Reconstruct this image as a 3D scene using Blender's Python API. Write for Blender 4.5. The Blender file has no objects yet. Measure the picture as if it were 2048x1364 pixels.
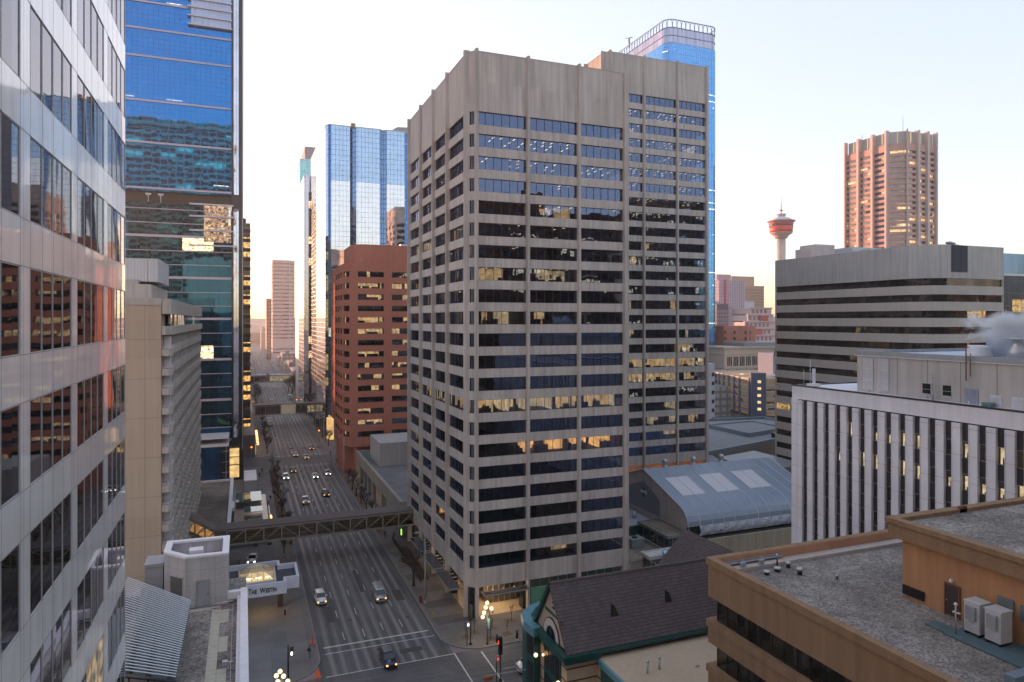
import bpy, bmesh, math, random
from mathutils import Vector, Matrix
R = math.radians
sc = bpy.context.scene
# ------------------------------------------------------------------ camera
YAW = math.atan((1024 - 487) / 1365.0)
SN, CS = math.sin(YAW), math.cos(YAW)
cd = bpy.data.cameras.new('camera'); cam = bpy.data.objects.new('camera', cd)
sc.collection.objects.link(cam); sc.camera = cam
cam.location = (0, 0, 52); cam.rotation_euler = (R(90), 0, -YAW)
cd.lens = 24; cd.sensor_width = 36; cd.shift_y = -42 / 2048.0
cd.clip_start = 0.5; cd.clip_end = 20000
# ------------------------------------------------------------------ sky, sun, exposure
SUN_EL, SUN_AZ = R(3.0), R(-25.0)          # azimuth clockwise from +Y (down the street)
w = bpy.data.worlds.new('World'); sc.world = w; w.use_nodes = True
nt = w.node_tree; nt.nodes.clear()
sky = nt.nodes.new('ShaderNodeTexSky'); sky.sky_type = 'NISHITA'; sky.sun_disc = False
sky.sun_elevation = SUN_EL; sky.sun_rotation = SUN_AZ
sky.altitude = 1000; sky.air_density = 1.0; sky.dust_density = 2.6; sky.ozone_density = 1.5
hs = nt.nodes.new('ShaderNodeHueSaturation'); hs.inputs['Saturation'].default_value = 1.08
bgn = nt.nodes.new('ShaderNodeBackground'); bgn.inputs['Strength'].default_value = 0.125
wo = nt.nodes.new('ShaderNodeOutputWorld')
gmn = nt.nodes.new('ShaderNodeGamma'); gmn.inputs['Gamma'].default_value = 0.36   # flattens the sky's range so shaded facades get more light
nt.links.new(sky.outputs[0], gmn.inputs[0]); nt.links.new(gmn.outputs[0], hs.inputs['Color']); tn = nt.nodes.new('ShaderNodeMix'); tn.data_type = 'RGBA'; tn.blend_type = 'MULTIPLY'; tn.inputs[0].default_value = 1; tn.inputs[7].default_value = (1.0, .953, 1.01, 1)
nt.links.new(hs.outputs[0], tn.inputs[6]); nt.links.new(tn.outputs[2], bgn.inputs['Color'])
nt.links.new(bgn.outputs[0], wo.inputs['Surface'])
sl = bpy.data.lights.new('sun', 'SUN'); so = bpy.data.objects.new('sun', sl); sc.collection.objects.link(so)
sl.energy = 1.3; sl.angle = R(0.5); sl.color = (1.0, 0.50, 0.28)
sd = Vector((math.sin(SUN_AZ) * math.cos(SUN_EL), math.cos(SUN_AZ) * math.cos(SUN_EL), math.sin(SUN_EL)))
so.rotation_euler = sd.to_track_quat('Z', 'Y').to_euler(); so.location = (0, 0, 300)
sc.view_settings.view_transform = 'Standard'; sc.view_settings.look = 'None'
sc.view_settings.exposure = 3.05; sc.view_settings.gamma = 1
sc.cycles.max_bounces = 8; sc.cycles.diffuse_bounces = 3; sc.cycles.glossy_bounces = 4
sc.cycles.transparent_max_bounces = 12; sc.cycles.transmission_bounces = 4
sc.cycles.volume_bounces = 2; sc.cycles.caustics_reflective = False; sc.cycles.caustics_refractive = False
sc.cycles.sample_clamp_indirect = 4.0

# ------------------------------------------------------------------ helpers
COL = sc.collection
def tag(o, label=None, cat=None, group=None, kind=None):
    if label: o['label'] = label
    if cat: o['category'] = cat
    if group: o['group'] = group
    if kind: o['kind'] = kind
    return o
def thing(name, label, cat, loc=(0, 0, 0), rz=0, group=None):
    o = bpy.data.objects.new(name, None); COL.objects.link(o)
    o.empty_display_size = 0.5; o.location = loc; o.rotation_euler = (0, 0, rz)
    return tag(o, label, cat, group)
def copy_tree(o, parent=None):
    c = o.copy(); COL.objects.link(c); c.parent = parent
    for ch in list(o.children): copy_tree(ch, c)
    return c
def depth_of(x, y): return SN * x + CS * y
def pxs(x, y, z):
    d = max(0.5, depth_of(x, y)); r = CS * x - SN * y
    return 1024 + 1365 * r / d, 640 - 1365 * (z - 52) / d

class MB:
    def __init__(s): s.v = []; s.f = []; s.m = []; s.sm = []
    def vert(s, p): s.v.append((float(p[0]), float(p[1]), float(p[2]))); return len(s.v) - 1
    def face(s, pts, m=0, smooth=False):
        b = len(s.v)
        for p in pts: s.v.append((float(p[0]), float(p[1]), float(p[2])))
        s.f.append(tuple(range(b, b + len(pts)))); s.m.append(m); s.sm.append(smooth)
    def box(s, x0, x1, y0, y1, z0, z1, m=0, skip=''):
        if x0 > x1: x0, x1 = x1, x0
        if y0 > y1: y0, y1 = y1, y0
        if z0 > z1: z0, z1 = z1, z0
        b = len(s.v)
        s.v += [(x0, y0, z0), (x1, y0, z0), (x1, y1, z0), (x0, y1, z0), (x0, y0, z1), (x1, y0, z1), (x1, y1, z1), (x0, y1, z1)]
        fs = [((0, 3, 2, 1), 'b'), ((4, 5, 6, 7), 't'), ((0, 1, 5, 4), 'f'), ((1, 2, 6, 5), 'r'), ((2, 3, 7, 6), 'k'), ((3, 0, 4, 7), 'l')]
        for f, k in fs:
            if k in skip: continue
            s.f.append(tuple(b + i for i in f)); s.m.append(m); s.sm.append(False)
        return s
    def wall(s, a, b, z0, z1, t, m=0, off=0.0):
        """box between plan points a and b; thickness t to the LEFT of a->b, shifted by off to the right (outwards)"""
        dx, dy = b[0] - a[0], b[1] - a[1]; L = math.hypot(dx, dy); dx /= L; dy /= L
        nx, ny = dy, -dx       # right-hand side = outward
        p = [(a[0] + nx * off, a[1] + ny * off), (b[0] + nx * off, b[1] + ny * off)]
        q = [(p[1][0] - nx * t, p[1][1] - ny * t), (p[0][0] - nx * t, p[0][1] - ny * t)]
        s.prism(p + q, z0, z1, m)
        return s
    def prism(s, pts, z0, z1, m=0, mt=None, mb_=None, caps=True):
        A = sum(pts[i][0] * pts[(i + 1) % len(pts)][1] - pts[(i + 1) % len(pts)][0] * pts[i][1] for i in range(len(pts)))
        if A < 0: pts = pts[::-1]
        n = len(pts); b = len(s.v)
        for p in pts: s.v.append((p[0], p[1], z0))
        for p in pts: s.v.append((p[0], p[1], z1))
        for i in range(n):
            j = (i + 1) % n; s.f.append((b + i, b + j, b + n + j, b + n + i)); s.m.append(m); s.sm.append(False)
        if caps:
            s.f.append(tuple(b + n + i for i in range(n))); s.m.append(m if mt is None else mt); s.sm.append(False)
            s.f.append(tuple(b + n - 1 - i for i in range(n))); s.m.append(m if mb_ is None else mb_); s.sm.append(False)
        return s
    def ring(s, pts, w_, z0, z1, m=0):
        """closed band following polygon pts (ccw), thickness w_ inwards"""
        A = sum(pts[i][0] * pts[(i + 1) % len(pts)][1] - pts[(i + 1) % len(pts)][0] * pts[i][1] for i in range(len(pts)))
        if A < 0: pts = pts[::-1]
        inn = inset(pts, w_); n = len(pts); b = len(s.v)
        for P, z in ((pts, z0), (pts, z1), (inn, z0), (inn, z1)):
            for p in P: s.v.append((p[0], p[1], z))
        for i in range(n):
            j = (i + 1) % n
            for f in ((b + i, b + j, b + n + j, b + n + i), (b + 2 * n + j, b + 2 * n + i, b + 3 * n + i, b + 3 * n + j),
                      (b + n + i, b + n + j, b + 3 * n + j, b + 3 * n + i), (b + j, b + i, b + 2 * n + i, b + 2 * n + j)):
                s.f.append(f); s.m.append(m); s.sm.append(False)
        return s
    def tube(s, p0, p1, r0, r1=None, n=6, m=0, smooth=True, caps=True):
        if r1 is None: r1 = r0
        p0 = Vector(p0); p1 = Vector(p1); d = (p1 - p0)
        if d.length < 1e-6: return s
        d.normalize(); a = Vector((1, 0, 0)) if abs(d.x) < 0.8 else Vector((0, 1, 0))
        u = d.cross(a).normalized(); v = d.cross(u); b = len(s.v)
        for P, r in ((p0, r0), (p1, r1)):
            for i in range(n):
                t = 2 * math.pi * i / n; q = P + u * (math.cos(t) * r) + v * (math.sin(t) * r); s.v.append(tuple(q))
        for i in range(n):
            j = (i + 1) % n; s.f.append((b + j, b + i, b + n + i, b + n + j)); s.m.append(m); s.sm.append(smooth)
        if caps:
            s.f.append(tuple(b + i for i in range(n))); s.m.append(m); s.sm.append(False)
            s.f.append(tuple(b + n + n - 1 - i for i in range(n))); s.m.append(m); s.sm.append(False)
        return s
    def lathe(s, prof, n=16, c=(0, 0), m=0, smooth=True, ms=None):
        b = len(s.v)
        for r, z in prof:
            for i in range(n):
                t = 2 * math.pi * i / n; s.v.append((c[0] + r * math.cos(t), c[1] + r * math.sin(t), z))
        for k in range(len(prof) - 1):
            for i in range(n):
                j = (i + 1) % n; s.f.append((b + k * n + i, b + k * n + j, b + (k + 1) * n + j, b + (k + 1) * n + i))
                s.m.append(m if ms is None else ms[k]); s.sm.append(smooth)
        s.f.append(tuple(b + n - 1 - i for i in range(n))); s.m.append(m if ms is None else ms[0]); s.sm.append(False)
        s.f.append(tuple(b + (len(prof) - 1) * n + i for i in range(n))); s.m.append(m if ms is None else ms[-1]); s.sm.append(False)
        return s
    def ball(s, c, r, n=10, k=6, m=0):
        prof = [(max(0.001, r * math.sin(math.pi * i / k)), c[2] - r * math.cos(math.pi * i / k)) for i in range(k + 1)]
        return s.lathe(prof, n, (c[0], c[1]), m)
    def build(s, name, mats, parent=None, local=False):
        me = bpy.data.meshes.new(name)
        v = s.v
        if parent is not None and not local:
            L = parent.location; v = [(a - L.x, b - L.y, c - L.z) for a, b, c in v]
            # children of a child: walk up
            p = parent.parent
            while p is not None:
                L2 = p.location; v = [(a - L2.x, b - L2.y, c - L2.z) for a, b, c in v]; p = p.parent
        me.from_pydata(v, [], s.f)
        if not isinstance(mats, (list, tuple)): mats = [mats]
        for mm in mats: me.materials.append(mm)
        me.polygons.foreach_set('material_index', s.m); me.polygons.foreach_set('use_smooth', s.sm)
        me.update()
        o = bpy.data.objects.new(name, me); COL.objects.link(o)
        if parent is not None: o.parent = parent
        return o
def inset(pts, d):
    n = len(pts); out = []
    for i in range(n):
        p0, p1, p2 = Vector(pts[i - 1][:2]), Vector(pts[i][:2]), Vector(pts[(i + 1) % n][:2])
        a = (p1 - p0).normalized(); b = (p2 - p1).normalized()
        na = Vector((-a.y, a.x)); nb = Vector((-b.y, b.x)); k = 1 + na.dot(nb)
        out.append(tuple(p1 + (na + nb) * (d / max(k, 0.2))))
    return out
def struct(o): o['kind'] = 'structure'; return o

# ------------------------------------------------------------------ materials
def _nt(name):
    m = bpy.data.materials.new(name); m.use_nodes = True; t = m.node_tree; t.nodes.clear(); return m, t
def N(t, typ, **kw):
    n = t.nodes.new(typ)
    for k, v in kw.items():
        if k == 'ins':
            for a, b in v.items(): n.inputs[a].default_value = b
        else: setattr(n, k, v)
    return n
def math_(t, op, a, b=None, c=None, clamp=False):
    n = t.nodes.new('ShaderNodeMath'); n.operation = op; n.use_clamp = clamp
    for i, x in enumerate((a, b, c)):
        if x is None: continue
        if isinstance(x, (int, float)): n.inputs[i].default_value = x
        else: t.links.new(x, n.inputs[i])
    return n.outputs[0]
def mixc(t, fac, a, b, mode='MIX'):
    n = t.nodes.new('ShaderNodeMix'); n.data_type = 'RGBA'; n.blend_type = mode
    for sock, x in ((n.inputs['Factor'], fac), (n.inputs['A'], a), (n.inputs['B'], b)):
        pass
    fs = [i for i in n.inputs if i.name == 'Factor' and i.type == 'VALUE'][0]
    As = [i for i in n.inputs if i.name == 'A' and i.type == 'RGBA'][0]
    Bs = [i for i in n.inputs if i.name == 'B' and i.type == 'RGBA'][0]
    for s_, x in ((fs, fac), (As, a), (Bs, b)):
        if isinstance(x, (int, float)): s_.default_value = x
        elif isinstance(x, (tuple, list)): s_.default_value = (*x[:3], 1)
        else: t.links.new(x, s_)
    return [o for o in n.outputs if o.type == 'RGBA'][0]
def wall_uv(t):
    """u along the wall, v up, in metres, from the face normal"""
    g = t.nodes.new('ShaderNodeNewGeometry'); tc = t.nodes.new('ShaderNodeTexCoord')
    cr = t.nodes.new('ShaderNodeVectorMath'); cr.operation = 'CROSS_PRODUCT'; cr.inputs[1].default_value = (0, 0, 1)
    t.links.new(g.outputs['True Normal'], cr.inputs[0])
    nz = t.nodes.new('ShaderNodeVectorMath'); nz.operation = 'NORMALIZE'; t.links.new(cr.outputs[0], nz.inputs[0])
    dt = t.nodes.new('ShaderNodeVectorMath'); dt.operation = 'DOT_PRODUCT'
    t.links.new(nz.outputs[0], dt.inputs[0]); t.links.new(tc.outputs['Object'], dt.inputs[1])
    sp = t.nodes.new('ShaderNodeSeparateXYZ'); t.links.new(tc.outputs['Object'], sp.inputs[0])
    return dt.outputs['Value'], sp.outputs['Z'], tc, g
def line_mask(t, u, period, wid, off=0.0):
    """1 on thin lines each period"""
    x = math_(t, 'ADD', u, off); x = math_(t, 'DIVIDE', x, period); x = math_(t, 'FRACT', x)
    x = math_(t, 'SUBTRACT', x, 0.5); x = math_(t, 'ABSOLUTE', x)
    return math_(t, 'GREATER_THAN', x, 0.5 - wid / period / 2)
def noise(t, vec, scale, detail=3, rough=0.55, dim='3D'):
    n = t.nodes.new('ShaderNodeTexNoise'); n.noise_dimensions = dim
    n.inputs['Scale'].default_value = scale; n.inputs['Detail'].default_value = detail; n.inputs['Roughness'].default_value = rough
    if vec is not None: t.links.new(vec, n.inputs['Vector'])
    return n.outputs['Fac']
def maprange(t, x, a, b, c, d):
    n = t.nodes.new('ShaderNodeMapRange'); t.links.new(x, n.inputs[0])
    for i, v in enumerate((a, b, c, d)): n.inputs[i + 1].default_value = v
    return n.outputs[0]
def scalev(t, vec, s):
    n = t.nodes.new('ShaderNodeVectorMath'); n.operation = 'MULTIPLY'; n.inputs[1].default_value = s; t.links.new(vec, n.inputs[0]); return n.outputs[0]
def bump(t, h, strength, dist=0.05):
    b = t.nodes.new('ShaderNodeBump'); b.inputs['Strength'].default_value = strength; b.inputs['Distance'].default_value = dist
    t.links.new(h, b.inputs['Height']); return b.outputs[0]
def out(t, sh): o = t.nodes.new('ShaderNodeOutputMaterial'); t.links.new(sh, o.inputs['Surface'])

def plain(name, col, rough=0.6, metal=0.0, var=0.12, scale=1.5, spec=0.5, bmp=0.0, emis=None, est=0.0):
    m, t = _nt(name); p = N(t, 'ShaderNodeBsdfPrincipled'); tc = N(t, 'ShaderNodeTexCoord')
    if var > 0:
        n = noise(t, tc.outputs['Object'], scale, 4)
        f = maprange(t, n, 0.25, 0.75, 1 - var, 1 + var)
        c = mixc(t, 1.0, col, f, 'MULTIPLY'); t.links.new(c, p.inputs['Base Color'])
        if bmp: t.links.new(bump(t, n, bmp), p.inputs['Normal'])
    else: p.inputs['Base Color'].default_value = (*col, 1)
    p.inputs['Roughness'].default_value = rough; p.inputs['Metallic'].default_value = metal
    p.inputs['Specular IOR Level'].default_value = spec
    if emis: p.inputs['Emission Color'].default_value = (*emis, 1); p.inputs['Emission Strength'].default_value = est
    out(t, p.outputs[0]); return m
def emit(name, col, st, sample=True):
    m, t = _nt(name); e = N(t, 'ShaderNodeEmission'); e.inputs[0].default_value = (*col, 1); e.inputs[1].default_value = st; out(t, e.outputs[0])
    if not sample: m.cycles.emission_sampling = 'NONE'
    return m
def concrete(name, col, pw=0, ph=0, lw=0.05, lcol=None, var=0.1, streak=0.12, rough=0.85, fine=0.06, offu=0.0, offv=0.0, spec=0.25, panelvar=0.05):
    """precast / stone cladding: joints, weather streaks, aggregate speckle"""
    m, t = _nt(name); u, v, tc, g = wall_uv(t); p = N(t, 'ShaderNodeBsdfPrincipled')
    big = noise(t, tc.outputs['Object'], 0.12, 4); st = noise(t, scalev(t, tc.outputs['Object'], (1.3, 1.3, 0.09)), 1.0, 3)
    fi = noise(t, tc.outputs['Object'], 22, 2)
    a = math_(t, 'ADD', maprange(t, big, .25, .75, 1 - var, 1 + var), maprange(t, st, .3, .7, -streak, streak))
    a = math_(t, 'ADD', a, maprange(t, fi, .3, .7, -fine, fine))
    if pw or ph:
        cm = N(t, 'ShaderNodeCombineXYZ')
        if pw: t.links.new(math_(t, 'FLOOR', math_(t, 'DIVIDE', math_(t, 'ADD', u, offu), pw)), cm.inputs[0])
        if ph: t.links.new(math_(t, 'FLOOR', math_(t, 'DIVIDE', math_(t, 'ADD', v, offv), ph)), cm.inputs[1])
        wn = N(t, 'ShaderNodeTexWhiteNoise'); wn.noise_dimensions = '3D'; t.links.new(cm.outputs[0], wn.inputs['Vector'])
        a = math_(t, 'ADD', a, maprange(t, wn.outputs['Value'], 0, 1, -panelvar, panelvar))
    c = mixc(t, 1.0, col, a, 'MULTIPLY')
    lm = None
    if pw: lm = line_mask(t, u, pw, lw, offu + pw / 2)
    if ph:
        l2 = line_mask(t, v, ph, lw, offv + ph / 2); lm = l2 if lm is None else math_(t, 'MAXIMUM', lm, l2)
    if lm is not None: c = mixc(t, lm, c, lcol or tuple(x * 0.5 for x in col))
    t.links.new(c, p.inputs['Base Color']); p.inputs['Roughness'].default_value = rough; p.inputs['Specular IOR Level'].default_value = spec
    t.links.new(bump(t, fi, 0.25, 0.01), p.inputs['Normal']); out(t, p.outputs[0]); return m
def pane_noise(t, u, v, pw, ph, offu=0, offv=0):
    cm = N(t, 'ShaderNodeCombineXYZ')
    t.links.new(math_(t, 'FLOOR', math_(t, 'DIVIDE', math_(t, 'ADD', u, offu), pw)), cm.inputs[0])
    t.links.new(math_(t, 'FLOOR', math_(t, 'DIVIDE', math_(t, 'ADD', v, offv), ph)), cm.inputs[1])
    wn = N(t, 'ShaderNodeTexWhiteNoise'); wn.noise_dimensions = '3D'; t.links.new(cm.outputs[0], wn.inputs['Vector'])
    return wn
def warp_normal(t, wn, tc, g, tilt=0.006, wav=0.01, wscale=0.35):
    """each pane sits at a slightly different angle and is slightly bowed, so reflections break up"""
    sub = N(t, 'ShaderNodeVectorMath'); sub.operation = 'SUBTRACT'; sub.inputs[1].default_value = (.5, .5, .5); t.links.new(wn.outputs['Color'], sub.inputs[0])
    a = scalev(t, sub.outputs[0], (tilt, tilt, tilt))
    nn = N(t, 'ShaderNodeTexNoise'); nn.inputs['Scale'].default_value = wscale; nn.inputs['Detail'].default_value = 1; t.links.new(tc.outputs['Object'], nn.inputs['Vector'])
    s2 = N(t, 'ShaderNodeVectorMath'); s2.operation = 'SUBTRACT'; s2.inputs[1].default_value = (.5, .5, .5); t.links.new(nn.outputs['Color'], s2.inputs[0])
    b = scalev(t, s2.outputs[0], (wav, wav, wav))
    ad = N(t, 'ShaderNodeVectorMath'); t.links.new(a, ad.inputs[0]); t.links.new(b, ad.inputs[1])
    ad2 = N(t, 'ShaderNodeVectorMath'); t.links.new(ad.outputs[0], ad2.inputs[0]); t.links.new(g.outputs['Normal'], ad2.inputs[1])
    nm = N(t, 'ShaderNodeVectorMath'); nm.operation = 'NORMALIZE'; t.links.new(ad2.outputs[0], nm.inputs[0]); return nm.outputs[0]
def curtain(name, base, tint, refl, pw, ph, lw=0.08, lcol=(.05, .05, .06), offu=0, offv=0, tilt=0.006, wav=0.012, lit=0.0, litcol=(1, .75, .4), litst=0.5,
            tintvar=0.1, band=None, bandcol=(.5, .45, .48), bandw=0.5, strip=0.0, rough=0.02, lh=None, spand=None):
    """opaque-looking coated curtain-wall glass with its mullion grid; lit = share of panes given a painted glow in place of a lit room"""
    m, t = _nt(name); u, v, tc, g = wall_uv(t); wn = pane_noise(t, u, v, pw, ph, offu, offv)
    nrm = warp_normal(t, wn, tc, g, tilt, wav)
    gl = N(t, 'ShaderNodeBsdfGlossy'); gl.inputs['Roughness'].default_value = rough; t.links.new(nrm, gl.inputs['Normal'])
    tv = maprange(t, wn.outputs['Value'], 0, 1, 1 - tintvar, 1 + tintvar)
    t.links.new(mixc(t, 1.0, tint, tv, 'MULTIPLY'), gl.inputs['Color'])
    df = N(t, 'ShaderNodeBsdfDiffuse'); 
    t.links.new(mixc(t, 1.0, base, maprange(t, wn.outputs['Value'], 0, 1, .6, 1.4), 'MULTIPLY'), df.inputs['Color'])
    fr = N(t, 'ShaderNodeFresnel'); fr.inputs['IOR'].default_value = 1.5; t.links.new(nrm, fr.inputs['Normal'])
    fac = math_(t, 'ADD', math_(t, 'MULTIPLY', fr.outputs[0], 1 - refl), refl, clamp=True)
    if spand:   # darker, less mirror-like glass in spandrel band: (period, height, factor)
        fv = math_(t, 'FRACT', math_(t, 'DIVIDE', math_(t, 'ADD', v, offv), spand[0]))
        ism = math_(t, 'LESS_THAN', fv, spand[1] / spand[0]); fac = math_(t, 'MULTIPLY', fac, maprange(t, ism, 0, 1, 1, spand[2]))
    mx = N(t, 'ShaderNodeMixShader'); t.links.new(fac, mx.inputs[0]); t.links.new(df.outputs[0], mx.inputs[1]); t.links.new(gl.outputs[0], mx.inputs[2])
    sh = mx.outputs[0]
    if lit > 0:
        wn2 = pane_noise(t, u, v, pw * 3, lh or ph, offu + 17 * pw * 3, offv)
        on = math_(t, 'LESS_THAN', wn2.outputs['Value'], lit)
        rn = noise(t, scalev(t, tc.outputs['Object'], (1.1, 1.1, 1.7)), 1.0, 2)
        rm = maprange(t, rn, .35, .65, 0.1, 1.0); on = math_(t, 'MULTIPLY', on, rm)
        if strip: 
            sm = line_mask(t, v, lh or ph, strip, offv + .5); on = math_(t, 'MULTIPLY', on, sm)
        em = N(t, 'ShaderNodeEmission'); em.inputs[0].default_value = (*litcol, 1); t.links.new(math_(t, 'MULTIPLY', on, litst), em.inputs[1])
        ad = N(t, 'ShaderNodeAddShader'); t.links.new(sh, ad.inputs[0]); t.links.new(em.outputs[0], ad.inputs[1]); sh = ad.outputs[0]
        m.cycles.emission_sampling = 'NONE'
    l1 = line_mask(t, u, pw, lw, offu + pw / 2); l2 = line_mask(t, v, ph, lw, offv + ph / 2); lm = math_(t, 'MAXIMUM', l1, l2)
    fr_ = N(t, 'ShaderNodeBsdfPrincipled'); fr_.inputs['Base Color'].default_value = (*lcol, 1); fr_.inputs['Roughness'].default_value = .4
    mx2 = N(t, 'ShaderNodeMixShader'); t.links.new(lm, mx2.inputs[0]); t.links.new(sh, mx2.inputs[1]); t.links.new(fr_.outputs[0], mx2.inputs[2]); sh = mx2.outputs[0]
    if band:
        l3 = line_mask(t, v, band, bandw, offv + band / 2)
        fb = N(t, 'ShaderNodeBsdfPrincipled'); fb.inputs['Base Color'].default_value = (*bandcol, 1); fb.inputs['Roughness'].default_value = .5
        mx3 = N(t, 'ShaderNodeMixShader'); t.links.new(l3, mx3.inputs[0]); t.links.new(sh, mx3.inputs[1]); t.links.new(fb.outputs[0], mx3.inputs[2]); sh = mx3.outputs[0]
    out(t, sh); return m
def clearglass(name, tint=(.75, .8, .85), refl=0.22, trans=(.45, .5, .55), pw=1.6, ph=4.0, tilt=0.006, wav=0.012, rough=0.0):
    """see-through window glass: real transparency to the rooms behind plus a tinted reflection"""
    m, t = _nt(name); u, v, tc, g = wall_uv(t); wn = pane_noise(t, u, v, pw, ph)
    nrm = warp_normal(t, wn, tc, g, tilt, wav, .5)
    gl = N(t, 'ShaderNodeBsdfGlossy'); gl.inputs['Roughness'].default_value = rough; gl.inputs['Color'].default_value = (*tint, 1); t.links.new(nrm, gl.inputs['Normal'])
    tr = N(t, 'ShaderNodeBsdfTransparent'); tr.inputs['Color'].default_value = (*trans, 1)
    fr = N(t, 'ShaderNodeFresnel'); fr.inputs['IOR'].default_value = 1.5
    # the same share both ways: seen from inside the pane must not turn into total reflection
    lw_ = N(t, 'ShaderNodeLayerWeight'); lw_.inputs['Blend'].default_value = .25
    fac = math_(t, 'ADD', math_(t, 'MULTIPLY', lw_.outputs['Fresnel'], 1 - refl), refl, clamp=True)
    mx = N(t, 'ShaderNodeMixShader'); t.links.new(fac, mx.inputs[0]); t.links.new(tr.outputs[0], mx.inputs[1]); t.links.new(gl.outputs[0], mx.inputs[2])
    out(t, mx.outputs[0]); return m
# ------------------------------------------------------------------ shared materials
CONC_MAIN = (.50, .445, .415)
M = {}
M['conc'] = concrete('precast_warm', CONC_MAIN, 3.28, 0, .02, tuple(x * .7 for x in CONC_MAIN), var=.10, streak=.2, fine=.14, panelvar=.05)
M['concp'] = concrete('precast_warm_panels', CONC_MAIN, 1.64, 60, .04, tuple(x * .55 for x in CONC_MAIN), var=.09, streak=.15, panelvar=.08, fine=.14, offv=-93.6)
M['concj'] = concrete('precast_warm_joint', tuple(x * .9 for x in CONC_MAIN), 0, 0)
M['frame_dk'] = plain('dark_anodised_frame', (.03, .03, .035), .4, .4, 0)
M['frame_lt'] = plain('silver_frame', (.42, .43, .46), .35, .6, .05)
M['room'] = plain('unlit_room', (.06, .055, .052), .9, 0, .3, .4)
M['ceil'] = plain('office_ceiling', (.30, .29, .27), .9, 0, .05)
M['carpet'] = plain('office_carpet', (.08, .08, .085), .9, 0, .2)
M['strip'] = emit('ceiling_lamp', (1, .82, .55), .75, False)
M['blindbl'] = plain('roller_blind', (.12, .125, .15), .8, 0, .25, .5)
M['louver'] = concrete('mechanical_louvre', (.085, .095, .13), 1.64, .25, .05, (.03, .035, .05), rough=.5)
def roomwall(name, col, st):  # surface glows by itself, standing in for lamplight on the room
    m, t = _nt(name); p = N(t, 'ShaderNodeBsdfPrincipled'); tc = N(t, 'ShaderNodeTexCoord')
    n = noise(t, scalev(t, tc.outputs['Object'], (.8, .8, 1.1)), 1, 2); n2 = noise(t, scalev(t, tc.outputs['Object'], (3, 3, 2.2)), 1, 2)
    f = math_(t, 'MULTIPLY', maprange(t, n, .36, .64, .45, 1.05), maprange(t, n2, .4, .6, .88, 1.05))
    p.inputs['Base Color'].default_value = (*col, 1); p.inputs['Roughness'].default_value = .9
    p.inputs['Emission Color'].default_value = (*col, 1); t.links.new(math_(t, 'MULTIPLY', f, st), p.inputs['Emission Strength'])
    m.cycles.emission_sampling = 'NONE'; out(t, p.outputs[0]); return m
M['lit'] = roomwall('lamp_lit_office', (.80, .56, .28), .26)
M['lit2'] = roomwall('lamp_lit_office_pale', (.74, .60, .38), .26)
M['warm'] = roomwall('lamp_lit_meeting_room', (.85, .45, .15), .6)
M['desk'] = plain('office_furniture', (.12, .10, .085), .6, 0, .5, 2)
M['g_main'] = clearglass('office_glass', (.24, .31, .50), .36, (.30, .30, .31), 1.64, 3.875, .008, .012)
M['g_dark'] = clearglass('dark_office_glass', (.55, .55, .58), .16, (.30, .29, .27), 1.5, 3.6, .004, .01)
M['flatroof'] = plain('roof_membrane', (.16, .16, .17), .85, 0, .25, .3)
M['gravel'] = None
def gravel(name, c1, c2, s=6.0):
    m, t = _nt(name); p = N(t, 'ShaderNodeBsdfPrincipled'); tc = N(t, 'ShaderNodeTexCoord')
    vo = N(t, 'ShaderNodeTexVoronoi'); vo.inputs['Scale'].default_value = s; t.links.new(tc.outputs['Object'], vo.inputs['Vector'])
    cr = N(t, 'ShaderNodeSeparateXYZ'); t.links.new(vo.outputs['Color'], cr.inputs[0])
    big = noise(t, tc.outputs['Object'], .22, 5, .65); b2 = noise(t, tc.outputs['Object'], 1.6, 4, .6)
    c = mixc(t, cr.outputs[0], c1, c2); f = math_(t, 'MULTIPLY', maprange(t, big, .3, .7, .55, 1.3), maprange(t, b2, .3, .7, .8, 1.2))
    c = mixc(t, 1.0, c, f, 'MULTIPLY'); t.links.new(c, p.inputs['Base Color']); p.inputs['Roughness'].default_value = .95
    p.inputs['Specular IOR Level'].default_value = .1
    t.links.new(bump(t, vo.outputs['Distance'], .6, .03), p.inputs['Normal']); out(t, p.outputs[0]); return m
M['gravel'] = gravel('roof_gravel', (.33, .30, .28), (.14, .125, .115), 8)
M['gravel_tan'] = gravel('tan_roof_gravel', (.33, .28, .23), (.12, .10, .085), 7)
M['black'] = plain('black_stone', (.012, .012, .014), .25, 0, 0)
M['white_p'] = plain('white_painted_metal', (.62, .62, .66), .5, 0, .08)
M['grey_p'] = plain('grey_painted_metal', (.30, .32, .35), .5, .1, .12)
M['rust'] = plain('rusty_pipe', (.15, .06, .035), .7, 0, .3, 6)
M['steel'] = plain('galvanised_steel', (.45, .46, .48), .4, .7, .15, 3)
M['bulb'] = emit('lamp_globe', (1, .62, .30), .42)
M['bulb_sm'] = emit('small_lamp', (1, .50, .18), .35, False)
M['head'] = emit('headlamp', (1, .46, .14), .34, False)
M['headw'] = emit('headlamp_cool', (1, .88, .75), 1.2, False)
M['amber'] = emit('amber_signal', (1, .26, .03), .34, False)
M['red_l'] = emit('red_signal', (1, .05, .03), .25, False)
M['white_l'] = emit('white_signal', (1, 1, 1), .6, False)

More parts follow.
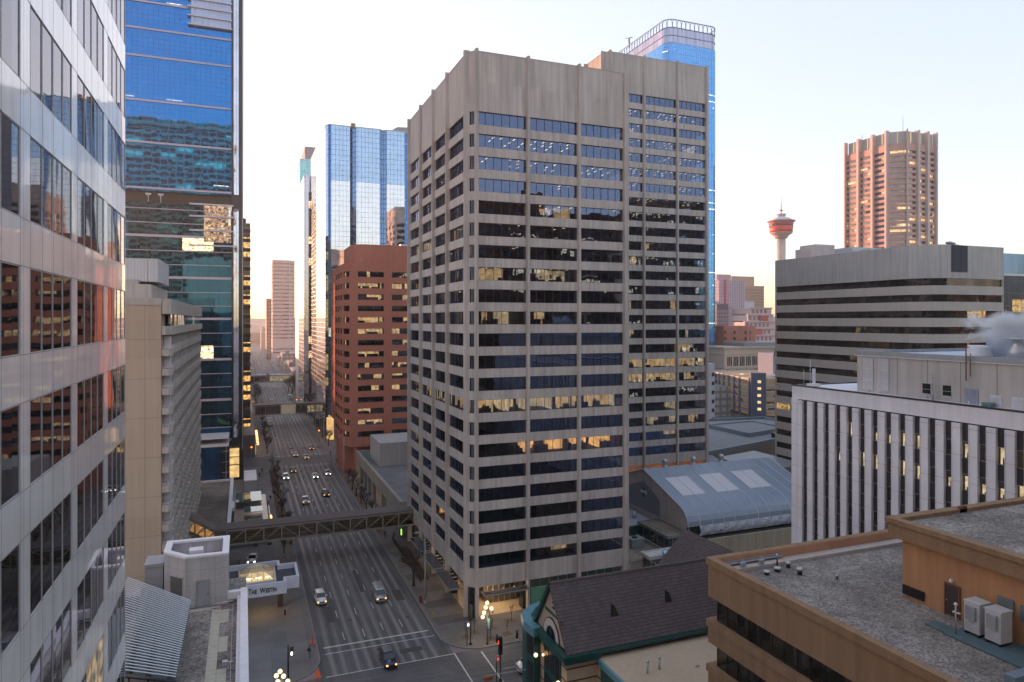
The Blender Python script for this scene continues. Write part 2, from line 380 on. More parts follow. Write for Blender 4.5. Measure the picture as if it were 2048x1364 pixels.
def visible_size(a, b, z0, z1):
    dx, dy = b[0] - a[0], b[1] - a[1]; L = math.hypot(dx, dy); nx, ny = dy / L, -dx / L
    mx, my, mz = (a[0] + b[0]) / 2, (a[1] + b[1]) / 2, (z0 + z1) / 2
    vx, vy = -mx, -my
    if vx * nx + vy * ny <= 0: return -1
    if depth_of(mx, my) < 1: return -1
    pa, pb = pxs(a[0], a[1], z0), pxs(b[0], b[1], z1)
    cx, cy = (pa[0] + pb[0]) / 2, (pa[1] + pb[1]) / 2
    if cx < -60 or cx > 2110 or cy < -60 or cy > 1430: return 0
    return abs(pa[0] - pb[0]) * abs(pa[1] - pb[1])
def glaze(mbg, mbf, a, b, z0, z1, n, recess, fw=.06, fd=.08, gm=0):
    dx, dy = b[0] - a[0], b[1] - a[1]; L = math.hypot(dx, dy); dx /= L; dy /= L; nx, ny = dy, -dx
    g0 = (a[0] - nx * recess, a[1] - ny * recess); g1 = (b[0] - nx * recess, b[1] - ny * recess)
    mbg.face([(*g0, z0), (*g1, z0), (*g1, z1), (*g0, z1)], gm)
    if mbf is not None:
        off = -recess + fd
        for i in range(n + 1):
            s = L * i / n; s = min(max(s, fw / 2), L - fw / 2)
            p = (a[0] + dx * (s - fw / 2), a[1] + dy * (s - fw / 2)); q = (a[0] + dx * (s + fw / 2), a[1] + dy * (s + fw / 2))
            mbf.wall(p, q, z0, z1, fd * .9, 0, off)
        mbf.wall(a, b, z1 - fw, z1, fd * .8, 0, off - .004); mbf.wall(a, b, z0, z0 + fw, fd * .8, 0, off - .004)
def make_windows(root, specs, glass, frame, recess=.35, maxn=100, fw=.06, fd=.08, name='window', sub='frame', lab=None):
    """specs: (a, b, z0, z1, panes[, glass material])"""
    sc_ = sorted(((visible_size(*s[:4]), i) for i, s in enumerate(specs)), reverse=True)
    vis = [i for k, i in sc_ if k > 0][:maxn]; vs = set(vis); rest = [i for i in range(len(specs)) if i not in vs]
    if len(specs) <= maxn: vs = set(range(len(specs))); rest = []; vis = list(range(len(specs)))
    for i in vis:
        s = specs[i]; g = MB(); f = MB(); glaze(g, f if frame else None, *s[:5], recess, fw, fd)
        o = g.build(name, s[5] if len(s) > 5 and s[5] else glass, root)
        if lab and i in lab: o['label'] = lab[i]
        if frame: f.build(sub, frame, o)
    if rest:
        g = MB(); mats = [glass] + ([frame] if frame else []); f = MB()
        for i in rest:
            s = specs[i]; gm = 0
            if len(s) > 5 and s[5]:
                if s[5] not in mats: mats.append(s[5])
                gm = mats.index(s[5])
            glaze(g, f if frame else None, *s[:5], recess, fw, fd, gm)
        if frame:
            b0 = len(g.v); g.v += f.v; g.f += [tuple(b0 + k for k in q) for q in f.f]; g.m += [1] * len(f.f); g.sm += f.sm
        tag(g.build(name, mats, root), kind='stuff')
def lerp2(a, b, t): return (a[0] + (b[0] - a[0]) * t, a[1] + (b[1] - a[1]) * t)
def banded(root, pts, zb, zt, rows, wall, glass, faces, frame=None, recess=.3, parapet=None, pane=1.6, maxn=100, wallname='wall', core=None, roof=None, fw=.06, roofdrop=.9, topmat=None):
    """spandrel bands round a core, window strips between them. faces: {edge: [(t0,t1),...] window spans as fractions}"""
    A = sum(pts[i][0] * pts[(i + 1) % len(pts)][1] - pts[(i + 1) % len(pts)][0] * pts[i][1] for i in range(len(pts)))
    assert A > 0, 'ccw'
    rows = sorted(rows); w = MB(); z = zb
    for r in rows: 
        if r[0] > z + .01: w.ring(pts, recess + .12, z, r[0], 0)
        z = r[1]
    w.ring(pts, recess + .12, z, zt, 1 if topmat else 0)
    specs = []
    n = len(pts)
    for e in range(n):
        a, b = pts[e], pts[(e + 1) % n]; L = math.hypot(b[0] - a[0], b[1] - a[1]); sp = faces.get(e)
        ip = inset(pts, recess + .12)
        if sp is None:
            for r in rows: w.wall(a, b, r[0], r[1], recess, 0, -.004)
            continue
        prev = 0.0
        for t0, t1 in list(sp) + [(1.0, 1.0)]:
            if t0 - prev > .002:
                for r in rows: w.wall(lerp2(a, b, prev), lerp2(a, b, t0), r[0], r[1], recess + .1, 0, -.004)
            prev = t1
        for t0, t1 in sp:
            p, q = lerp2(a, b, t0), lerp2(a, b, t1)
            for r in rows: specs.append((p, q, r[0], r[1], max(1, round(L * (t1 - t0) / pane))))
    mats = [wall] + ([topmat] if topmat else [])
    wo_ = w.build(wallname, mats, root)
    make_windows(root, specs, glass, frame, recess, maxn, fw)
    if core is not False:
        c = MB(); c.prism(inset(pts, recess + .3), zb, zt - roofdrop - .02, 0); c.build('core', core or M['room'], root)
    rf = MB(); rf.prism(inset(pts, recess + .1), zt - roofdrop - .015, zt - roofdrop, 0); ro = rf.build('roof', roof or M['flatroof'], root)
    return wo_, ro
def splits(n, gap, end=None):
    """n window bays with piers of relative width gap between them"""
    end = gap / 2 if end is None else end; wd = (1 - 2 * end - (n - 1) * gap) / n
    return [(end + i * (wd + gap), end + i * (wd + gap) + wd) for i in range(n)]

# ------------------------------------------------------------------ twin precast office towers
def office_tower(name, label, X0, X1, Y0, Y1, ZT, ztop, pitch, nrow, bx, by, states, base, seed, lobby, maxn=100, basefn=None):
    rng = random.Random(seed); root = thing(name, label, 'office tower', (X0, Y0, 0))
    ch = 1.3; pts = [(X0, Y1), (X0, Y0 + ch), (X0 + ch, Y0), (X1 - .9, Y0), (X1, Y0 + .9), (X1, Y1)]
    wh = 2.32; sp = MB()
    tops = [ztop - pitch * i for i in range(nrow)]
    # parapet with panel joints, spandrels plain
    zz = ztop
    sp.ring(pts, .5, ztop, ZT, 1); sp.ring(inset(pts, -.06), .62, ZT, ZT + .12, 0)
    for i, zt in enumerate(tops):
        zb = zt - wh; zn = tops[i + 1] if i + 1 < nrow else base
        sp.ring(pts, .5, zn, zb, 0 if i + 1 < nrow else 1)
    sp.build('spandrel', [M['conc'], M['concp']], root)
    rf = MB(); rf.prism(inset(pts, .5), ztop + .05, ztop + 8.0, 0); rf.build('roof', M['flatroof'], root)
    # columns: paired ribs standing proud of the wall, running past the parapet
    fx = [X0 + ch] + bx[1:-1] + [X1 - .9]; cw = .48
    for x in fx:
        c = MB(); c.box(x - cw / 2, x + cw / 2, Y0 - .55, Y0 + .45, 0, ZT + .35, 0); c.box(x - .1, x + .1, Y0 - .62, Y0 - .5, 0, ZT + .35, 0)
        c.build('column', M['conc'], root)
    for y in [Y0 + ch] + by[1:-1] + [Y1]:
        c = MB(); c.box(X0 - .55, X0 + .45, y - cw / 2, y + cw / 2, 0, ZT + .35, 0); c.box(X0 - .62, X0 - .5, y - .1, y + .1, 0, ZT + .35, 0)
        c.build('column', M['conc'], root)
    c = MB(); c.box(X1 - .3, X1 + .5, Y0 + .9 - .25, Y0 + .9 + .25, 0, ZT + .35); c.build('column', M['conc'], root)
    specs = []
    fb = list(zip(fx[:-1], fx[1:])); sb = list(zip(by[:-1], by[1:]))
    fb = [(a + cw / 2, b - cw / 2) for a, b in fb]
    sb = [(max(a, Y0 + ch) + cw / 2, b - cw / 2) for a, b in sb]
    for i, zt in enumerate(tops):
        for a, b in fb: specs.append(((a, Y0), (b, Y0), zt - wh, zt, 6))
        for a, b in sb: specs.append(((X0, b), (X0, a), zt - wh, zt, 6))
        specs.append(((X0, Y0 + ch), (X0 + ch, Y0), zt - wh, zt, 1))
    make_windows(root, specs, M['g_main'], M['frame_dk'], .38, maxn, .07, .07)
    # floors, ceilings, rooms, lamps
    ip = inset(pts, .55); it = MB()   # 0 room 1 ceiling 2 carpet 3 strip 4 lit 5 lit2 6 warm 7 desk 8 louver 9 blind
    core = (X0 + 8.5, X1 - 8.5, Y0 + 7.5, Y1 - 8)
    it.box(core[0], core[1], core[2], core[3], 0, ztop, 0)
    for i, zt in enumerate(tops):
        zb = zt - wh; zn = tops[i + 1] if i + 1 < nrow else base
        it.prism(ip, zn + .03, zb - .03, 0, 2, 1)     # slab under floor i: carpet on top, ceiling below
        if i == 0: it.prism(ip, ztop + .01, ztop + .03, 1)
        st = states(i)
        def fill(ox, oy, ux, uy, vx, vy, L, D, s):
            # (o) start at glass, u along wall, v inwards
            def P(u, v): return (ox + ux * u + vx * v, oy + uy * u + vy * v)
            def bxx(u0, u1, v0, v1, z0, z1, m): it.prism([P(u0, v0), P(u1, v0), P(u1, v1), P(u0, v1)], z0, z1, m)
            if s == 'louver': bxx(.05, L - .05, .02, .1, zb, zt, 8); return
            k = 0; pane = L / 6.0; cur = 0
            while cur < 6:
                wd = min(rng.choice([1, 2, 2, 3, 4]), 6 - cur); u0, u1 = cur * pane, (cur + wd) * pane; cur += wd
                r = rng.random()
                if r < .55: bxx(u1 - .06, u1 + .06, .3, D - .5, zb, zt, 5 if s == 'bright' else 0)
                mode = s
                if s == 'mix': mode = rng.choice(['lit', 'dark', 'strips', 'lit2', 'dark', 'dark', 'dark', 'dark', 'dark', 'strips'])
                if s == 'strips': mode = rng.choice(['strips', 'strips', 'dark', 'strips', 'lit2' if rng.random() < .25 else 'dark'])
                if s == 'lit': mode = rng.choice(['lit', 'dark', 'lit2', 'strips', 'dark'])
                if s == 'few': mode = rng.choice(['dark'] * 9 + ['spot'])
                if s == 'bright': mode = rng.choice(['lit2', 'lit', 'lit2', 'lit'])
                if s == 'lowlit': mode = rng.choice(['lit', 'dark', 'dark', 'warm', 'dark'])
                if s == 'dark' and rng.random() < .35: bxx(u0 + .05, u1 - .05, .15, .2, zb + rng.choice([0, .8, 1.4]), zt, 9)
                if mode in ('lit', 'lit2', 'warm'):
                    m = {'lit': 4, 'lit2': 5, 'warm': 6}[mode]; dd = rng.uniform(2.2, D - .8)
                    bxx(u0, u1, dd, dd + .1, zb, zt + .05, m)
                    if rng.random() < .5: bxx(u0, u0 + .08, .6, dd, zb, zt, m)
                    if rng.random() < .3: bxx(u0 + .05, u0 + (u1 - u0) * rng.uniform(.3, .6), .15, .2, zb + rng.choice([0, .7, 1.2]), zt, 9)
                if mode in ('lit', 'lit2', 'warm', 'strips'):
                    v = .9 if mode != 'strips' else rng.uniform(.5, 1.0)
                    while v < D - 1.3:
                        u = u0 + rng.uniform(.3, .7)
                        while u < u1 - .2:
                            if rng.random() < .8: bxx(u - .11, u + .11, v, v + 1.0, zt + .02, zt + .028, 3)
                            u += 1.64 * rng.choice([1, 1, 1.5])
                        v += 2.3
                if mode == 'spot': bxx(u0 + .3, u0 + .5, 1.5, 1.7, zt - .1, zt + .02, 3)
                if mode != 'strips' and rng.random() < .8:
                    for q in range(rng.randint(1, 3)):
                        uu = rng.uniform(u0 + .2, max(u0 + .25, u1 - 1.2)); vv = rng.uniform(.5, 2.2); bxx(uu, min(u1, uu + rng.uniform(.6, 1.4)), vv, vv + .6, zb, zb + rng.uniform(.5, 1.1), 7)
                        if rng.random() < .5: bxx(uu + .1, uu + .45, vv + .1, vv + .2, zb + .7, zb + rng.uniform(1.1, 1.5), 7)
        for k, (a, b) in enumerate(fb): fill(a, Y0 + .5, 1, 0, 0, 1, b - a, 7.0, st[min(k, len(st) - 1)])
        for k, (a, b) in enumerate(sb): fill(X0 + .5, b, 0, -1, 1, 0, b - a, 7.9, st[3 + k] if len(st) > 3 + k else st[-1])
        it.box(X0 + .75, X0 + 1.6, Y0 + .7, Y0 + 1.6, zb, zt, 8 if st[0] == 'louver' else 9)
    it.build('interior', [M['room'], M['ceil'], M['carpet'], M['strip'], M['lit'], M['lit2'], M['warm'], M['desk'], M['louver'], M['blindbl']], root)
    if lobby: lobby(root)
    return root

ST_A = {0: ['strips', 'strips', 'strips', 'dark'], 1: ['strips'] * 3 + ['few'], 2: ['strips'] * 3 + ['few'], 3: ['few', 'strips', 'mix', 'dark'], 4: ['few', 'mix', 'mix', 'few'],
        5: ['mix', 'mix', 'mix', 'mix'], 6: ['mix', 'lit', 'few', 'few'], 7: ['lit', 'mix', 'few', 'mix'], 8: ['mix', 'mix', 'few', 'few'], 9: ['mix', 'lowlit', 'mix', 'few'],
        10: ['louver'] * 7, 11: ['louver'] * 7, 12: ['dark'] * 7, 13: ['bright', 'bright', 'bright', 'bright', 'bright', 'bright', 'mix'], 14: ['lowlit', 'few', 'dark', 'few'],
        15: ['lowlit', 'lowlit', 'warm', 'few'], 16: ['few'] * 3 + ['dark'], 17: ['few', 'few', 'dark', 'dark'], 18: ['dark'] * 7, 19: ['few', 'dark', 'dark', 'dark', 'warm', 'mix'], 20: ['mix', 'lowlit', 'mix', 'lowlit']}
def lobbyA(root):
    X0, X1, Y0, Y1 = 36.4, 68.2, 112.8, 158.0
    b = MB()   # black stone corner pier cladding and piers
    b.box(X0 + .1, X0 + 1.6, Y0 + .1, Y0 + 1.6, 0, 5.4); b.build('corner_pier', M['black'], root)
    for y in (125.7, 136, 146.7):
        p = MB(); p.box(X0 + .3, X0 + 1.5, y - 1.2, y + 1.2, 0, 5.4); p.build('pier', M['black'], root)
    p = MB(); p.box(46.6, 48.2, Y0 + .4, Y0 + 2.2, 0, 5.4); p.build('pier', M['black'], root)
    s = MB(); s.box(X0 + .4, X1 - .4, Y0 + .4, Y1, 5.36, 5.4, 0); s.build('soffit', M['ceil'], root)
    w_ = MB(); w_.box(X0 + 5, X1 - .6, Y0 + 7, Y1 - 1, 0, 5.35, 0); w_.build('lobby_wall', plain('lobby_stone', (.30, .23, .16), .5, 0, .2), root)
    f = MB(); f.box(X0 + .3, 48, Y0 + .3, Y0 + 7, .14, .17); f.box(X0 + .3, X0 + 5, Y0 + 7, Y1 - 1, .14, .17); f.build('lobby_floor', concrete('tan_granite', (.40, .31, .22), 1.2, 0, .03, rough=.4), root)
    g = MB(); fr = MB()
    for k, (a, c, mt) in enumerate([((48.2, Y0 + .6), (57.3, Y0 + .6), 'teal'), ((57.9, Y0 + .6), (67, Y0 + .6), 'teal'), ((41.5, Y0 + 5), (47, Y0 + 5), 'clear'), ((X0 + 3.5, 157), (X0 + 3.5, 137), 'clear'), ((X0 + 3.5, 135), (X0 + 3.5, Y0 + 5), 'clear')]):
        g = MB(); fr = MB(); glaze(g, fr, a, c, .15, 5.3, 5, 0, .08, .08)
        for zz in (1.6, 3.6): fr.wall(a, c, zz, zz + .07, .06, 0, .06)
        o = g.build('shopfront', M['g_teal'] if mt == 'teal' else M['g_shop'], root); fr.build('frame', M['frame_lt'], o)
    q = MB(); q.box(48.5, 57, Y0 + 1.8, Y0 + 1.9, .15, 3.2, 0); q.build('green_screen', plain('green_film', (.16, .30, .20), .5, 0, .1, emis=(.3, .6, .35), est=.03), root)  # film emits a faint green glow of its own
    # glass canopies on brackets
    def canopy(x0, x1, y0, y1, z):
        c = MB(); c.box(x0, x1, y0, y1, z, z + .06); o = c.build('canopy', M['g_canopy'], root)
        k = MB(); 
        k.box(x0 - .03, x1 + .03, y0 - .05, y0, z - .08, z + .12); k.box(x0 - .03, x1 + .03, y1, y1 + .05, z - .08, z + .12); k.box(x0 - .05, x0 - .003, y0, y1, z - .08, z + .12)
        if x1 - x0 > y1 - y0:
            nn = 4
            for i in range(nn + 1): xx = x0 + (x1 - x0) * i / nn; k.box(xx - .05, xx + .05, y0 + .05, y1 + 1.0, z - .2, z - .02)
        else:
            for i in range(6): yy = y0 + (y1 - y0) * i / 5; k.box(x0 + .05, x1 + 1, yy - .05, yy + .05, z - .2, z - .02)
        k.build('frame', M['steel'], o)
    canopy(38.6, 46.9, Y0 - 2.3, Y0 - .7, 4.7)
    for y in (120.3, 130.9, 141.4): canopy(33.6, X0 - .7, y - 4.6, y + 4.6, 4.6)
    # shop lamps under the soffit
    L = MB()
    for x in (39, 41, 43, 45): L.box(x, x + .9, Y0 + 2.2, Y0 + 2.35, 5.28, 5.34)
    L.build('lobby_lamp', M['strip'], root)
    for (x, y, e) in ((42, Y0 + 3.2, 120), (X0 + 2.6, 130, 50), (X0 + 2.6, 145, 50)):
        l = bpy.data.lights.new('lobby_light', 'POINT'); l.energy = e; l.color = (1, .72, .42); l.shadow_soft_size = .4
        o = bpy.data.objects.new('lobby_light', l); COL.objects.link(o); o.parent = root; o.location = (x - root.location.x, y - root.location.y, 4.6)
M['g_teal'] = clearglass('teal_shop_glass', (.6, .75, .75), .22, (.30, .48, .46), 1.6, 1.8)
M['g_shop'] = clearglass('shop_glass', (.7, .7, .7), .15, (.7, .66, .6), 1.6, 1.8)
M['g_canopy'] = clearglass('canopy_glass', (.7, .75, .85), .35, (.35, .38, .45), 1.6, 1.8, 0.002, 0.002)
office_tower('office_tower', 'nearer taupe concrete office tower with chamfered corner, louvred middle floors and glass street canopies', 36.4, 68.2, 112.8, 158.0, 98.8, 88.4, 3.875, 21,
             [36.4, 47.4, 57.6, 68.2], [112.8, 125.7, 136.0, 146.7, 158.0], lambda i: ST_A[i], 5.4, 11, lobbyA)
def stB(i):
    if i < 3: return ['mix', 'strips', 'strips', 'dark']
    if i < 9: return ['strips'] * 3 + ['dark']
    if i < 12: return ['mix', 'mix', 'few', 'dark']
    if i in (12, 13): return ['few', 'few', 'dark', 'dark']
    if i in (11, 14): return ['bright', 'mix', 'mix', 'few']
    if i in (15, 16): return ['mix', 'few', 'mix', 'few']
    if i in (10, 18, 19): return ['bright', 'bright', 'bright', 'few']
    return ['mix', 'mix', 'mix', 'few']
def lobbyB(root):
    w_ = MB(); w_.box(89, 120, 158.2, 200, 0, 13.2, 0); w_.build('lobby_wall', roomwall('copper_lobby', (.35, .13, .05), .06), root)
office_tower('office_tower', 'farther taupe concrete office tower half hidden behind its lower twin, lamps on upstairs', 88.0, 120.7, 157.0, 202.0, 122.3, 112.1, 3.917, 25,
             [88.0, 99.6, 110.2, 120.7], [157.0, 168, 179, 190, 202.0], stB, 13.2, 12, lobbyB)
# ------------------------------------------------------------------ near left: silver panel building, seen along its street wall
def PXY(px, X):
    q = (px - 1024) / 1365.0; d = X / (CS * q + SN); return (CS - SN * q) * d
def PYX(px, Y):
    q = (px - 1024) / 1365.0; d = Y / (CS - SN * q); return (CS * q + SN) * d
def silver():
    m, t = _nt('silver_composite_panel'); u, v, tc, g = wall_uv(t); p = N(t, 'ShaderNodeBsdfPrincipled')
    wn = pane_noise(t, u, v, 1.0, 3.9, 0, 1.4); nrm = warp_normal(t, wn, tc, g, .01, .012, .3)
    n = noise(t, scalev(t, tc.outputs['Object'], (1.5, 1.5, .3)), 1.2, 4)
    c = mixc(t, 1.0, (.84, .84, .86), maprange(t, n, .3, .7, .88, 1.08), 'MULTIPLY')
    lm = line_mask(t, u, 3.1, .025, .4); c = mixc(t, lm, c, (.2, .2, .2)); t.links.new(c, p.inputs['Base Color'])
    p.inputs['Metallic'].default_value = .08; p.inputs['Roughness'].default_value = .34; p.inputs['Coat Weight'].default_value = 1; p.inputs['Coat Roughness'].default_value = .05; p.inputs['Coat IOR'].default_value = 1.6
    t.links.new(nrm, p.inputs['Normal']); t.links.new(nrm, p.inputs['Coat Normal']); out(t, p.outputs[0]); return m
M['silver'] = silver()
M['g_A'] = curtain('bronze_strip_glass', (.010, .009, .009), (.84, .83, .88), .22, 1.6, 3.9, .001, tilt=.008, wav=.012, tintvar=.1, lit=.05, litcol=(1, .7, .35), litst=.05)
M['white_fr'] = plain('white_window_frame', (.6, .6, .62), .4, .3, 0)
XA = -5.9
bA = thing('office_building', 'near silver panelled office building with dark ribbon windows filling the left edge', 'office building', (XA, 41.7, 0))
ga = [(-160, -100), (-92, 40), (60, 145), (155, 208), (216, 250)]
spanA = [(11.0, 15.6), (16.6, PXY(41, XA)), (PXY(61, XA), PXY(144, XA)), (PXY(155, XA), PXY(208, XA)), (PXY(216, XA), PXY(250.5, XA))]
rowsA = [(51.0 + 3.93 * k, 53.55 + 3.93 * k) for k in range(-9, 8)]
w_ = MB(); z = 8.0; ptsA = [(XA - 26, 41.7), (XA - 26, 5), (XA, 5), (XA, 41.7)]
for r in rowsA: w_.box(XA - .35, XA, 5, 41.7, z, r[0]); z = r[1]
w_.box(XA - .35, XA, 5, 41.7, z, 88); w_.box(XA - .35, XA, 5, 41.7, 0, 8)
prev = 5
for a, b in spanA + [(41.7, 41.7)]:
    if a > prev + .02:
        for r in rowsA: w_.box(XA - .35, XA - .004, prev, a, r[0], r[1])
    prev = b
w_.box(XA - 26, XA - .36, 41.3, 41.69, 0, 88); w_.box(XA - 26, XA - .36, 5, 5.4, 0, 88)
w_.build('wall', M['silver'], bA)
b = MB()
for a, c in spanA:
    for i in range(5): y_ = a + (c - a) * i / 4; b.box(XA, XA + .002, y_ - .009, y_ + .009, 8, 88)
for r in rowsA:
    for zz in r: b.box(XA, XA + .002, 11, 41.68, zz - .009, zz + .009)
b.build('panel_joints', plain('joint_sealant', (.16, .16, .165), .8), bA)
specs = [((XA, a), (XA, b), r[0], r[1], n) for r in rowsA for (a, b), n in zip(spanA, (4, 4, 4, 4, 4))]
make_windows(bA, specs, M['g_A'], M['white_fr'], .03, 100, .035, .022)
c = MB(); c.box(XA - 25.5, XA - .5, 5.5, 41.2, 0, 86); c.build('core', M['room'], bA)

# ------------------------------------------------------------------ podium terrace between it and the street
pod = thing('podium_building', 'low podium with gravel roof terrace and long white parapet cap beside the silver building', 'podium', (0.3, 59, 0))
TZ = 29.6
M['stone_gr'] = concrete('grey_stone_cladding', (.40, .395, .41), 1.05, 1.15, .02, (.2, .2, .2), fine=.2, rough=.7)
b = MB(); b.box(-34, .25, 36, 64, 0, TZ - .25); b.build('wall', M['stone_gr'], pod)
b = MB(); b.box(-33.9, .2, 36.1, 63.9, TZ - .24, TZ); b.build('gravel_roof', M['gravel'], pod)
b = MB(); b.box(-.45, -.22, 30, 59, TZ - 6, TZ + .6, 0); b.box(-.22, .30, 30, 58.9, TZ + .35, TZ + .95, 0); b.box(-1.15, -.22, 58.3, 58.8, TZ + .35, TZ + .9)
pc = b.build('parapet', M['white_p'], pod)
pav = plain('pale_paver', (.42, .40, .33), .9, 0, .12, 3)
b = MB(); rng = random.Random(5)
y = 36.2
while y < 57.6:
    b.box(-2.25, -1.62, y, y + .58, TZ, TZ + .03)
    if int((y - 36) / 2.3) % 2 == 0: b.box(-1.60, -1.02, y, y + .58, TZ, TZ + .03)
    y += .6
for i in range(6): b.box(-5.4 + i * .62, -4.8 + i * .62, 57.6, 58.1, TZ, TZ + .03)
b.build('paver_path', pav, pod)
# wall-mounted lamps and guard rail on the terrace edge
b = MB()
for y in (38.5, 41.2, 44.6, 47.9, 51.3): b.tube((-.75, y, TZ), (-.75, y, TZ + .45), .05); b.tube((-.75, y, TZ + .45), (-.45, y, TZ + .5), .03)
b.tube((-.75, 38, TZ + .47), (-.75, 56.6, TZ + .47), .025)
b.build('guard_rail', M['grey_p'], pod)
for y in (42.6, 47.2):
    b = MB(); b.box(-1.25, -.95, y, y + .3, TZ + .35, TZ + .6); b.box(-.95, -.6, y + .1, y + .2, TZ + .42, TZ + .5); b.tube((-.8, y + .15, TZ), (-.8, y + .15, TZ + .45), .04); b.build('flood_lamp', M['steel'], pod)
for y in (57.3, 55.5):
    b = MB(); b.tube((-2.0, y, TZ + .55), (-.75, y + .1, TZ + .55), .05, n=8); b.build('pipe_rail', M['steel'], pod)
# stair head / lift penthouse
ph = thing('rooftop_stairhouse', 'open-topped chamfered stone penthouse with grey door on the gravel terrace', 'penthouse', (-3.5, 61, TZ))
pt = [(-4.2, 58.55), (-1.12, 58.4), (-1.12, 63.1), (-5.85, 63.3), (-5.85, 60.5)]
b = MB(); b.ring(pt, .32, TZ, 33.45); b.build('wall', M['stone_gr'], ph)
b = MB(); b.ring(inset(pt, -.05), .5, 33.45, 33.62); b.build('coping', M['white_p'], ph)
b = MB(); b.prism(inset(pt, .33), 32.2, 32.3); b.build('roof', M['white_p'], ph)
b = MB(); b.box(-4.0, -3.0, 59.5, 60.4, 32.3, 33.75); o = b.build('roof_vent', M['white_p'], ph)
b = MB(); b.box(-3.35, -2.5, 58.44, 58.54, TZ + .03, TZ + 2.0); o = b.build('door', M['grey_p'], ph); b = MB(); b.tube((-2.6, 58.42, TZ + 1.0), (-2.6, 58.36, TZ + 1.0), .03); b.box(-2.66, -2.55, 58.35, 58.38, TZ + .98, TZ + 1.02); b.build('handle', M['frame_dk'], o)
b = MB(); b.box(-3.42, -3.36, 58.40, 58.5, TZ, TZ + 2.08); b.box(-2.49, -2.43, 58.40, 58.5, TZ, TZ + 2.08); b.box(-3.36, -2.49, 58.40, 58.5, TZ + 2.01, TZ + 2.08); b.build('door_frame', M['steel'], ph)
b = MB(); b.prism([(-5.35, 59.75), (-4.55, 58.85), (-4.50, 58.80), (-5.30, 59.70)], TZ + .03, TZ + 2.3); b.build('recess_door', plain('shadowed_opening', (.10, .10, .10), .8), ph)  # flat dark panel stands for the shadow inside the recess
b = MB(); b.prism([(-5.62, 60.1), (-4.32, 58.62), (-4.36, 58.58), (-5.66, 60.06)], TZ + 2.32, TZ + 2.4); b.build('lintel', M['stone_gr'], ph)
vs = thing('ventilation_shaft', 'low grey vent shaft with sloped metal top beside the stone penthouse', 'vent', (-6.6, 62, TZ))
b = MB(); b.box(-7.3, -6.0, 61.2, 63.2, TZ, 32.3); b.build('shaft', M['grey_p'], vs); b = MB(); b.prism([(-7.35, 61.1), (-5.95, 61.1), (-5.95, 63.3), (-7.35, 63.3)], 32.3, 32.55); b.build('cap', M['steel'], vs)
gb = thing('glass_balustrade', 'frameless glass balustrade behind the slatted pergola roof', 'balustrade', (-9, 60, TZ))
for i in range(4):
    b = MB(); b.box(-13 + i * 1.75, -11.3 + i * 1.75, 59.0, 59.03, TZ, TZ + 1.3); b.build('glass_panel', M['g_canopy'], gb)
b = MB(); b.box(-13, -6, 58.98, 59.05, TZ + 1.3, TZ + 1.35); b.build('handrail', M['steel'], gb)
cw_ = thing('curved_parapet_wall', 'curved white parapet wall beyond the vent shaft', 'parapet wall', (-10, 70, 0))
b = MB(); pr = [(-20 + i * 1.0, 68 - .03 * (i - 9) ** 2) for i in range(19)]
for a, c in zip(pr[:-1], pr[1:]): b.wall(c, a, 0, 27.2, .8, 0)
b.build('wall', M['white_p'], cw_)
b = MB(); b.box(-36, -3, 78, 79, 0, 19); b.build('rear_wall', M['white_p'], cw_)
# pergola of thin aluminium blades
pg = thing('slatted_pergola', 'tilted pergola roof of pale metal slats over the terrace', 'pergola', (-4, 48, TZ))
def pg_pt(u, v):   # u across 0..1, v along 0..1 ; corners measured on the terrace
    c00 = Vector((-6.05, 58.0, 31.6)); c10 = Vector((-3.55, 54.6, 31.6)); c01 = Vector((-5.5, 44.6, 31.6)); c11 = Vector((-3.6, 43.3, 31.6))
    return c00.lerp(c10, u).lerp(c01.lerp(c11, u), v)
b = MB(); ns = 36
for i in range(ns):
    p = pg_pt(0, i / (ns - 1)); q = pg_pt(1, i / (ns - 1)); d = (q - p); d.normalize(); n = Vector((-d.y, d.x, 0)) * .04
    p = p - d * 4.2
    b.face([p + n + Vector((0, 0, .06)), q + n + Vector((0, 0, .06)), q - n + Vector((0, 0, .06)), p - n + Vector((0, 0, .06))][::-1]); 
    b.face([p - n + Vector((0, 0, .06)), q - n + Vector((0, 0, .06)), q - n + Vector((0, 0, .02)), p - n + Vector((0, 0, .02))][::-1])
    b.face([q + n + Vector((0, 0, .06)), q + n + Vector((0, 0, .02)), q - n + Vector((0, 0, .02)), q - n + Vector((0, 0, .06))])
b.build('slats', plain('pale_slat', (.52, .58, .62), .4, .3, .05), pg)
for u in (-.35, .2, .82):
    b = MB(); p = pg_pt(u, -.0); q = pg_pt(u, 1.02); b.tube(p + Vector((0, 0, -.12)), q + Vector((0, 0, -.12)), .12, n=4); b.tube(p + Vector((0, 0, -.05)), p + Vector((0, 0, -2)), .06, n=6); b.tube(q + Vector((0, 0, -.05)), q + Vector((0, 0, -2)), .06, n=6)
    b.build('beam', M['frame_dk'], pg)
b = MB(); p = pg_pt(-.6, 1.03); q = pg_pt(1.0, 1.03); b.tube(p + Vector((0, 0, -.1)), q + Vector((0, 0, -.1)), .13, n=4); b.build('edge_beam', M['frame_dk'], pg)
b = MB(); P4 = [pg_pt(-.5, 0), pg_pt(1, 0), pg_pt(1, 1), pg_pt(-.5, 1)]; b.face([p + Vector((0, 0, -.28)) for p in P4][::-1]); b.face([p + Vector((0, 0, -.285)) for p in P4]); b.build('membrane', plain('grey_membrane', (.035, .05, .055), .5), pg)

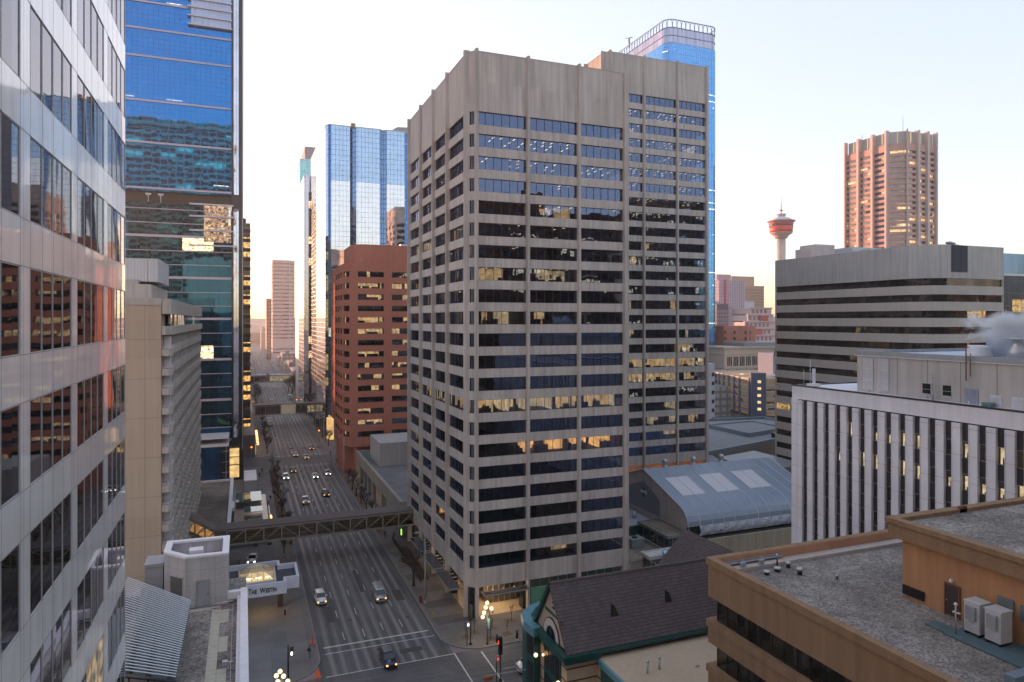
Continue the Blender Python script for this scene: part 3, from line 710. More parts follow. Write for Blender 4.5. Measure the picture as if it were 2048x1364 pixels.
# ------------------------------------------------------------------ beige hotel slab
hot = thing('hotel_tower', 'beige concrete hotel slab with corner balconies and scalloped street wall', 'hotel', (-11, 113, 0))
M['hotel'] = concrete('beige_precast', (.47, .37, .28), 4.7, 5.75, .05, (.22, .17, .12), offv=-0.3, fine=.1, var=.05, streak=.06)
M['hotel2'] = concrete('grey_beige_precast', (.46, .42, .385), 0, 0, fine=.12)
b = MB(); b.box(-60, -11.25, 112, 193, 0, 54.2); b.build('wall', M['hotel'], hot)
b = MB(); b.box(-11.2, -9.95, 112.2, 193.5, 52.9, 55.1); b.box(-60, -11.2, 111.9, 193.5, 54.2, 55.2); b.prism([(-11.2, 112.2), (-10.7, 112.2), (-9.9, 114.2), (-9.9, 193.5), (-11.2, 193.5)], 49.8, 51.1); b.build('roof_band', M['hotel2'], hot)
specs = [((-10.4, 193), (-10.4, 117), 51.1, 52.9, 50)]
g = MB(); f = MB(); glaze(g, f, *specs[0], 0.0, .35, .35); o = g.build('ribbon_window', M['g_A'], hot); f.build('frame', M['hotel2'], o)
rngh = random.Random(3)
nf = 17; pit = 2.87
for k in range(nf):
    z0 = 49.8 - pit * (k + 1)
    o_ = MB(); o_.prism([(-11.2, 112.25), (-10.3, 112.25), (-9.85, 112.9), (-9.85, 115.6), (-11.2, 115.6)], z0 - .25, z0 + .72, 0); bo = o_.build('balcony', M['hotel2'], hot)
    r_ = MB(); 
    for a_, c_ in (((-11.1, 112.3), (-10.3, 112.3)), ((-10.3, 112.3), (-9.9, 112.95)), ((-9.9, 112.95), (-9.9, 115.4))):
        for zz in (z0 + .95, z0 + 1.15): r_.tube((*a_, zz), (*c_, zz), .03, n=4)
    for p_ in ((-11.0, 112.3), (-10.3, 112.3), (-9.9, 112.95), (-9.9, 115.4)): r_.tube((*p_, z0 + .7), (*p_, z0 + 1.17), .03, n=4)
    r_.build('rail', M['white_p'], bo)
    w2 = MB(); w2.box(-11.2, -10.25, 115.2, 116.2, z0 + .72, z0 + 2.62); w2.build('balcony_wall', M['white_p'], hot)
b = MB()
for k in range(nf):     # scalloped precast bays, one per room, all one skin
    z0 = 49.8 - pit * (k + 1)
    for j in range(21):
        y0 = 116.4 + j * 3.65; y1 = y0 + 3.65
        b.prism([(-11.25, y0), (-10.75, y0 + .35), (-10.05, y0 + 1.2), (-10.05, y0 + 2.5), (-10.75, y1 - .2), (-11.25, y1)], z0 - .1, z0 + 1.25)
        b.box(-11.25, -10.5, y0 + .05, y0 + .5, z0 + 1.25, z0 + 2.77); b.box(-11.25, -10.25, y0 + 2.7, y0 + 3.2, z0 + 1.25, z0 + 2.77)
b.build('scalloped_bays', M['hotel2'], hot)
b = MB(); b.box(-11.24, -11.15, 116, 193, 0, 49.8); b.build('window_glass', M['g_A'], hot)
b = MB(); b.box(-60, -13, 116, 140, 55.2, 57.4); b.box(-60, -15, 118, 138, 57.4, 58.2); b.build('roof_plant_base', M['hotel2'], hot)
b = MB(); pp = [(-60, 120), (PYX(316, 120), 120), (-12.3, 122.4), (-12.3, 135), (-60, 135)]; b.prism(pp, 58.0, 61.6); b.build('plant_screen', concrete('white_ribbed_metal', (.60, .585, .60), .45, 0, .06, (.42, .41, .42), fine=.02, streak=.04), hot)
b = MB(); b.tube((PYX(296, 116.5), 116.5, 55), (PYX(296, 116.5), 116.5, 62.8), .05, .03, n=5); b.build('antenna_mast', M['rust'], hot)
b = MB(); b.lathe([(1.2, 61.6), (1.4, 62.3), (1.3, 62.7), (.2, 62.9)], 12, (-27, 124)); b.build('roof_fan', M['steel'], hot)

# ------------------------------------------------------------------ blue glass tower behind the hotel
bt = thing('glass_tower', 'tall deep blue glass tower with dark service core edge behind the hotel', 'glass tower', (0, 240, 0))
M['g_blue'] = curtain('deep_blue_glass', (.005, .03, .07), (.015, .21, .56), .80, 1.5, 1.45, .07, (.01, .06, .16), offv=-.2, tilt=.003, wav=.003, tintvar=.06, lit=.05, litst=.35, litcol=(1, .85, .6), strip=.16, lh=4.35)
M['g_blue2'] = curtain('teal_blue_glass', (.004, .012, .02), (.045, .20, .33), .36, 3.0, 4.35, .06, (.02, .05, .08), offv=-.2, tilt=.008, wav=.010, tintvar=.12, lit=.03, litst=.4)  # same glass as above; shaded reflections put into a darker tint
b = MB(); b.box(-48, -3.6, 240, 285, 92.4, 200); b.build('upper_facade', M['g_blue'], bt)
b = MB(); b.box(-48, -3.6, 240, 285, 9, 88.8); b.build('lower_facade', M['g_blue2'], bt)
b = MB(); b.box(-47.5, -3.6, 241.2, 284, 88.7, 92.5); b.box(-47, -3.6, 241, 284, 0, 9); b.build('recessed_floor', M['black'], bt)
b = MB()
for z in (93.0, 107.2, 120.2, 134, 142.6, 151, 160, 169): b.box(-48.1, -3.5, 239.65, 240.0, z, z + .55)
for k in range(-9, 9):
    z = 52 + 4.35 * k
    b.box(-48.1, -3.5, 239.75, 240.0, z, z + (.75 if k % 3 == 0 else .22))
b.build('sill_bands', plain('mauve_metal_band', (.48, .42, .50), .4, .2, .05), bt)
b = MB(); b.box(-3.6, 0, 239.0, 285, 0, 200); b.build('service_core', plain('black_glass_panel', (.018, .017, .022), .12, 0, 0), bt)
M['g_pale'] = curtain('pale_strip_glass', (.2, .2, .22), (.75, .76, .85), .75, 1.4, 4.35, .08, (.2, .2, .24), tilt=.006, wav=.02)
b = MB(); b.box(-2.95, -1.45, 238.8, 239.0, 92.6, 158); b.box(-2.95, -1.45, 238.8, 239.0, 14, 88); b.build('lift_window', M['g_pale'], bt)
b = MB(); b.box(-.35, -.15, 238.8, 239.0, 10, 200); b.build('edge_trim', M['frame_lt'], bt)
b = MB(); b.box(PYX(408, 239.3), -3.7, 239.2, 239.95, 77.0, 88.6); b.build('pale_framed_bay', curtain('mirror_bay', (.15, .14, .12), (.82, .78, .70), .72, 1.5, 1.45, .12, (.4, .38, .36), tilt=.02, wav=.05), bt)
b = MB()
for z in (75.6, 80.4, 84.9, 88.7): b.box(-16, -3.0, 238.5, 239.9, z, z + .45)
for z in (145.8, 148.6, 151.4, 154): b.box(-16.5, -3.4, 238.6, 240, z, z + .4)
b.build('louvre_blades', plain('pale_blade', (.5, .5, .58), .4, .3, .05), bt)
b = MB(); b.box(-15.5, -3.7, 239.1, 239.9, 146, 170); b.build('louvre_screen', concrete('pale_louvre', (.52, .62, .86), 0, .7, .1, (.34, .42, .62)), bt)
for px in (297, 322):
    b = MB(); x = PYX(px, 240); b.tube((x, 239.6, 88.9), (x, 239.6, 91.5), .1); b.box(x - .8, x + .8, 239.4, 239.9, 91.2, 91.6); b.tube((x - .7, 239.6, 91.4), (x - .2, 239.6, 90.6), .06); b.tube((x + .7, 239.6, 91.4), (x + .2, 239.6, 90.6), .06); b.build('maintenance_arm', M['white_p'], bt)
# low podium parts at its foot
b = MB(); b.box(-20, -6.4, 229, 240, 0, 13); b.build('lobby_block', curtain('cobalt_panel', (.01, .05, .12), (.08, .3, .6), .3, 1.6, 8, .03), bt)
b = MB(); b.box(-20, -4.2, 228.3, 240, 13, 13.6); b.box(-20, -4.2, 229.5, 240, 15.2, 15.6); b.build('entrance_roof', M['white_p'], bt)
b = MB(); b.box(-6.3, -4.3, 229.4, 240, 0, 12.9); b.build('side_window', curtain('stair_glass', (.012, .012, .02), (.4, .42, .5), .3, 2, 3.2, .14, (.35, .36, .42)), bt)
b = MB(); b.box(-4.1, -1.3, 236.5, 238.6, 1.5, 10.5); b.build('lit_lobby', roomwall('lobby_glow', (.95, .62, .24), .13), bt)
b = MB(); b.box(-4.15, -1.25, 236.3, 236.45, 5.4, 5.7); b.box(-4.15, -1.25, 236.3, 236.45, 8, 8.2); b.build('lobby_mullions', M['frame_dk'], bt)

# ------------------------------------------------------------------ dark sliver tower
dk = thing('office_tower', 'narrow dark banded tower beyond the blue glass tower, many windows lit amber', 'office tower', (2.6, 300, 0))
b = MB(); b.box(-25, 2.65, 300, 345, 0, 91.7); b.build('facade', curtain('dark_lit_bands', (.012, .010, .010), (.55, .45, .42), .22, 2.4, 3.9, .12, (.03, .03, .03), lit=.36, litcol=(1, .52, .14), litst=.22, lh=3.9, spand=(3.9, 1.7, .5)), dk)
b = MB(); 
for k in range(23): b.box(-25.1, 2.75, 299.7, 300.0, 2 + 3.9 * k, 3.5 + 3.9 * k)
b.build('spandrel', plain('dark_bronze_band', (.055, .045, .04), .4, .3, .1), dk)
b = MB(); b.box(-20, 1, 303, 340, 91.7, 94); b.build('roof_plant', M['room'], dk)

# ------------------------------------------------------------------ mirror-glass tower beyond the brick building
mt = thing('glass_tower', 'mirror glass tower with notched blue corners right of the street', 'glass tower', (34, 311, 0))
M['mirror'] = curtain('mirror_glass', (.05, .07, .1), (.80, .81, .85), .84, 1.63, 2.26, .09, (.20, .20, .22), tilt=.004, wav=.004, tintvar=.04, lit=.02, litcol=(1, .9, .7), litst=.5, strip=.14, lh=9.04)
M['mirror_b'] = curtain('mirror_glass_blue', (.04, .09, .16), (.42, .58, .78), .8, 1.63, 2.26, .12, (.10, .13, .20), tilt=.004, wav=.01, tintvar=.06)  # bluer tint; on the notches it paints in their darker reflection
Yf = 311; pf = [(34, 384), (34, 313.6), (35.0, 311.7), (36.1, Yf), (44.4, Yf), (45.8, Yf + 1.8), (47.2, Yf), (57.8, Yf), (59.3, Yf + 1.8), (60.8, Yf), (69.2, Yf), (71.2, Yf + 2.2), (71.2, 384)]
b = MB(); n = len(pf); 
for i in range(n):
    a, c = pf[i], pf[(i + 1) % n]; m_ = 0 if abs(a[0] - c[0]) < .01 or abs(a[1] - c[1]) < .01 else 1
    for (z0, z1, mm) in ((0, 114, m_), (114, 138.4, 1 if a[1] < 384 and not (a[0] == 34 and c[0] == 34) else m_)):
        b.face([(*a, z0), (*c, z0), (*c, z1), (*a, z1)], mm)
b.face([(*p, 138.4) for p in pf], 0)
b.build('curtain_wall', [M['mirror'], M['mirror_b']], mt)
b = MB(); b.ring(inset(pf, -.1), .5, 138.4, 138.9); b.build('parapet', M['frame_lt'], mt)
b = MB(); b.box(45, 47, 312, 314, 138.9, 140.6); b.build('roof_unit', plain('tan_box', (.35, .28, .22), .7), mt)
b = MB(); b.box(34.2, 36.5, 304, 311, 0, 9); b.build('street_lobby', roomwall('street_lobby_glow', (.95, .60, .22), .10), mt)
t2 = thing('glass_tower', 'slimmer mirror glass tower with dark slot beyond the notched mirror tower', 'glass tower', (30.7, 388, 0))
b = MB(); b.box(30.7, 45, 388, 428, 0, 131); b.build('curtain_wall', M['mirror'], t2)
b = MB(); b.box(33.2, 34.2, 387.6, 388, 0, 122); b.build('dark_slot', curtain('dark_slot_glass', (.01, .01, .01), (.35, .35, .4), .25, 1.6, 3.9, .06, lit=.15, litcol=(1, .6, .25), litst=.3, lh=3.9), t2)
t3 = thing('glass_tower', 'teal capped glass tower farthest along the right side of the street', 'glass tower', (33.2, 450, 0))
b = MB(); b.box(33.2, 60, 450, 486, 0, 154); b.build('curtain_wall', curtain('teal_glass', (.08, .2, .22), (.35, .68, .72), .6, 1.8, 3.6, .12, (.2, .4, .42), tilt=.004), t3)
b = MB(); b.box(33.0, 33.15, 451, 486, 0, 140); b.build('flank_wall', plain('pale_flank', (.5, .42, .38), .6), t3)
t4 = thing('office_tower', 'plain mauve grey tower top rising behind the mirror glass tower', 'office tower', (40, 480, 0))
b = MB(); b.box(40.2, 66, 500, 530, 0, 174); b.build('wall', concrete('mauve_cladding', (.36, .33, .38), 2.4, 3.9, .3, (.26, .24, .28)), t4)
t5 = thing('office_tower', 'grey tower with sloping top right behind the mirror glass tower', 'office tower', (84.6, 400, 0))
b = MB(); b.prism([(80, 400), (120, 400), (120, 430), (80, 430)], 0, 163); b.build('wall', concrete('grey_cladding', (.30, .30, .34), 2.4, 3.9, .3, (.2, .2, .24)), t5)
b = MB(); b.face([(80, 400, 163), (84.6, 400, 166), (120, 400, 168), (120, 400, 163)]); b.face([(80, 430, 163), (120, 430, 163), (120, 430, 168), (84.6, 430, 166)]); b.face([(84.6, 400, 166), (84.6, 430, 166), (120, 430, 168), (120, 400, 168)]); b.face([(80, 400, 163), (80, 430, 163), (84.6, 430, 166), (84.6, 400, 166)]); b.build('sloping_roof', M['grey_p'], t5)

# ------------------------------------------------------------------ red brick tower
bk = thing('office_tower', 'red brick mid-rise tower with rounded brick penthouse across the street', 'office tower', (33, 231, 0))
M['brick'] = concrete('red_brick', (.50, .195, .135), .48, .16, .02, (.22, .085, .055), var=.06, streak=.04, fine=.08, panelvar=.06)
M['g_brick'] = clearglass('brick_tower_glass', (.55, .6, .7), .20, (.45, .43, .42), 1.5, 3.83)
pb = [(31.2, 257), (31.2, 236.5), (33.2, 231), (66, 231), (66, 257)]
rows = [(68.3 - 3.83 * i - 1.85, 68.3 - 3.83 * i) for i in range(15)]
xs = lambda px: (PYX(px, 231) - 33.2) / (66 - 33.2)
banded(bk, pb, 9.6, 71.0, rows, M['brick'], M['g_brick'], {0: splits(3, .06, .04), 1: [(.12, .84)], 2: [(xs(716), xs(768)), (xs(784), xs(832)), (.78, .98)]}, M['frame_dk'], .4, pane=1.5, maxn=100, core=False)
b = MB(); rngb = random.Random(8)   # rooms: 0 wall, 1 lit, 2 dark blind, 3 strip
b.box(38, 64, 238, 256, 9.6, 70, 0)
for i, (z0, z1) in enumerate(rows):
    b.prism(inset(pb, .6), z0 - 1.93, z0 - .05, 4)
    for (xa, xb) in ((PYX(716, 231), PYX(768, 231)), (PYX(784, 231), 58.6), (58.8, 65.5)):
        x = xa
        while x < xb - .5:
            wd = rngb.choice([1.5, 3, 3, 4.5]); x1 = min(xb, x + wd); r = rngb.random()
            if r < (.55 if i in (1, 4, 5, 7, 9) else .22): 
                dd = rngb.uniform(1.5, 4.5); b.box(x, x1, 231.5 + dd, 231.6 + dd, z0, z1 + .02, 1)
                if rngb.random() < .5: b.box(x + .3, x1 - .4, 233, 233.4, z0, z0 + rngb.uniform(.5, 1), 0)
                b.box(x + .4, x + .6, 232.3, 233.4, z1 - .02, z1, 3)
            elif r < .6: b.box(x, x1 - .1, 231.55, 231.6, z0 + rngb.choice([0, .6, 1]), z1, 2)
            if rngb.random() < .4: b.box(x1 - .08, x1, 231.6, 236, z0, z1, 0)
            x = x1
    for j in range(5):
        if rngb.random() < .35: b.box(32.6, 32.7, 238 + j * 3.6, 240.4 + j * 3.6, z0, z1, 1)
b.build('interior', [M['room'], M['lit'], M['blindbl'], M['strip'], M['ceil']], bk)
cap = []
cx0, cx1, cy0, cy1, rr = 34.2, 64, 233, 255, 4.5
for i in range(7): t_ = math.pi + i * math.pi / 12; cap.append((cx0 + rr + rr * math.cos(t_), cy0 + rr + rr * math.sin(t_)))
cap += [(cx1, cy0), (cx1, cy1), (cx0, cy1)]
b = MB(); b.prism(cap, 70.2, 77.6); b.build('brick_penthouse', M['brick'], bk)
b = MB(); b.box(31.7, 65, 236.7, 256.5, 0, 9.7); b.build('brick_base', M['brick'], bk)
for x in (34.4, 40, 46, 52, 58): b = MB(); b.box(x, x + 1, 231.3, 232.3, 0, 9.6); b.build('column', M['brick'], bk)
b = MB()
for x in (52, 55, 57): b.box(x, x + 3.5, 240, 243, 77.6, 78.9 + (x - 52) * .2)
b.tube((58, 244, 78), (58, 244, 80), .3); b.build('roof_units', M['white_p'], bk)

# ------------------------------------------------------------------ concrete podium next to the nearer tower
pd = thing('podium_building', 'low grey concrete podium with colonnade and flat roof between brick tower and office tower', 'podium', (34.5, 160, 0))
M['podc'] = concrete('grey_beige_concrete', (.31, .285, .26), 3.2, 0, .05, fine=.1)
b = MB(); b.box(34.5, 35.3, 160, 228, 5.6, 9.0); b.box(35.3, 70, 227.2, 228, 5.6, 9.0); b.box(35.3, 70, 160, 160.8, 5.6, 9); b.build('roof_edge', M['podc'], pd)
b = MB(); b.box(35.3, 70, 160.8, 227.2, 7.6, 8.0); b.build('roof', M['flatroof'], pd)
b = MB(); b.box(38.5, 70, 161, 227, 0, 7.6); b.build('shop_wall', M['podc'], pd)
for i in range(10):
    b = MB(); y = 162 + i * 7.2; b.box(34.6, 35.9, y, y + 1.4, 0, 5.6); b.build('column', M['podc'], pd)
b = MB(); b.box(38.3, 38.45, 163, 226, .4, 4.2); b.build('shopfront', curtain('shop_strip', (.02, .02, .02), (.4, .4, .42), .2, 2, 4.2, .1, lit=.3, litst=.35), pd)
b = MB(); b.box(38.0, 38.25, 170, 178, 3.2, 4.4); b.build('lit_sign', emit('shop_sign_glow', (1, .95, .85), .3, False), pd)
b = MB(); b.box(PYX(760, 205), 66, 205, 222, 8.0, 15.0); o = b.build('roof_penthouse', concrete('pale_roof_box', (.44, .42, .41), 2.5, 0, .04), pd)
for x in (47.6, 53):
    b = MB(); b.box(x, x + 3.6, 204.9, 205.0, 9.2, 10.4); b.build('window', M['black'], pd)
b = MB()
for x, y in ((43, 224), (44.4, 223), (50, 220)): b.tube((x, y, 8), (x, y, 10.5), .12)
b.build('roof_pipe', M['rust'], pd)

# ------------------------------------------------------------------ far pink-striped slab
fs = thing('office_tower', 'pale pink striped slab tower far down the street', 'office tower', (33.6, 900, 0))
rows = [(52 - 4.65 * k, 53.6 - 4.65 * k) for k in range(-15, 10) if k not in (6, 7)]
p_ = [(33.6, 940), (33.6, 900), (54, 900), (60.4, 906), (60.4, 940)]
banded(fs, p_, 0, 127, rows, concrete('pink_precast', (.50, .40, .38), 0, 0, fine=.02), curtain('far_strip', (.08, .06, .06), (.5, .4, .4), .3, 3, 4, .2), {1: [(.06, .98)], 0: [(.05, .95)], 2: [(.1, .9)]}, None, .6, maxn=100, core=M['room'])
fa = thing('office_building', 'lower reddish annex hugging the left side of the pink striped slab', 'office building', (31, 945, 0))
b = MB(); b.box(28, 34, 945, 990, 0, 80); b.build('wall', concrete('reddish_precast', (.38, .22, .18), 4, 4.6, 1.4, (.16, .12, .12)), fa)
fb_ = thing('office_building', 'pale rounded block at the bend of the far street', 'office building', (20, 1150, 0))
b = MB(); b.box(26, 52, 1150, 1190, 0, 32); b.build('wall', concrete('far_pale', (.35, .29, .28), 5, 4, 1.2, (.25, .2, .2)), fb_)
# ------------------------------------------------------------------ rounded blue tower with arched crown
rb = thing('glass_tower', 'tallest glass tower with rounded corners and open arched crown', 'glass tower', (254, 373, 0))
def rrect(x0, x1, y0, y1, r, n=5):
    P = []
    for cx, cy, a0 in ((x1 - r, y0 + r, -90), (x1 - r, y1 - r, 0), (x0 + r, y1 - r, 90), (x0 + r, y0 + r, 180)):
        for i in range(n + 1): a = R(a0 + 90 * i / n); P.append((cx + r * math.cos(a), cy + r * math.sin(a)))
    return P
pr = rrect(254, 295, 373, 470, 6)
Z1_, Z2_, Z3_ = 231.5, 241.5, 247.0
M['g_crown'] = curtain('crown_glass', (.25, .22, .34), (.62, .66, .80), .45, 3.4, 9.0, .35, (.10, .13, .28), offv=-223, tilt=.003)
M['g_sky'] = curtain('sky_blue_glass', (.02, .12, .30), (.16, .45, .88), .68, 1.7, 4.2, .14, (.06, .16, .36), tilt=.004, wav=.01, tintvar=.05, lit=.09, litcol=(1, .97, .85), litst=.5, strip=.35, lh=4.2)
b = MB(); b.prism(pr, 0, Z1_, 0); b.build('curtain_wall', M['g_sky'], rb)
b = MB(); b.prism(inset(pr, .3), Z1_, Z2_, 0); b.build('crown_screen', M['g_crown'], rb)
b = MB(); b.ring(pr, .4, Z3_ - .4, Z3_); b.ring(pr, .35, Z1_, Z1_ + .3); b.ring(pr, .35, 236.4, 236.7); b.ring(pr, .4, Z2_, Z2_ + .35); b.build('crown_rail', plain('blue_grey_steel', (.10, .14, .26), .4, .5, 0), rb)
# arches
segs = []; 
tot = 0; P = pr + [pr[0]]
for a, c in zip(P[:-1], P[1:]): L = math.hypot(c[0] - a[0], c[1] - a[1]); segs.append((tot, L, a, c)); tot += L
def along(s):
    s %= tot
    for t0, L, a, c in segs:
        if s <= t0 + L: return lerp2(a, c, (s - t0) / L)
    return pr[0]
b = MB(); na = int(tot / 3.4)
for i in range(na):
    s0 = i * tot / na; L = tot / na
    pts_ = [(along(s0 + .15), Z2_)] + [(along(s0 + L / 2 - (L / 2 - .15) * math.cos(a)), Z3_ - 2.6 + 2.2 * math.sin(a)) for a in [math.pi * k / 6 for k in range(7)]] + [(along(s0 + L - .15), Z2_)]
    for (p0, z0), (p1, z1) in zip(pts_[:-1], pts_[1:]): b.tube((*p0, z0), (*p1, z1), .2, n=4, caps=False)
b.build('crown_arches', bpy.data.materials['blue_grey_steel'], rb)
b = MB(); q = (254.5, 420); b.tube((*q, 245), (q[0], q[1], 252), .5); b.tube((q[0] - 1, q[1] - 6, 250), (q[0] + 1, q[1] + 7, 254.5), .25); b.build('davit_crane', M['frame_dk'], rb)
# ------------------------------------------------------------------ observation tower
ot = thing('observation_tower', 'slender concrete observation tower with red bowl-shaped pod and mast', 'observation tower', (579, 621, 0))
c0 = (579, 621)
b = MB(); b.lathe([(6.5, 0), (5.4, 30), (4.9, 80), (4.8, 147)], 24, c0); b.build('shaft', concrete('tower_concrete', (.52, .43, .36), 3, 0, .12, fine=.03), ot)
b = MB(); b.lathe([(7, 146.5), (7.2, 148.0), (9.5, 150.5), (12.3, 152.1), (12.4, 152.9)], 28, c0); b.build('pod_base', plain('pod_fluting', (.50, .36, .28), .6), ot)
b = MB(); b.lathe([(12.3, 152.9), (13.1, 160.1)], 28, c0); b.lathe([(13.3, 162.5), (13.6, 164.8)], 28, c0); b.build('pod_wall', plain('red_cladding', (.70, .06, .045), .5, 0, .05), ot)
b = MB(); b.lathe([(13.05, 160.1), (13.35, 162.5)], 28, c0); b.build('pod_window', plain('pod_glass', (.07, .06, .06), .3), ot)
b = MB(); b.lathe([(13.4, 164.8), (15.6, 165.7), (15.6, 166.5), (13.4, 166.7)], 28, c0); b.build('pod_ring', plain('pod_grey', (.33, .28, .28), .6), ot)
b = MB(); b.lathe([(13.2, 166.7), (11, 168.7), (7.5, 170.5), (5, 171.1)], 28, c0); b.build('pod_roof', M['white_p'], ot)
b = MB(); b.lathe([(4.3, 171.1), (4.3, 172.0), (5.5, 173.7), (5.6, 174.5), (1, 174.7)], 20, c0); b.build('roof_drum', plain('drum_pink', (.52, .38, .36), .6), ot)
b = MB(); b.tube((*c0, 174.5), (*c0, 181.5), .6, .5); b.lathe([(2.2, 178.3), (2.2, 179.1)], 12, c0); b.tube((*c0, 181.5), (*c0, 195), .45, .12); b.build('mast', plain('mast_pink', (.35, .18, .18), .5), ot)
# ------------------------------------------------------------------ fluted pink granite tower
fl = thing('office_tower', 'pink granite tower with tall projecting fins and notched crown above the striped building', 'office tower', (417, 346, 0))
gran = concrete('pink_granite', (.60, .36, .30), 1.7, 0, .12, fine=.03, streak=.03); fin = plain('pale_pink_fin', (.56, .45, .42), .6, 0, .04)
pl = [(417, 382), (417, 346), (426, 338), (453.6, 338), (453.6, 382)]
rows = [(169.4 - 3.9 * i - 2.0, 169.4 - 3.9 * i) for i in range(31)]
g_l = curtain('granite_tower_glass', (.03, .024, .022), (.72, .55, .50), .28, 1.9, 3.9, .12, (.08, .06, .06), tilt=.02, wav=.04, tintvar=.2, lit=.14, litcol=(1, .60, .24), litst=.22, lh=3.9)
banded(fl, pl, 30, 174.2, rows, gran, g_l, {0: splits(3, .06, .03), 1: [(.1, .92)], 2: splits(3, .06, .03)}, None, .6, maxn=100, core=M['room'])
b = MB(); b.prism(inset(pl, 1.5), 173.5, 182.8); b.build('crown_wall', plain('crown_panels', (.47, .42, .38), .6, 0, .06), fl)
for e, ts in ((0, (0, 1 / 3, 2 / 3, .985)), (1, (1.0,)), (2, (1 / 3, 2 / 3, .985))):
    a, c = pl[e], pl[e + 1]; L = math.hypot(c[0] - a[0], c[1] - a[1])
    for t_ in ts:
        f_ = MB(); p = lerp2(a, c, t_ - .9 / L if t_ > 0 else 0); q = lerp2(a, c, t_ + .9 / L if t_ < .98 else 1.0); f_.wall(p, q, 0, 183.6, 3.2, 0, 1.7); f_.build('fin', fin, fl)
b = MB()
for e in (0, 1, 2):
    a, c = pl[e], pl[e + 1]
    for k in range(3):
        t_ = (k + .5) / 3 if e != 1 else .5
        p = lerp2(a, c, t_); q = lerp2(a, c, t_ + .01); b.wall(p, q, 175, 182.5, .2, 0, -1.25)
b.build('crown_lamp', emit('crown_uplight', (1, .62, .28), .16, False), fl)  # emissive strips stand in for the glow on the crown panels
b = MB(); b.tube((434, 348, 183), (434, 348, 197), .15, .08); b.tube((441, 350, 183), (447, 349, 186.5), .3); b.tube((420, 370, 183), (420, 370, 187), .15); b.build('roof_aerial', M['frame_dk'], fl)
# ------------------------------------------------------------------ striped building
stp = thing('office_building', 'wide low-rise with alternating pale concrete and dark window bands', 'office building', (150, 118, 0))
ps = [(150, 163.4), (150, 118.6), (152.6, 114.6), (156, 113.2), (175.9, 113.2), (175.9, 163.4)]
rows = [(62.0 - 3.88 * i - 1.75, 62.0 - 3.88 * i) for i in range(14)]
M['g_M'] = curtain('bronze_band_glass', (.030, .022, .018), (.55, .48, .45), .09, 2.2, 3.88, .04, (.02, .018, .016), tilt=.012, wav=.03, tintvar=.3, lit=.04, litcol=(1, .62, .22), litst=.08, lh=3.88)
Mconc = concrete('pale_grey_precast', (.56, .505, .46), 0, 0, .03, fine=.08, var=.06, streak=.05); Mtop = concrete('pale_grey_precast_panels', (.53, .50, .48), 2.24, 0, .05, (.26, .25, .24), fine=.08, streak=.1)
banded(stp, ps, 0, 70, rows, Mconc, M['g_M'], {0: [(.0, 1.0)], 1: [(0, 1)], 2: [(0, 1)], 3: [(0, 1)]}, None, .35, maxn=100, core=M['room'], topmat=Mtop)
b = MB(); b.box(157.2, 162.6, 113.0, 113.5, 63.6, 69.9); b.build('dark_louvre', concrete('louvre_dark', (.075, .075, .09), .9, 0, .06, (.04, .04, .05)), stp)
b = MB(); b.box(152, 164, 137, 143, 69, 71.6); b.box(154, 158, 133, 136, 69, 71); b.build('cooling_unit', M['white_p'], stp)
for (x, y) in ((163, 118), (165.5, 119), (171, 122)):
    b = MB(); b.lathe([(.5, 69), (.5, 70.9), (.8, 71.0), (.8, 71.4), (.3, 71.5)], 10, (x, y)); b.build('roof_flue', M['steel'], stp)
# ------------------------------------------------------------------ dark blue glass block at right edge
db = thing('office_building', 'dark navy glass office block cut off by the right edge', 'office building', (217, 140, 0))
b = MB(); b.box(200, 260, 150, 190, 0, 67); b.build('curtain_wall', curtain('navy_glass', (.008, .010, .018), (.25, .28, .4), .10, 3.4, 4.2, .14, (.09, .10, .14), tilt=.01, lit=.08, litcol=(1, .6, .2), litst=.12), db)
b = MB(); b.box(210, 262, 158, 195, 67, 75.2); b.build('upper_block', curtain('blue_grey_panel', (.07, .13, .22), (.35, .5, .7), .3, 6, 12, .1), db)
b = MB(); b.box(199.6, 260, 149.6, 150, 66.6, 67.3); b.build('parapet', M['frame_lt'], db)
# ------------------------------------------------------------------ white box beyond
wb = thing('office_building', 'plain pale pink block with stepped top peeking over the striped building', 'office building', (290, 300, 0))
b = MB(); b.box(301.5, 322.6, 300, 312, 0, 93.0); b.box(305, 319, 299.9, 312.1, 93.0, 95.4); b.build('wall', concrete('pale_pink_block', (.52, .45, .45), 6, 0, .1), wb)
# ------------------------------------------------------------------ pier-fronted building
vp = thing('office_building', 'office block with close white vertical piers and dark slot windows', 'office building', (74.6, 77.5, 0))
XN = 74.6; YN = 77.5; pier = concrete('white_precast_pier', (.74, .72, .77), 0, 2.98, .035, (.32, .31, .33), fine=.05, streak=.07, offv=.3)
b = MB(); b.box(XN + 1.6, XN + 30, 20, YN - .3, 0, 41.0, 0); b.build('core', M['room'], vp)
b = MB(); b.box(XN - .05, XN + 30, 19.9, YN + .3, 40.6, 42.45); b.box(XN - .1, XN + .4, YN - .9, YN + .35, 0, 40.6); b.box(XN + .4, XN + 30, YN - .3, YN + .3, 0, 40.6); b.build('wall', pier, vp)
b = MB(); b.box(XN - .12, XN + .6, 20, YN + .36, 42.45, 42.6); b.box(XN, XN + 30, YN - .4, YN + .36, 42.45, 42.6); b.build('parapet_cap', M['frame_dk'], vp)
pit_y = .02584 * 74.6; ypiers = [YN - .35 - pit_y * (i + .5) for i in range(29)]
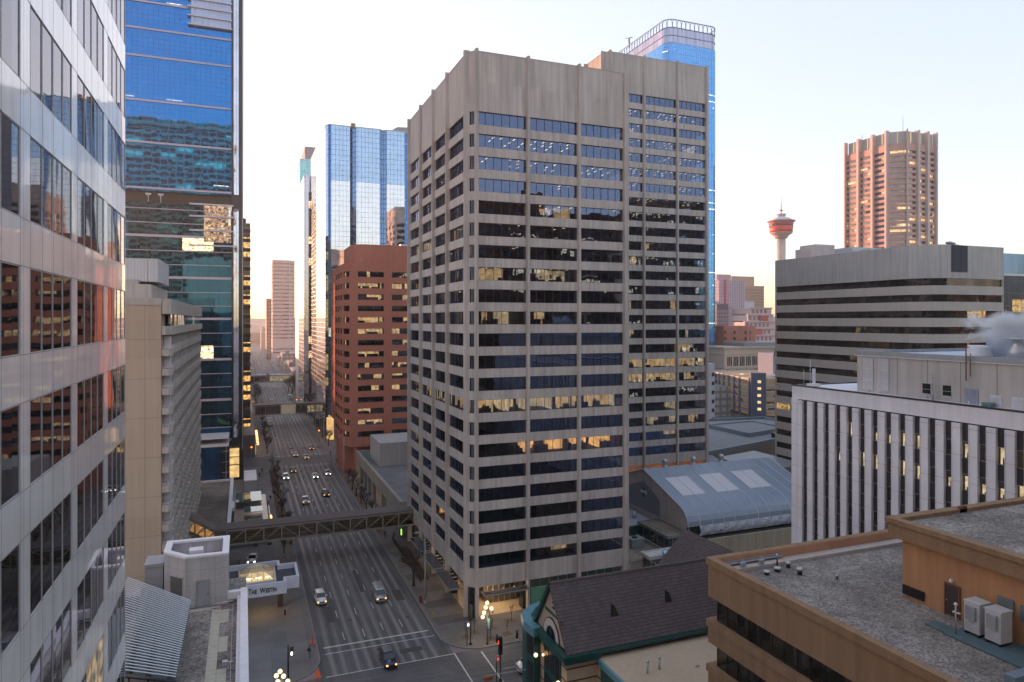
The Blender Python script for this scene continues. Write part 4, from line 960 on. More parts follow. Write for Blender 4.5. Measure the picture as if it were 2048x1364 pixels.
for y in ypiers:
    b = MB(); b.box(XN - .20, XN + .1, y - .46, y + .42, 0, 40.2); b.box(XN - .27, XN + .1, y - .53, y - .463, 0, 40.45); b.box(XN - .27, XN + .1, y + .423, y + .49, 0, 40.45); b.box(XN - .27, XN - .02, y - .46, y + .42, 40.2, 40.45); b.build('pier', pier, vp)
spd = concrete('charcoal_spandrel', (.045, .042, .046), 0, 0, fine=.05); specs = []
g_n = clearglass('slot_window_glass', (.6, .62, .68), .14, (.55, .52, .48), 1.9, 3.6)
b = MB(); inn = MB(); rn = random.Random(21)
for i, y in enumerate([YN - .35] + ypiers):
    y0 = y - pit_y + .5 if i == 0 else y - pit_y + .48; y1 = y - .52
    if i == 0: y0 = ypiers[0] + .49; y1 = YN - .92
    else: y0 = (ypiers[i] if i < len(ypiers) else y - pit_y) + .49; y1 = y - .53
    if y0 < 22: continue
    for k in range(11):
        zt = 38.5 - 3.6 * k
        specs.append(((XN, y1), (XN, y0), zt - 1.85, zt, 1)); 
        r = rn.random(); 
        if k < 2 and r < .62: 
            inn.box(XN + .55, XN + .62, y0, y1, zt - 1.85, zt, 0); 
            if rn.random() < .6: inn.box(XN + .36, XN + .40, y0, y1, zt - rn.choice([.3, .8, .8]), zt, 1)
            inn.box(XN + .42, XN + .54, y0 + .1, y0 + .6, zt - 1.85, zt - 1.85 + rn.uniform(.2, .7), 2)
        elif r < .85 and k < 3: inn.box(XN + .38, XN + .42, y0, y1, zt - rn.choice([.5, 1.2, 1.8]), zt, 1)
for k in range(11): zt = 38.5 - 3.6 * k; b.box(XN + .12, XN + .36, 21, YN - .6, max(0, zt - 3.6), zt - 1.85)
b.box(XN + .12, XN + .36, 21, YN - .6, 38.5, 40.6); b.build('spandrel', spd, vp); inn.build('interior', [M['lit2'], M['blindbl'], M['desk']], vp)
# shift core back where rooms show
make_windows(vp, specs, g_n, M['frame_lt'], .15, 100, .045, .05)
# penthouse
pn = MB(); pn.box(77, 104, 20, 68.6, 42.0, 47.2); pn.build('penthouse_wall', concrete('taupe_render', (.47, .44, .425), 4.1, 0, .10, (.22, .2, .19), fine=.05, offu=.6), vp)
pn = MB(); pn.box(76.9, 104, 20, 68.7, 47.2, 47.3); pn.box(76.85, 77.2, 20, 68.75, 47.3, 47.9); pn.box(77.2, 104, 68.4, 68.75, 47.3, 47.9); pn.build('penthouse_fascia', M['grey_p'], vp)
pn = MB(); pn.box(76.8, 77, 20, 68.8, 47.18, 47.28); pn.box(XN + .5, 77, 20, 68.8, 42.02, 42.1); pn.build('white_flashing', M['white_p'], vp)
pn = MB(); pn.box(77.3, 104, 20, 68.3, 47.35, 47.5); pn.build('penthouse_roof', plain('pale_blue_roof', (.42, .47, .56), .6, 0, .1), vp)
for px_ in (1737, 1768):
    y = PXY(px_, 77); q = MB(); q.box(76.92, 77.02, y - .65, y + .65, 42.9, 46.9); o = q.build('louvre_door', concrete('white_louvre', (.55, .54, .57), 0, .12, .03, (.40, .39, .42)), vp)
    q = MB(); q.box(76.88, 76.95, y - .72, y - .62, 42.8, 47); q.box(76.88, 76.95, y + .62, y + .72, 42.8, 47)
    for zz in (42.8, 44.1, 45.5, 46.9): q.box(76.88, 76.95, y - .62, y + .62, zz, zz + .08)
    q.build('frame', M['white_p'], o)
for px_ in (1853, 1894):
    y = PXY(px_, 77); q = MB(); q.box(76.94, 77.02, y - .5, y + .5, 43.1, 44.3); o = q.build('window', plain('green_black_glass', (.012, .025, .02), .2), vp); q = MB(); q.box(76.88, 77.02, y - .55, y + .55, 42.85, 43.08); q.box(76.92, 76.95, y - .5, y + .5, 43.6, 43.64); q.build('sill', M['conc'], o)
y = PXY(1943, 77); q = MB(); q.box(76.93, 77.02, y - .8, y + .8, 42.1, 44.2); q.build('door', plain('blue_grey_door', (.24, .27, .34), .5), vp)
for px_ in (1993, 2036):
    y = PXY(px_, 77); q = MB(); q.box(76.9, 77.02, y - .62, y + .62, 42.4, 43.7)
    for k in range(8): q.box(76.82, 76.9, y - .55, y + .55, 42.5 + k * .15, 42.56 + k * .15)
    q.build('wall_louvre', M['white_p'], vp)
def px77(px, z=0): return PXY(px, 76.2)
y = px77(1975); q = MB(); q.box(75.9, 76.7, y - .5, y + .5, 42.1, 42.9); q.tube((75.9, y, 42.5), (75.5, y, 42.5), .2); q.build('roof_blower', plain('teal_machine', (.10, .2, .22), .5), vp)
y = px77(1866); q = MB(); q.tube((76.1, y, 42), (76.1, y, 43.6), .18, .14); q.box(75.7, 76.5, y - 1.2, y + 1.2, 42.1, 42.3); q.tube((76.1, y, 43.6), (76.1, y, 45.6), .04); q.tube((76.1, y - .25, 45.2), (76.1, y + .25, 45.2), .04); q.tube((76.1, y - .25, 44.4), (76.1, y + .25, 44.4), .04); q.build('exhaust_stack', M['grey_p'], vp)
y = px77(1927); q = MB(); q.tube((76.6, y, 45.1), (76.6, y, 48.9), .07); q.tube((76.6, y, 48.9), (77.0, y, 48.9), .07); q.tube((76.6, y - .5, 45.6), (76.6, y - .5, 48.2), .05); q.build('vent_pipe', M['rust'], vp)
q = MB(); q.tube((76.4, px77(1806), 42.15), (76.4, px77(1935), 42.15), .07); q.tube((76.4, px77(1935), 42.15), (76.4, px77(1935), 42.8), .07); q.build('gas_pipe', M['white_p'], vp)
q = MB(); yy = PXY(1957, 84); q.lathe([(1.4, 47.5), (1.5, 47.8), (1.3, 48.0), (1.35, 48.6), (1.0, 48.9)], 14, (84, yy)); q.build('roof_fan', M['white_p'], vp)
q = MB(); q.box(86, 104, 20, PXY(1972, 86), 47.5, 50.8); q.build('upper_plant', concrete('ribbed_plant_screen', (.40, .44, .52), 0, .3, .04, (.3, .33, .4)), vp)
q = MB(); xx, yy = 80.5, PXY(2035, 80.5); q.lathe([(.9, 47.5), (.9, 48.6), (.5, 49.2), (.5, 49.7), (1.1, 49.8), (1.1, 50.0)], 12, (xx, yy)); q.build('steam_stack', M['steel'], vp)
q = MB(); yy = YN - 1.2; q.tube((76.5, yy, 42.6), (76.5, yy, 46.2), .035); q.box(76.2, 76.6, yy - .9, yy - .65, 42.9, 45.0); q.box(76.0, 77.4, yy - 1.1, yy + .2, 42.5, 42.8); q.tube((75.4, yy + .1, 42.6), (75.4, yy + .1, 44.8), .03); q.build('panel_antenna', M['white_p'], vp)

# ------------------------------------------------------------------ near right tan building
tn = thing('office_building', 'tan stucco office building with gravel roof and rust orange penthouse in the near right corner', 'office building', (36, 46.9, 0))
XP, YP, ZP = 36.0, 46.9, 32.25
M['stucco'] = concrete('tan_pebble_stucco', (.255, .16, .098), 5.9, 0, .02, (.15, .10, .06), fine=.28, var=.08, streak=.14, rough=.9, panelvar=.02)
M['orange'] = concrete('orange_render', (.42, .22, .115), 0, 0, fine=.06, var=.12, streak=.16)
M['orange2'] = concrete('weathered_orange_metal', (.45, .24, .15), 7.5, 0, .03, (.3, .14, .08), fine=.04, var=.10, streak=.06)
pt_ = [(XP, YP), (XP, 4), (66, 4), (66, YP)]
rows = [(27.2, 29.05), (23.45, 25.25), (19.7, 21.5), (15.9, 17.7), (12.2, 14)]
ptsP = [(XP, YP), (XP, 4), (64, 4), (64, YP)]
b = MB(); zc = 0
for i, (z0, z1) in enumerate(sorted(rows)):
    b.ring(ptsP, .5, zc, z0); b.ring(inset(ptsP, -.12), .5, z0 - .62, z0 - .02); zc = z1
b.ring(ptsP, .5, zc, ZP - .55); b.ring(inset(ptsP, -.14), .62, ZP - .55, ZP); b.build('wall', M['stucco'], tn)
b = MB(); b.ring(inset(ptsP, .49), .06, ZP - 1.3, ZP - .04); b.build('parapet_lining', M['orange2'], tn)
b = MB(); b.box(XP + .5, 64, YP - 1.5, YP - .58, ZP - 1.0, ZP - .72); b.build('roof_curb', plain('pale_curb', (.42, .36, .33), .8), tn)
b = MB(); b.prism(inset(ptsP, .56), ZP - 1.35, ZP - 1.0); b.build('gravel_roof', M['gravel'], tn)
specs = []
for z0, z1 in rows: 
    for j in range(8):
        ya = YP - .7 - j * 5.0; specs.append(((XP, ya), (XP, ya - 4.95), z0, z1, 4))
    specs.append(((64, YP), (XP + .6, YP), z0, z1, 8))
g_p = clearglass('brown_office_glass', (.55, .50, .45), .13, (.42, .37, .31), 1.25, 3.7, .004, .01)
make_windows(tn, specs, g_p, M['frame_dk'], .42, 100, .05, .06)
b = MB(); rn = random.Random(4)
for z0, z1 in rows:
    b.prism(inset(ptsP, .6), z0 - 1.8, z0 - .03, 1); y = YP - 1
    while y > 8:
        wd = rn.uniform(1.2, 3.5); r = rn.random(); 
        if rn.random() < .18: b.box(XP + 3.3, XP + 3.4, y - wd, y, z0, z1, 6)
        if r < .5: b.box(XP + rn.uniform(.6, 2.5), XP + 3.2, y - wd * .8, y, z0, z0 + rn.uniform(.5, 1.0), 2)
        if r < .22: b.box(XP + .65, XP + .7, y - wd, y, z0 + rn.choice([0, .6]), z1, 3)
        if rn.random() < .3: b.box(XP + .7, XP + 4, y - .1, y, z0, z1, 0)
        if rn.random() < .22: b.box(XP + 2.0, XP + 2.15, y - 1.1, y - .1, z1 - .04, z1, 4)
        if rn.random() < .3: b.box(XP + 1.2, XP + 2.0, y - .9, y - .3, z0 + .1, z0 + rn.uniform(.9, 1.3), 5)
        y -= wd
    b.box(XP + 5, XP + 5.1, 6, YP - 1, z0, z1, 0)
b.prism(inset(ptsP, .6), ZP - 1.7, ZP - 1.36, 1); b.prism(inset(ptsP, .6), 29.06, 29.1, 1)
b.build('interior', [plain('office_partition', (.14, .12, .10), .8), M['ceil'], M['desk'], plain('vertical_blind', (.30, .26, .22), .8, 0, .15), M['strip'], plain('pale_chair', (.4, .38, .36), .6), M['lit2']], tn)
# penthouse
ZR = ZP - 1.0
b = MB(); b.box(46.1, 64, 4, 37.0, ZR, 35.75); b.build('penthouse_wall', M['orange'], tn)
b = MB(); b.ring([(45.4, 37.7), (45.4, 4), (64.5, 4), (64.5, 37.7)], .6, 35.7, 36.75); b.ring([(45.25, 37.85), (45.25, 4), (64.6, 4), (64.6, 37.85)], .75, 36.75, 37.1); b.build('penthouse_parapet', M['stucco'], tn)
b = MB(); b.box(46, 64, 4.6, 37.1, 36.5, 36.8); b.build('penthouse_gravel', M['gravel'], tn)
b = MB(); b.box(52.5, 53.3, 37.1, 37.3, 36.8, 37.3); b.build('roof_curb_pipe', M['rust'], tn)
yd = 33.1; b = MB(); b.box(46.02, 46.1, yd - .48, yd + .48, ZR + .12, ZR + 2.2); o = b.build('door', plain('dark_brown_door', (.045, .028, .028), .5), tn); b = MB(); b.tube((45.98, yd + .38, ZR + 1.1), (46.1, yd + .38, ZR + 1.1), .04); b.build('handle', M['steel'], o)
b = MB(); b.box(45.99, 46.09, yd - .56, yd - .48, ZR + .02, ZR + 2.28); b.box(45.99, 46.09, yd + .48, yd + .56, ZR + .02, ZR + 2.28); b.box(45.99, 46.09, yd - .48, yd + .48, ZR + 2.2, ZR + 2.28); b.build('door_frame', M['rust'], tn)
b = MB(); b.box(45.9, 46.1, yd - .1, yd + .12, ZR + 2.45, ZR + 2.65); b.ball((45.88, yd, ZR + 2.5), .1); b.build('wall_lamp', M['white_p'], tn)
b = MB(); b.box(45.95, 46.1, 35.2, 36.9, ZR + .3, ZR + .95); b.build('black_panel', M['black'], tn)
b = MB(); b.box(45.98, 46.1, 29.0, 30.0, ZR + 1.7, ZR + 2.7); b.box(45.98, 46.1, 27.7, 28.6, ZR + 1.6, ZR + 2.6); b.tube((45.95, 29.4, ZR), (45.95, 29.4, ZR + 1.7), .06); b.build('switch_box', plain('slate_box', (.13, .16, .18), .5), tn)
for yy in (30.6, 29.25):
    a = thing('equipment_cabinet', 'pale grey rooftop equipment cabinet ' + ('nearer the brown door' if yy > 30 else 'farther from the door, under the wall switch boxes'), 'equipment cabinet', (44.9, yy, ZR), 0, 'pair of rooftop equipment cabinets')
    b = MB(); b.box(44.4, 45.5, yy - .5, yy + .5, ZR + .28, ZR + 2.2); b.box(44.36, 45.54, yy - .54, yy + .54, ZR + 2.2, ZR + 2.28); b.build('housing', plain('cabinet_grey', (.52, .53, .56), .5, 0, .05), a)
    b = MB(); b.box(44.2, 44.4, yy - .3, yy + .3, ZR + 1.1, ZR + 2.0); b.build('front_unit', M['grey_p'], a)
    b = MB(); b.box(44.38, 44.4, yy - .45, yy + .45, ZR + .36, ZR + .95); b.build('lower_door', plain('cabinet_door', (.46, .47, .5), .5), a)
    b = MB()
    for u in (-.4, .4): b.box(44.4, 45.5, yy + u - .06, yy + u + .06, ZR + .1, ZR + .28)
    b.build('base_rail', M['frame_dk'], a)
bm_ = thing('roof_mat', 'blue-green walkway mat under the rooftop cabinets', 'roof mat', (44, 30.5, ZR)); b = MB(); b.box(43.0, 46.0, 26.0, 31.6, ZR + .02, ZR + .1); b.box(43.2, 44.3, 31.6, 33.0, ZR + .02, ZR + .1); b.build('mat', plain('teal_mat', (.08, .13, .15), .8, 0, .2), bm_)
cp = thing('camera_pole', 'slim pole with white camera heads beside the rooftop cabinets', 'camera pole', (43.6, 31.1, ZR)); b = MB(); b.tube((43.6, 31.1, ZR), (43.6, 31.1, ZR + 2.0), .05); b.build('pole', M['steel'], cp); b = MB(); b.ball((43.6, 31.1, ZR + 2.05), .12); b.tube((43.6, 31.1, ZR + 1.6), (43.35, 31.1, ZR + 1.6), .06); b.tube((43.6, 31.1, ZR + 1.5), (43.6, 30.8, ZR + 1.55), .06); b.build('camera_head', M['white_p'], cp)
# roof fittings near far-left corner
cab = thing('cable_tray', 'grey cable tray fixed inside the tan parapet with two meter boxes', 'cable tray', (38, 46.2, ZR)); b = MB(); b.box(37.2, 43.2, 46.25, 46.33, ZR + .45, ZR + .62); b.box(37.2, 43.2, 46.05, 46.25, ZR + .45, ZR + .48)
for x in (37.6, 39.4, 41.0, 42.6): b.box(x, x + .06, 46.0, 46.3, ZR, ZR + .5)
b.build('tray', M['grey_p'], cab)
for x in (38.3, 40.2): b = MB(); b.box(x, x + .45, 45.5, 45.75, ZR + .15, ZR + .65); b.tube((x + .2, 45.6, ZR), (x + .2, 45.6, ZR + .95), .04); b.build('meter_box', M['grey_p'], cab)
rvs = [(39.7, 44.2, .25, .35, 'squat vent cap nearest the parapet corner'), (41.0, 44.4, .28, .4, 'round vent cap in the middle of the trio'), (42.2, 43.2, .25, .6, 'vent cap with a white tag pole'), (44.3, 41.4, .1, .35, 'lone small pipe stub in open gravel'), (41.8, 45.3, .08, 1.1, 'thin black vent pipe near the parapet'), (42.5, 44.8, .22, .5, 'round vent cap beside the thin black pipe')]
for x, y, r, h, l in rvs:
    a = thing('roof_vent', 'grey ' + l if not l.startswith(('lone', 'thin', 'squat', 'round')) else l, 'roof vent', (x, y, ZR), 0, 'small vents on the tan building roof')
    b = MB(); b.lathe([(r * .8, ZR), (r * .8, ZR + h * .6)], 10, (x, y)); b.build('base', M['frame_dk'], a); b = MB(); b.lathe([(r * 1.1, ZR + h * .6), (r * 1.15, ZR + h * .85), (r * .5, ZR + h), (.02, ZR + h)], 12, (x, y)); 
    if 'tag' in l: b.tube((x, y, ZR + h), (x, y, ZR + 1.3), .02); b.box(x - .1, x + .1, y - .01, y + .01, ZR + 1.0, ZR + 1.35)
    b.build('cap', M['steel'], a)
ld = thing('roof_ladder', 'dark rust ladder with hoops at the back of the tan penthouse roof', 'ladder', (54, 36.6, 36.8)); b = MB()
xl, yl = 60.9, 37.2
for k in (0, .55): b.tube((xl + k, yl, 36.4), (xl + k, yl, 38.0), .04); b.tube((xl + k, yl, 38.0), (xl + k, yl - .5, 38.0), .04); b.tube((xl + k, yl - .5, 38.0), (xl + k, yl - .5, 36.8), .04)
for k in range(5): b.tube((xl, yl, 36.6 + .3 * k), (xl + .55, yl, 36.6 + .3 * k), .03)
b.build('ladder_frame', M['rust'], ld)
# dark louvre hatch on the grey-blue strip at the bottom right corner
hb = thing('roof_hatch_frame', 'blue-grey metal edge rail at the bottom right corner of the tan roof', 'edge rail', (40, 25, ZR)); b = MB(); b.box(40.6, 44, 25.5, 26.1, ZR, ZR + .5); b.build('rail', plain('slate_blue_metal', (.16, .22, .28), .5), hb)

# ------------------------------------------------------------------ gabled sandstone corner building
gbl = thing('corner_building', 'cream and green corner building with steep dark shingled gable roof', 'corner building', (36, 78, 0))
def shingle():
    m, t = _nt('dark_shingle_tiles'); p = N(t, 'ShaderNodeBsdfPrincipled'); tc = N(t, 'ShaderNodeTexCoord'); sp = N(t, 'ShaderNodeSeparateXYZ'); t.links.new(tc.outputs['Object'], sp.inputs[0]); g = N(t, 'ShaderNodeNewGeometry')
    zr = math_(t, 'DIVIDE', sp.outputs['Z'], .33); row = math_(t, 'FLOOR', zr); fr = math_(t, 'FRACT', zr)
    xy = math_(t, 'ADD', sp.outputs['X'], sp.outputs['Y']); cm = N(t, 'ShaderNodeCombineXYZ')
    t.links.new(math_(t, 'FLOOR', math_(t, 'ADD', math_(t, 'MULTIPLY', xy, 2.6), math_(t, 'MULTIPLY', row, .5))), cm.inputs[0]); t.links.new(row, cm.inputs[1])
    wn = N(t, 'ShaderNodeTexWhiteNoise'); t.links.new(cm.outputs[0], wn.inputs['Vector'])
    c = mixc(t, 1.0, (.095, .074, .078), maprange(t, wn.outputs['Value'], 0, 1, .82, 1.18), 'MULTIPLY')
    big = noise(t, tc.outputs['Object'], .25, 4); c = mixc(t, 1.0, c, maprange(t, big, .3, .7, .85, 1.12), 'MULTIPLY')
    ln = math_(t, 'LESS_THAN', fr, .20); c = mixc(t, ln, c, (.045, .034, .038)); t.links.new(c, p.inputs['Base Color'])
    t.links.new(bump(t, fr, .6, .04), p.inputs['Normal']); p.inputs['Roughness'].default_value = .75; out(t, p.outputs[0]); return m
M['shingle'] = shingle()
M['cream'] = concrete('cream_sandstone', (.46, .355, .26), 0, 0, fine=.12, var=.05, streak=.05)
M['green'] = plain('dark_green_metal', (.012, .075, .07), .4, .2, .1)
M['teal'] = plain('teal_coping', (.12, .29, .345), .45, .2, .08)
M['brown_st'] = plain('brown_stone_course', (.10, .03, .022), .8, 0, .1)
zE = 12.2
body = [(35.9, 73.4), (40.0, 73.4), (40.0, 60), (72, 60), (72, 88), (39.8, 88), (37.4, 87.2), (35.5, 85.4), (35.0, 83.2), (35.9, 81.6)]
b = MB(); b.prism(body, 0, 11.2); b.build('wall', M['cream'], gbl)
b = MB(); b.prism([(34.9, 80.9), (35.9, 81.2), (36.2, 85), (38, 87), (41, 88), (60, 88), (60, 88.3), (39.8, 88.3), (37.2, 87.4), (35.1, 85.4), (34.7, 83.2)], 0, 11.3); b.build('green_bay', M['green'], gbl)
for (a_, c_) in (((39.6, 88.3), (37.4, 87.5)), ((37.0, 87.2), (35.4, 85.6)), ((35.2, 85.2), (34.8, 83.4)), ((34.78, 83.0), (34.9, 81.2))):
    for z0 in (1.2, 4.9, 8.4):
        b = MB(); b.wall(a_, c_, z0, z0 + 2.5, .1, 0, .06); b.build('window', M['black'], gbl)
tw = [(39.9, 88.5), (37.1, 87.6), (34.95, 85.5), (34.4, 83.2), (34.7, 80.6)]
ti = [(40.1, 87.4), (37.7, 86.7), (36.1, 84.9), (35.6, 83.1), (35.9, 80.9)]
b = MB()
for i in range(4):
    q = [tw[i + 1], tw[i], ti[i], ti[i + 1]]; b.prism(q, 11.2, 12.3)
b.prism([tw[0], (60, 88.6), (60, 87.5), ti[0]], 11.2, 12.3); b.build('teal_parapet', M['teal'], gbl)
b = MB(); b.prism([(36, 81), (35.7, 83.1), (36.2, 84.9), (37.8, 86.7), (40.1, 87.3), (60, 87.3), (60, 81)], 11.3, 11.7); b.build('turret_roof', M['gravel_tan'], gbl)
b = MB(); b.prism([(38.0, 83.6), (40.4, 83.0), (40.6, 85.0), (38.6, 85.6)], 11.7, 12.4); o = b.build('skylight', M['green'], gbl); b = MB(); b.prism(inset([(38.0, 83.6), (40.4, 83.0), (40.6, 85.0), (38.6, 85.6)], .2), 12.4, 12.5); b.build('glass', M['white_p'], o)
# main gable roof, ridge along X
rz, rx0, rx1, ry = 19.0, 35.7, 67.0, 78.0; ye, yw = 72.9, 83.1
b = MB()
def slab(p, t_=.28):   # p: 4 points ccw seen from above/outside
    n = (Vector(p[1]) - Vector(p[0])).cross(Vector(p[2]) - Vector(p[0])).normalized() * t_
    q = [tuple(Vector(x) - n) for x in p]; b.face(p); b.face(q[::-1])
    for i in range(4): j = (i + 1) % 4; b.face([p[j], p[i], q[i], q[j]])
slab([(rx0, ye, zE), (rx1, ye, zE), (rx1, ry, rz), (rx0, ry, rz)]); slab([(rx1, yw, zE), (rx0, yw, zE), (rx0, ry, rz), (rx1, ry, rz)])
slab([(57.5, 90.5, zE - .5), (57.5, 78, zE - .5), (65, 78, rz), (65, 90.5, rz)][::1]); slab([(72.5, 60, zE - .5), (72.5, 90.5, zE - .5), (65, 90.5, rz), (65, 60, rz)]); slab([(57.5, 78, zE - .5), (57.5, 60, zE - .5), (65, 60, rz), (65, 78, rz)])
b.build('shingle_roof', M['shingle'], gbl)
b = MB(); b.tube((rx0, ry, rz + .02), (rx1, ry, rz + .02), .14, n=6); b.build('ridge_cap', plain('ridge_tile', (.10, .08, .085), .7), gbl)
b = MB(); b.face([(36.1, 83.0, zE), (36.1, 73.0, zE), (36.1, ry, rz - .25)][::1]); b.face([(36.3, 73.0, zE), (36.3, 83.0, zE), (36.3, ry, rz - .25)]); b2 = MB(); b2.face([(57.9, 90.1, zE - .4), (65, 90.1, rz - .3), (72, 90.1, zE - .4)]); b2.build('gable_wall', M['cream'], gbl); b.build('gable_wall', concrete('gable_stone', (.44, .35, .27), 0, 0, fine=.25), gbl)
b = MB()   # green barge board & cornice
for (y0, z0, y1, z1) in ((83.35, 11.95, 78, 19.25),):
    b.face([(35.55, y0, z0 - .1), (35.55, y1, z1 - .1), (35.55, y1, z1 - .75), (35.55, y0 - .4, z0 - .4)]); b.face([(36.2, y0, z0 - .1), (36.2, y0 - .4, z0 - .4), (36.2, y1, z1 - .75), (36.2, y1, z1 - .1)]); b.face([(35.55, y0, z0 - .1), (36.2, y0, z0 - .1), (36.2, y1, z1 - .1), (35.55, y1, z1 - .1)][::-1]); b.face([(35.55, y0 - .4, z0 - .4), (35.55, y1, z1 - .75), (36.2, y1, z1 - .75), (36.2, y0 - .4, z0 - .4)])
b.box(35.35, 35.95, 72.75, 83.4, 11.1, 11.75); b.box(35.15, 35.9, 72.6, 83.2, 11.75, 12.15); b.box(35.95, 40.2, 72.75, 73.45, 11.1, 11.75); b.box(35.9, 56, 72.6, 73.4, 11.75, 12.12); b.box(36.0, 36.08, 74.9, 80.0, 15.0, 15.35)
b.build('green_cornice', M['green'], gbl)
b = MB()
for i in range(4): b.box(35.98, 36.1, 77.2, 77.75, 15.9 + i * .62, 16.15 + i * .62)
b.build('gable_slots', M['brown_st'], gbl)
def arch(mb, yc, zc, r0, r1, x, th, n=14):
    for i in range(n):
        a0, a1 = math.pi * i / n, math.pi * (i + 1) / n
        q = [(yc + r * math.cos(a), zc + r * math.sin(a)) for r, a in ((r0, a0), (r1, a0), (r1, a1), (r0, a1))]
        mb.face([(x, y, z) for y, z in q][::-1]); 
        mb.face([(x, *q[1]), (x + th, *q[1]), (x + th, *q[2]), (x, *q[2])][::-1]); mb.face([(x, *q[0]), (x, *q[3]), (x + th, *q[3]), (x + th, *q[0])][::-1])
b = MB(); arch(b, 78.0, 12.2, 1.35, 2.25, 35.95, .12); b.build('arch_surround', plain('white_stone', (.52, .47, .44), .8, 0, .05), gbl)
b = MB(); arch(b, 78.0, 12.2, 2.25, 2.36, 35.93, .14); b.build('arch_moulding', M['brown_st'], gbl)
b = MB(); arch(b, 78.0, 12.2, .01, 1.35, 36.02, .05); o = b.build('arched_window', M['black'], gbl); b = MB(); arch(b, 78, 12.2, 1.2, 1.36, 35.9, .12); b.box(35.94, 36, 77.96, 78.04, 12.2, 13.5); b.build('frame', M['green'], o)
b = MB()
for z0 in (10.2, 8.7, 7.2, 5.7, 4.2):
    b.box(35.86, 40.0, 73.36, 73.4, z0, z0 + .16); b.box(35.86, 35.9, 79.6, 81.3, z0, z0 + .16); b.box(35.86, 35.9, 73.4, 74.9, z0, z0 + .16); b.box(39.96, 40.0, 66, 73.36, z0, z0 + .16)
b.build('brown_courses', M['brown_st'], gbl)
b = MB(); b.box(35.7, 35.9, 74.9, 79.6, 0, 11.1); o = b.build('green_window_bay', M['green'], gbl)
for y_ in (75.2, 76.7, 78.2):
    for z0 in (1, 4.6, 8.1): b = MB(); b.box(35.64, 35.72, y_, y_ + 1.2, z0, z0 + 2.6); b.build('pane', M['black'], o)
b = MB(); b.box(39.8, 40.05, 60, 72.2, 0, 10.4); b.build('green_panel', M['green'], gbl)
# dormer vents
for (xx, zz, side) in ((43.3, 14.9, 's'), (51.5, 15.3, 's'), (59.8, 15.3, 's')):
    yy = ye + (zz - zE) / (rz - zE) * (ry - ye); b = MB(); w2 = .55; h2 = 1.25; yb = yy + h2 * (ry - ye) / (rz - zE)
    A_, B_, C_ = (xx - w2, yy - .05, zz), (xx + w2, yy - .05, zz), (xx, yy - .05, zz + h2); D_ = (xx, yb, zz + h2)
    b.face([A_, B_, C_]); b.face([B_, D_, C_]); b.face([C_, D_, A_]); b.build('dormer_vent', M['black'], gbl)
b = MB(); b.face([(61.0, 83.0, 15.2), (61.0, 82.0, 15.2), (61.0, 82.5, 16.4)]); b.face([(61, 82, 15.2), (62.2, 82.5, 16.4), (61, 82.5, 16.4)]); b.face([(61, 83, 15.2), (61, 82.5, 16.4), (62.2, 82.5, 16.4)]); b.build('dormer_vent', M['black'], gbl)
# terrace wing roof
b = MB(); b.box(40.6, 72, 60, 72.4, 10.4, 10.5); b.build('terrace_roof', M['gravel_tan'], gbl)
b = MB(); b.box(39.7, 40.65, 60, 72.6, 10.4, 11.15); b.box(40.65, 72, 60, 60.9, 10.4, 11.1); b.box(40.65, 72, 72.4, 72.7, 10.4, 10.9); b.build('teal_coping', M['teal'], gbl)
b = MB(); x_ = 40.7
while x_ < 57: b.box(x_, x_ + .9, 71.6, 72.38, 10.5, 10.56); x_ += .93
b.build('paver_strip', pav, gbl)
for (x_, y_) in ((43.4, 67.6), (45.2, 67.9)):
    b = MB(); b.tube((x_, y_, 10.5), (x_, y_, 10.9), .28, .2, n=8, m=1); b.tube((x_, y_, 10.7), (x_, y_, 12.6), .13, n=8); b.lathe([(.2, 12.5), (.2, 12.7), (.02, 12.75)], 8, (x_, y_)); b.build('roof_flue', [M['steel'], M['black']], gbl)
b = MB(); b.tube((49.5, 66.8, 10.5), (49.5, 66.8, 11.5), .09); b.tube((49.5, 66.8, 11.5), (49.8, 66.6, 11.4), .09); b.build('gooseneck_vent', M['steel'], gbl)
b = MB(); b.tube((45.3, 66.4, 10.56), (46.8, 65.6, 10.56), .04); b.tube((46.8, 65.6, 10.56), (51, 66.5, 10.56), .04); b.build('drain_pipe', M['cream'], gbl)
# wall globes
for i, (x_, y_, z_, l) in enumerate([(35.0, 80.6, 8.9, 'upper globe wall lamp left of the green window bay'), (35.0, 73.9, 8.6, 'globe wall lamp at the cream corner pier under the eave'), (37.6, 72.7, 7.2, 'globe wall lamp on the cream wall facing the terrace wing'), (35.3, 79.0, 9.6, 'small lamp just under the green cornice')]):
    a = thing('wall_lamp', l, 'wall lamp', (x_, y_, z_), 0, 'globe lamps on the corner building')
    b = MB(); b.ball((x_, y_, z_), .26 if i < 3 else .16, 12, 8); b.build('globe', M['bulb'], a)
    b = MB(); tx, ty = (35.9, y_) if i != 2 else (x_, 73.4); b.tube((x_, y_, z_ - .25), ((x_ + tx) / 2, (y_ + ty) / 2, z_ - .45), .03); b.tube(((x_ + tx) / 2, (y_ + ty) / 2, z_ - .45), (tx, ty, z_), .03); b.build('bracket', M['black'], a)
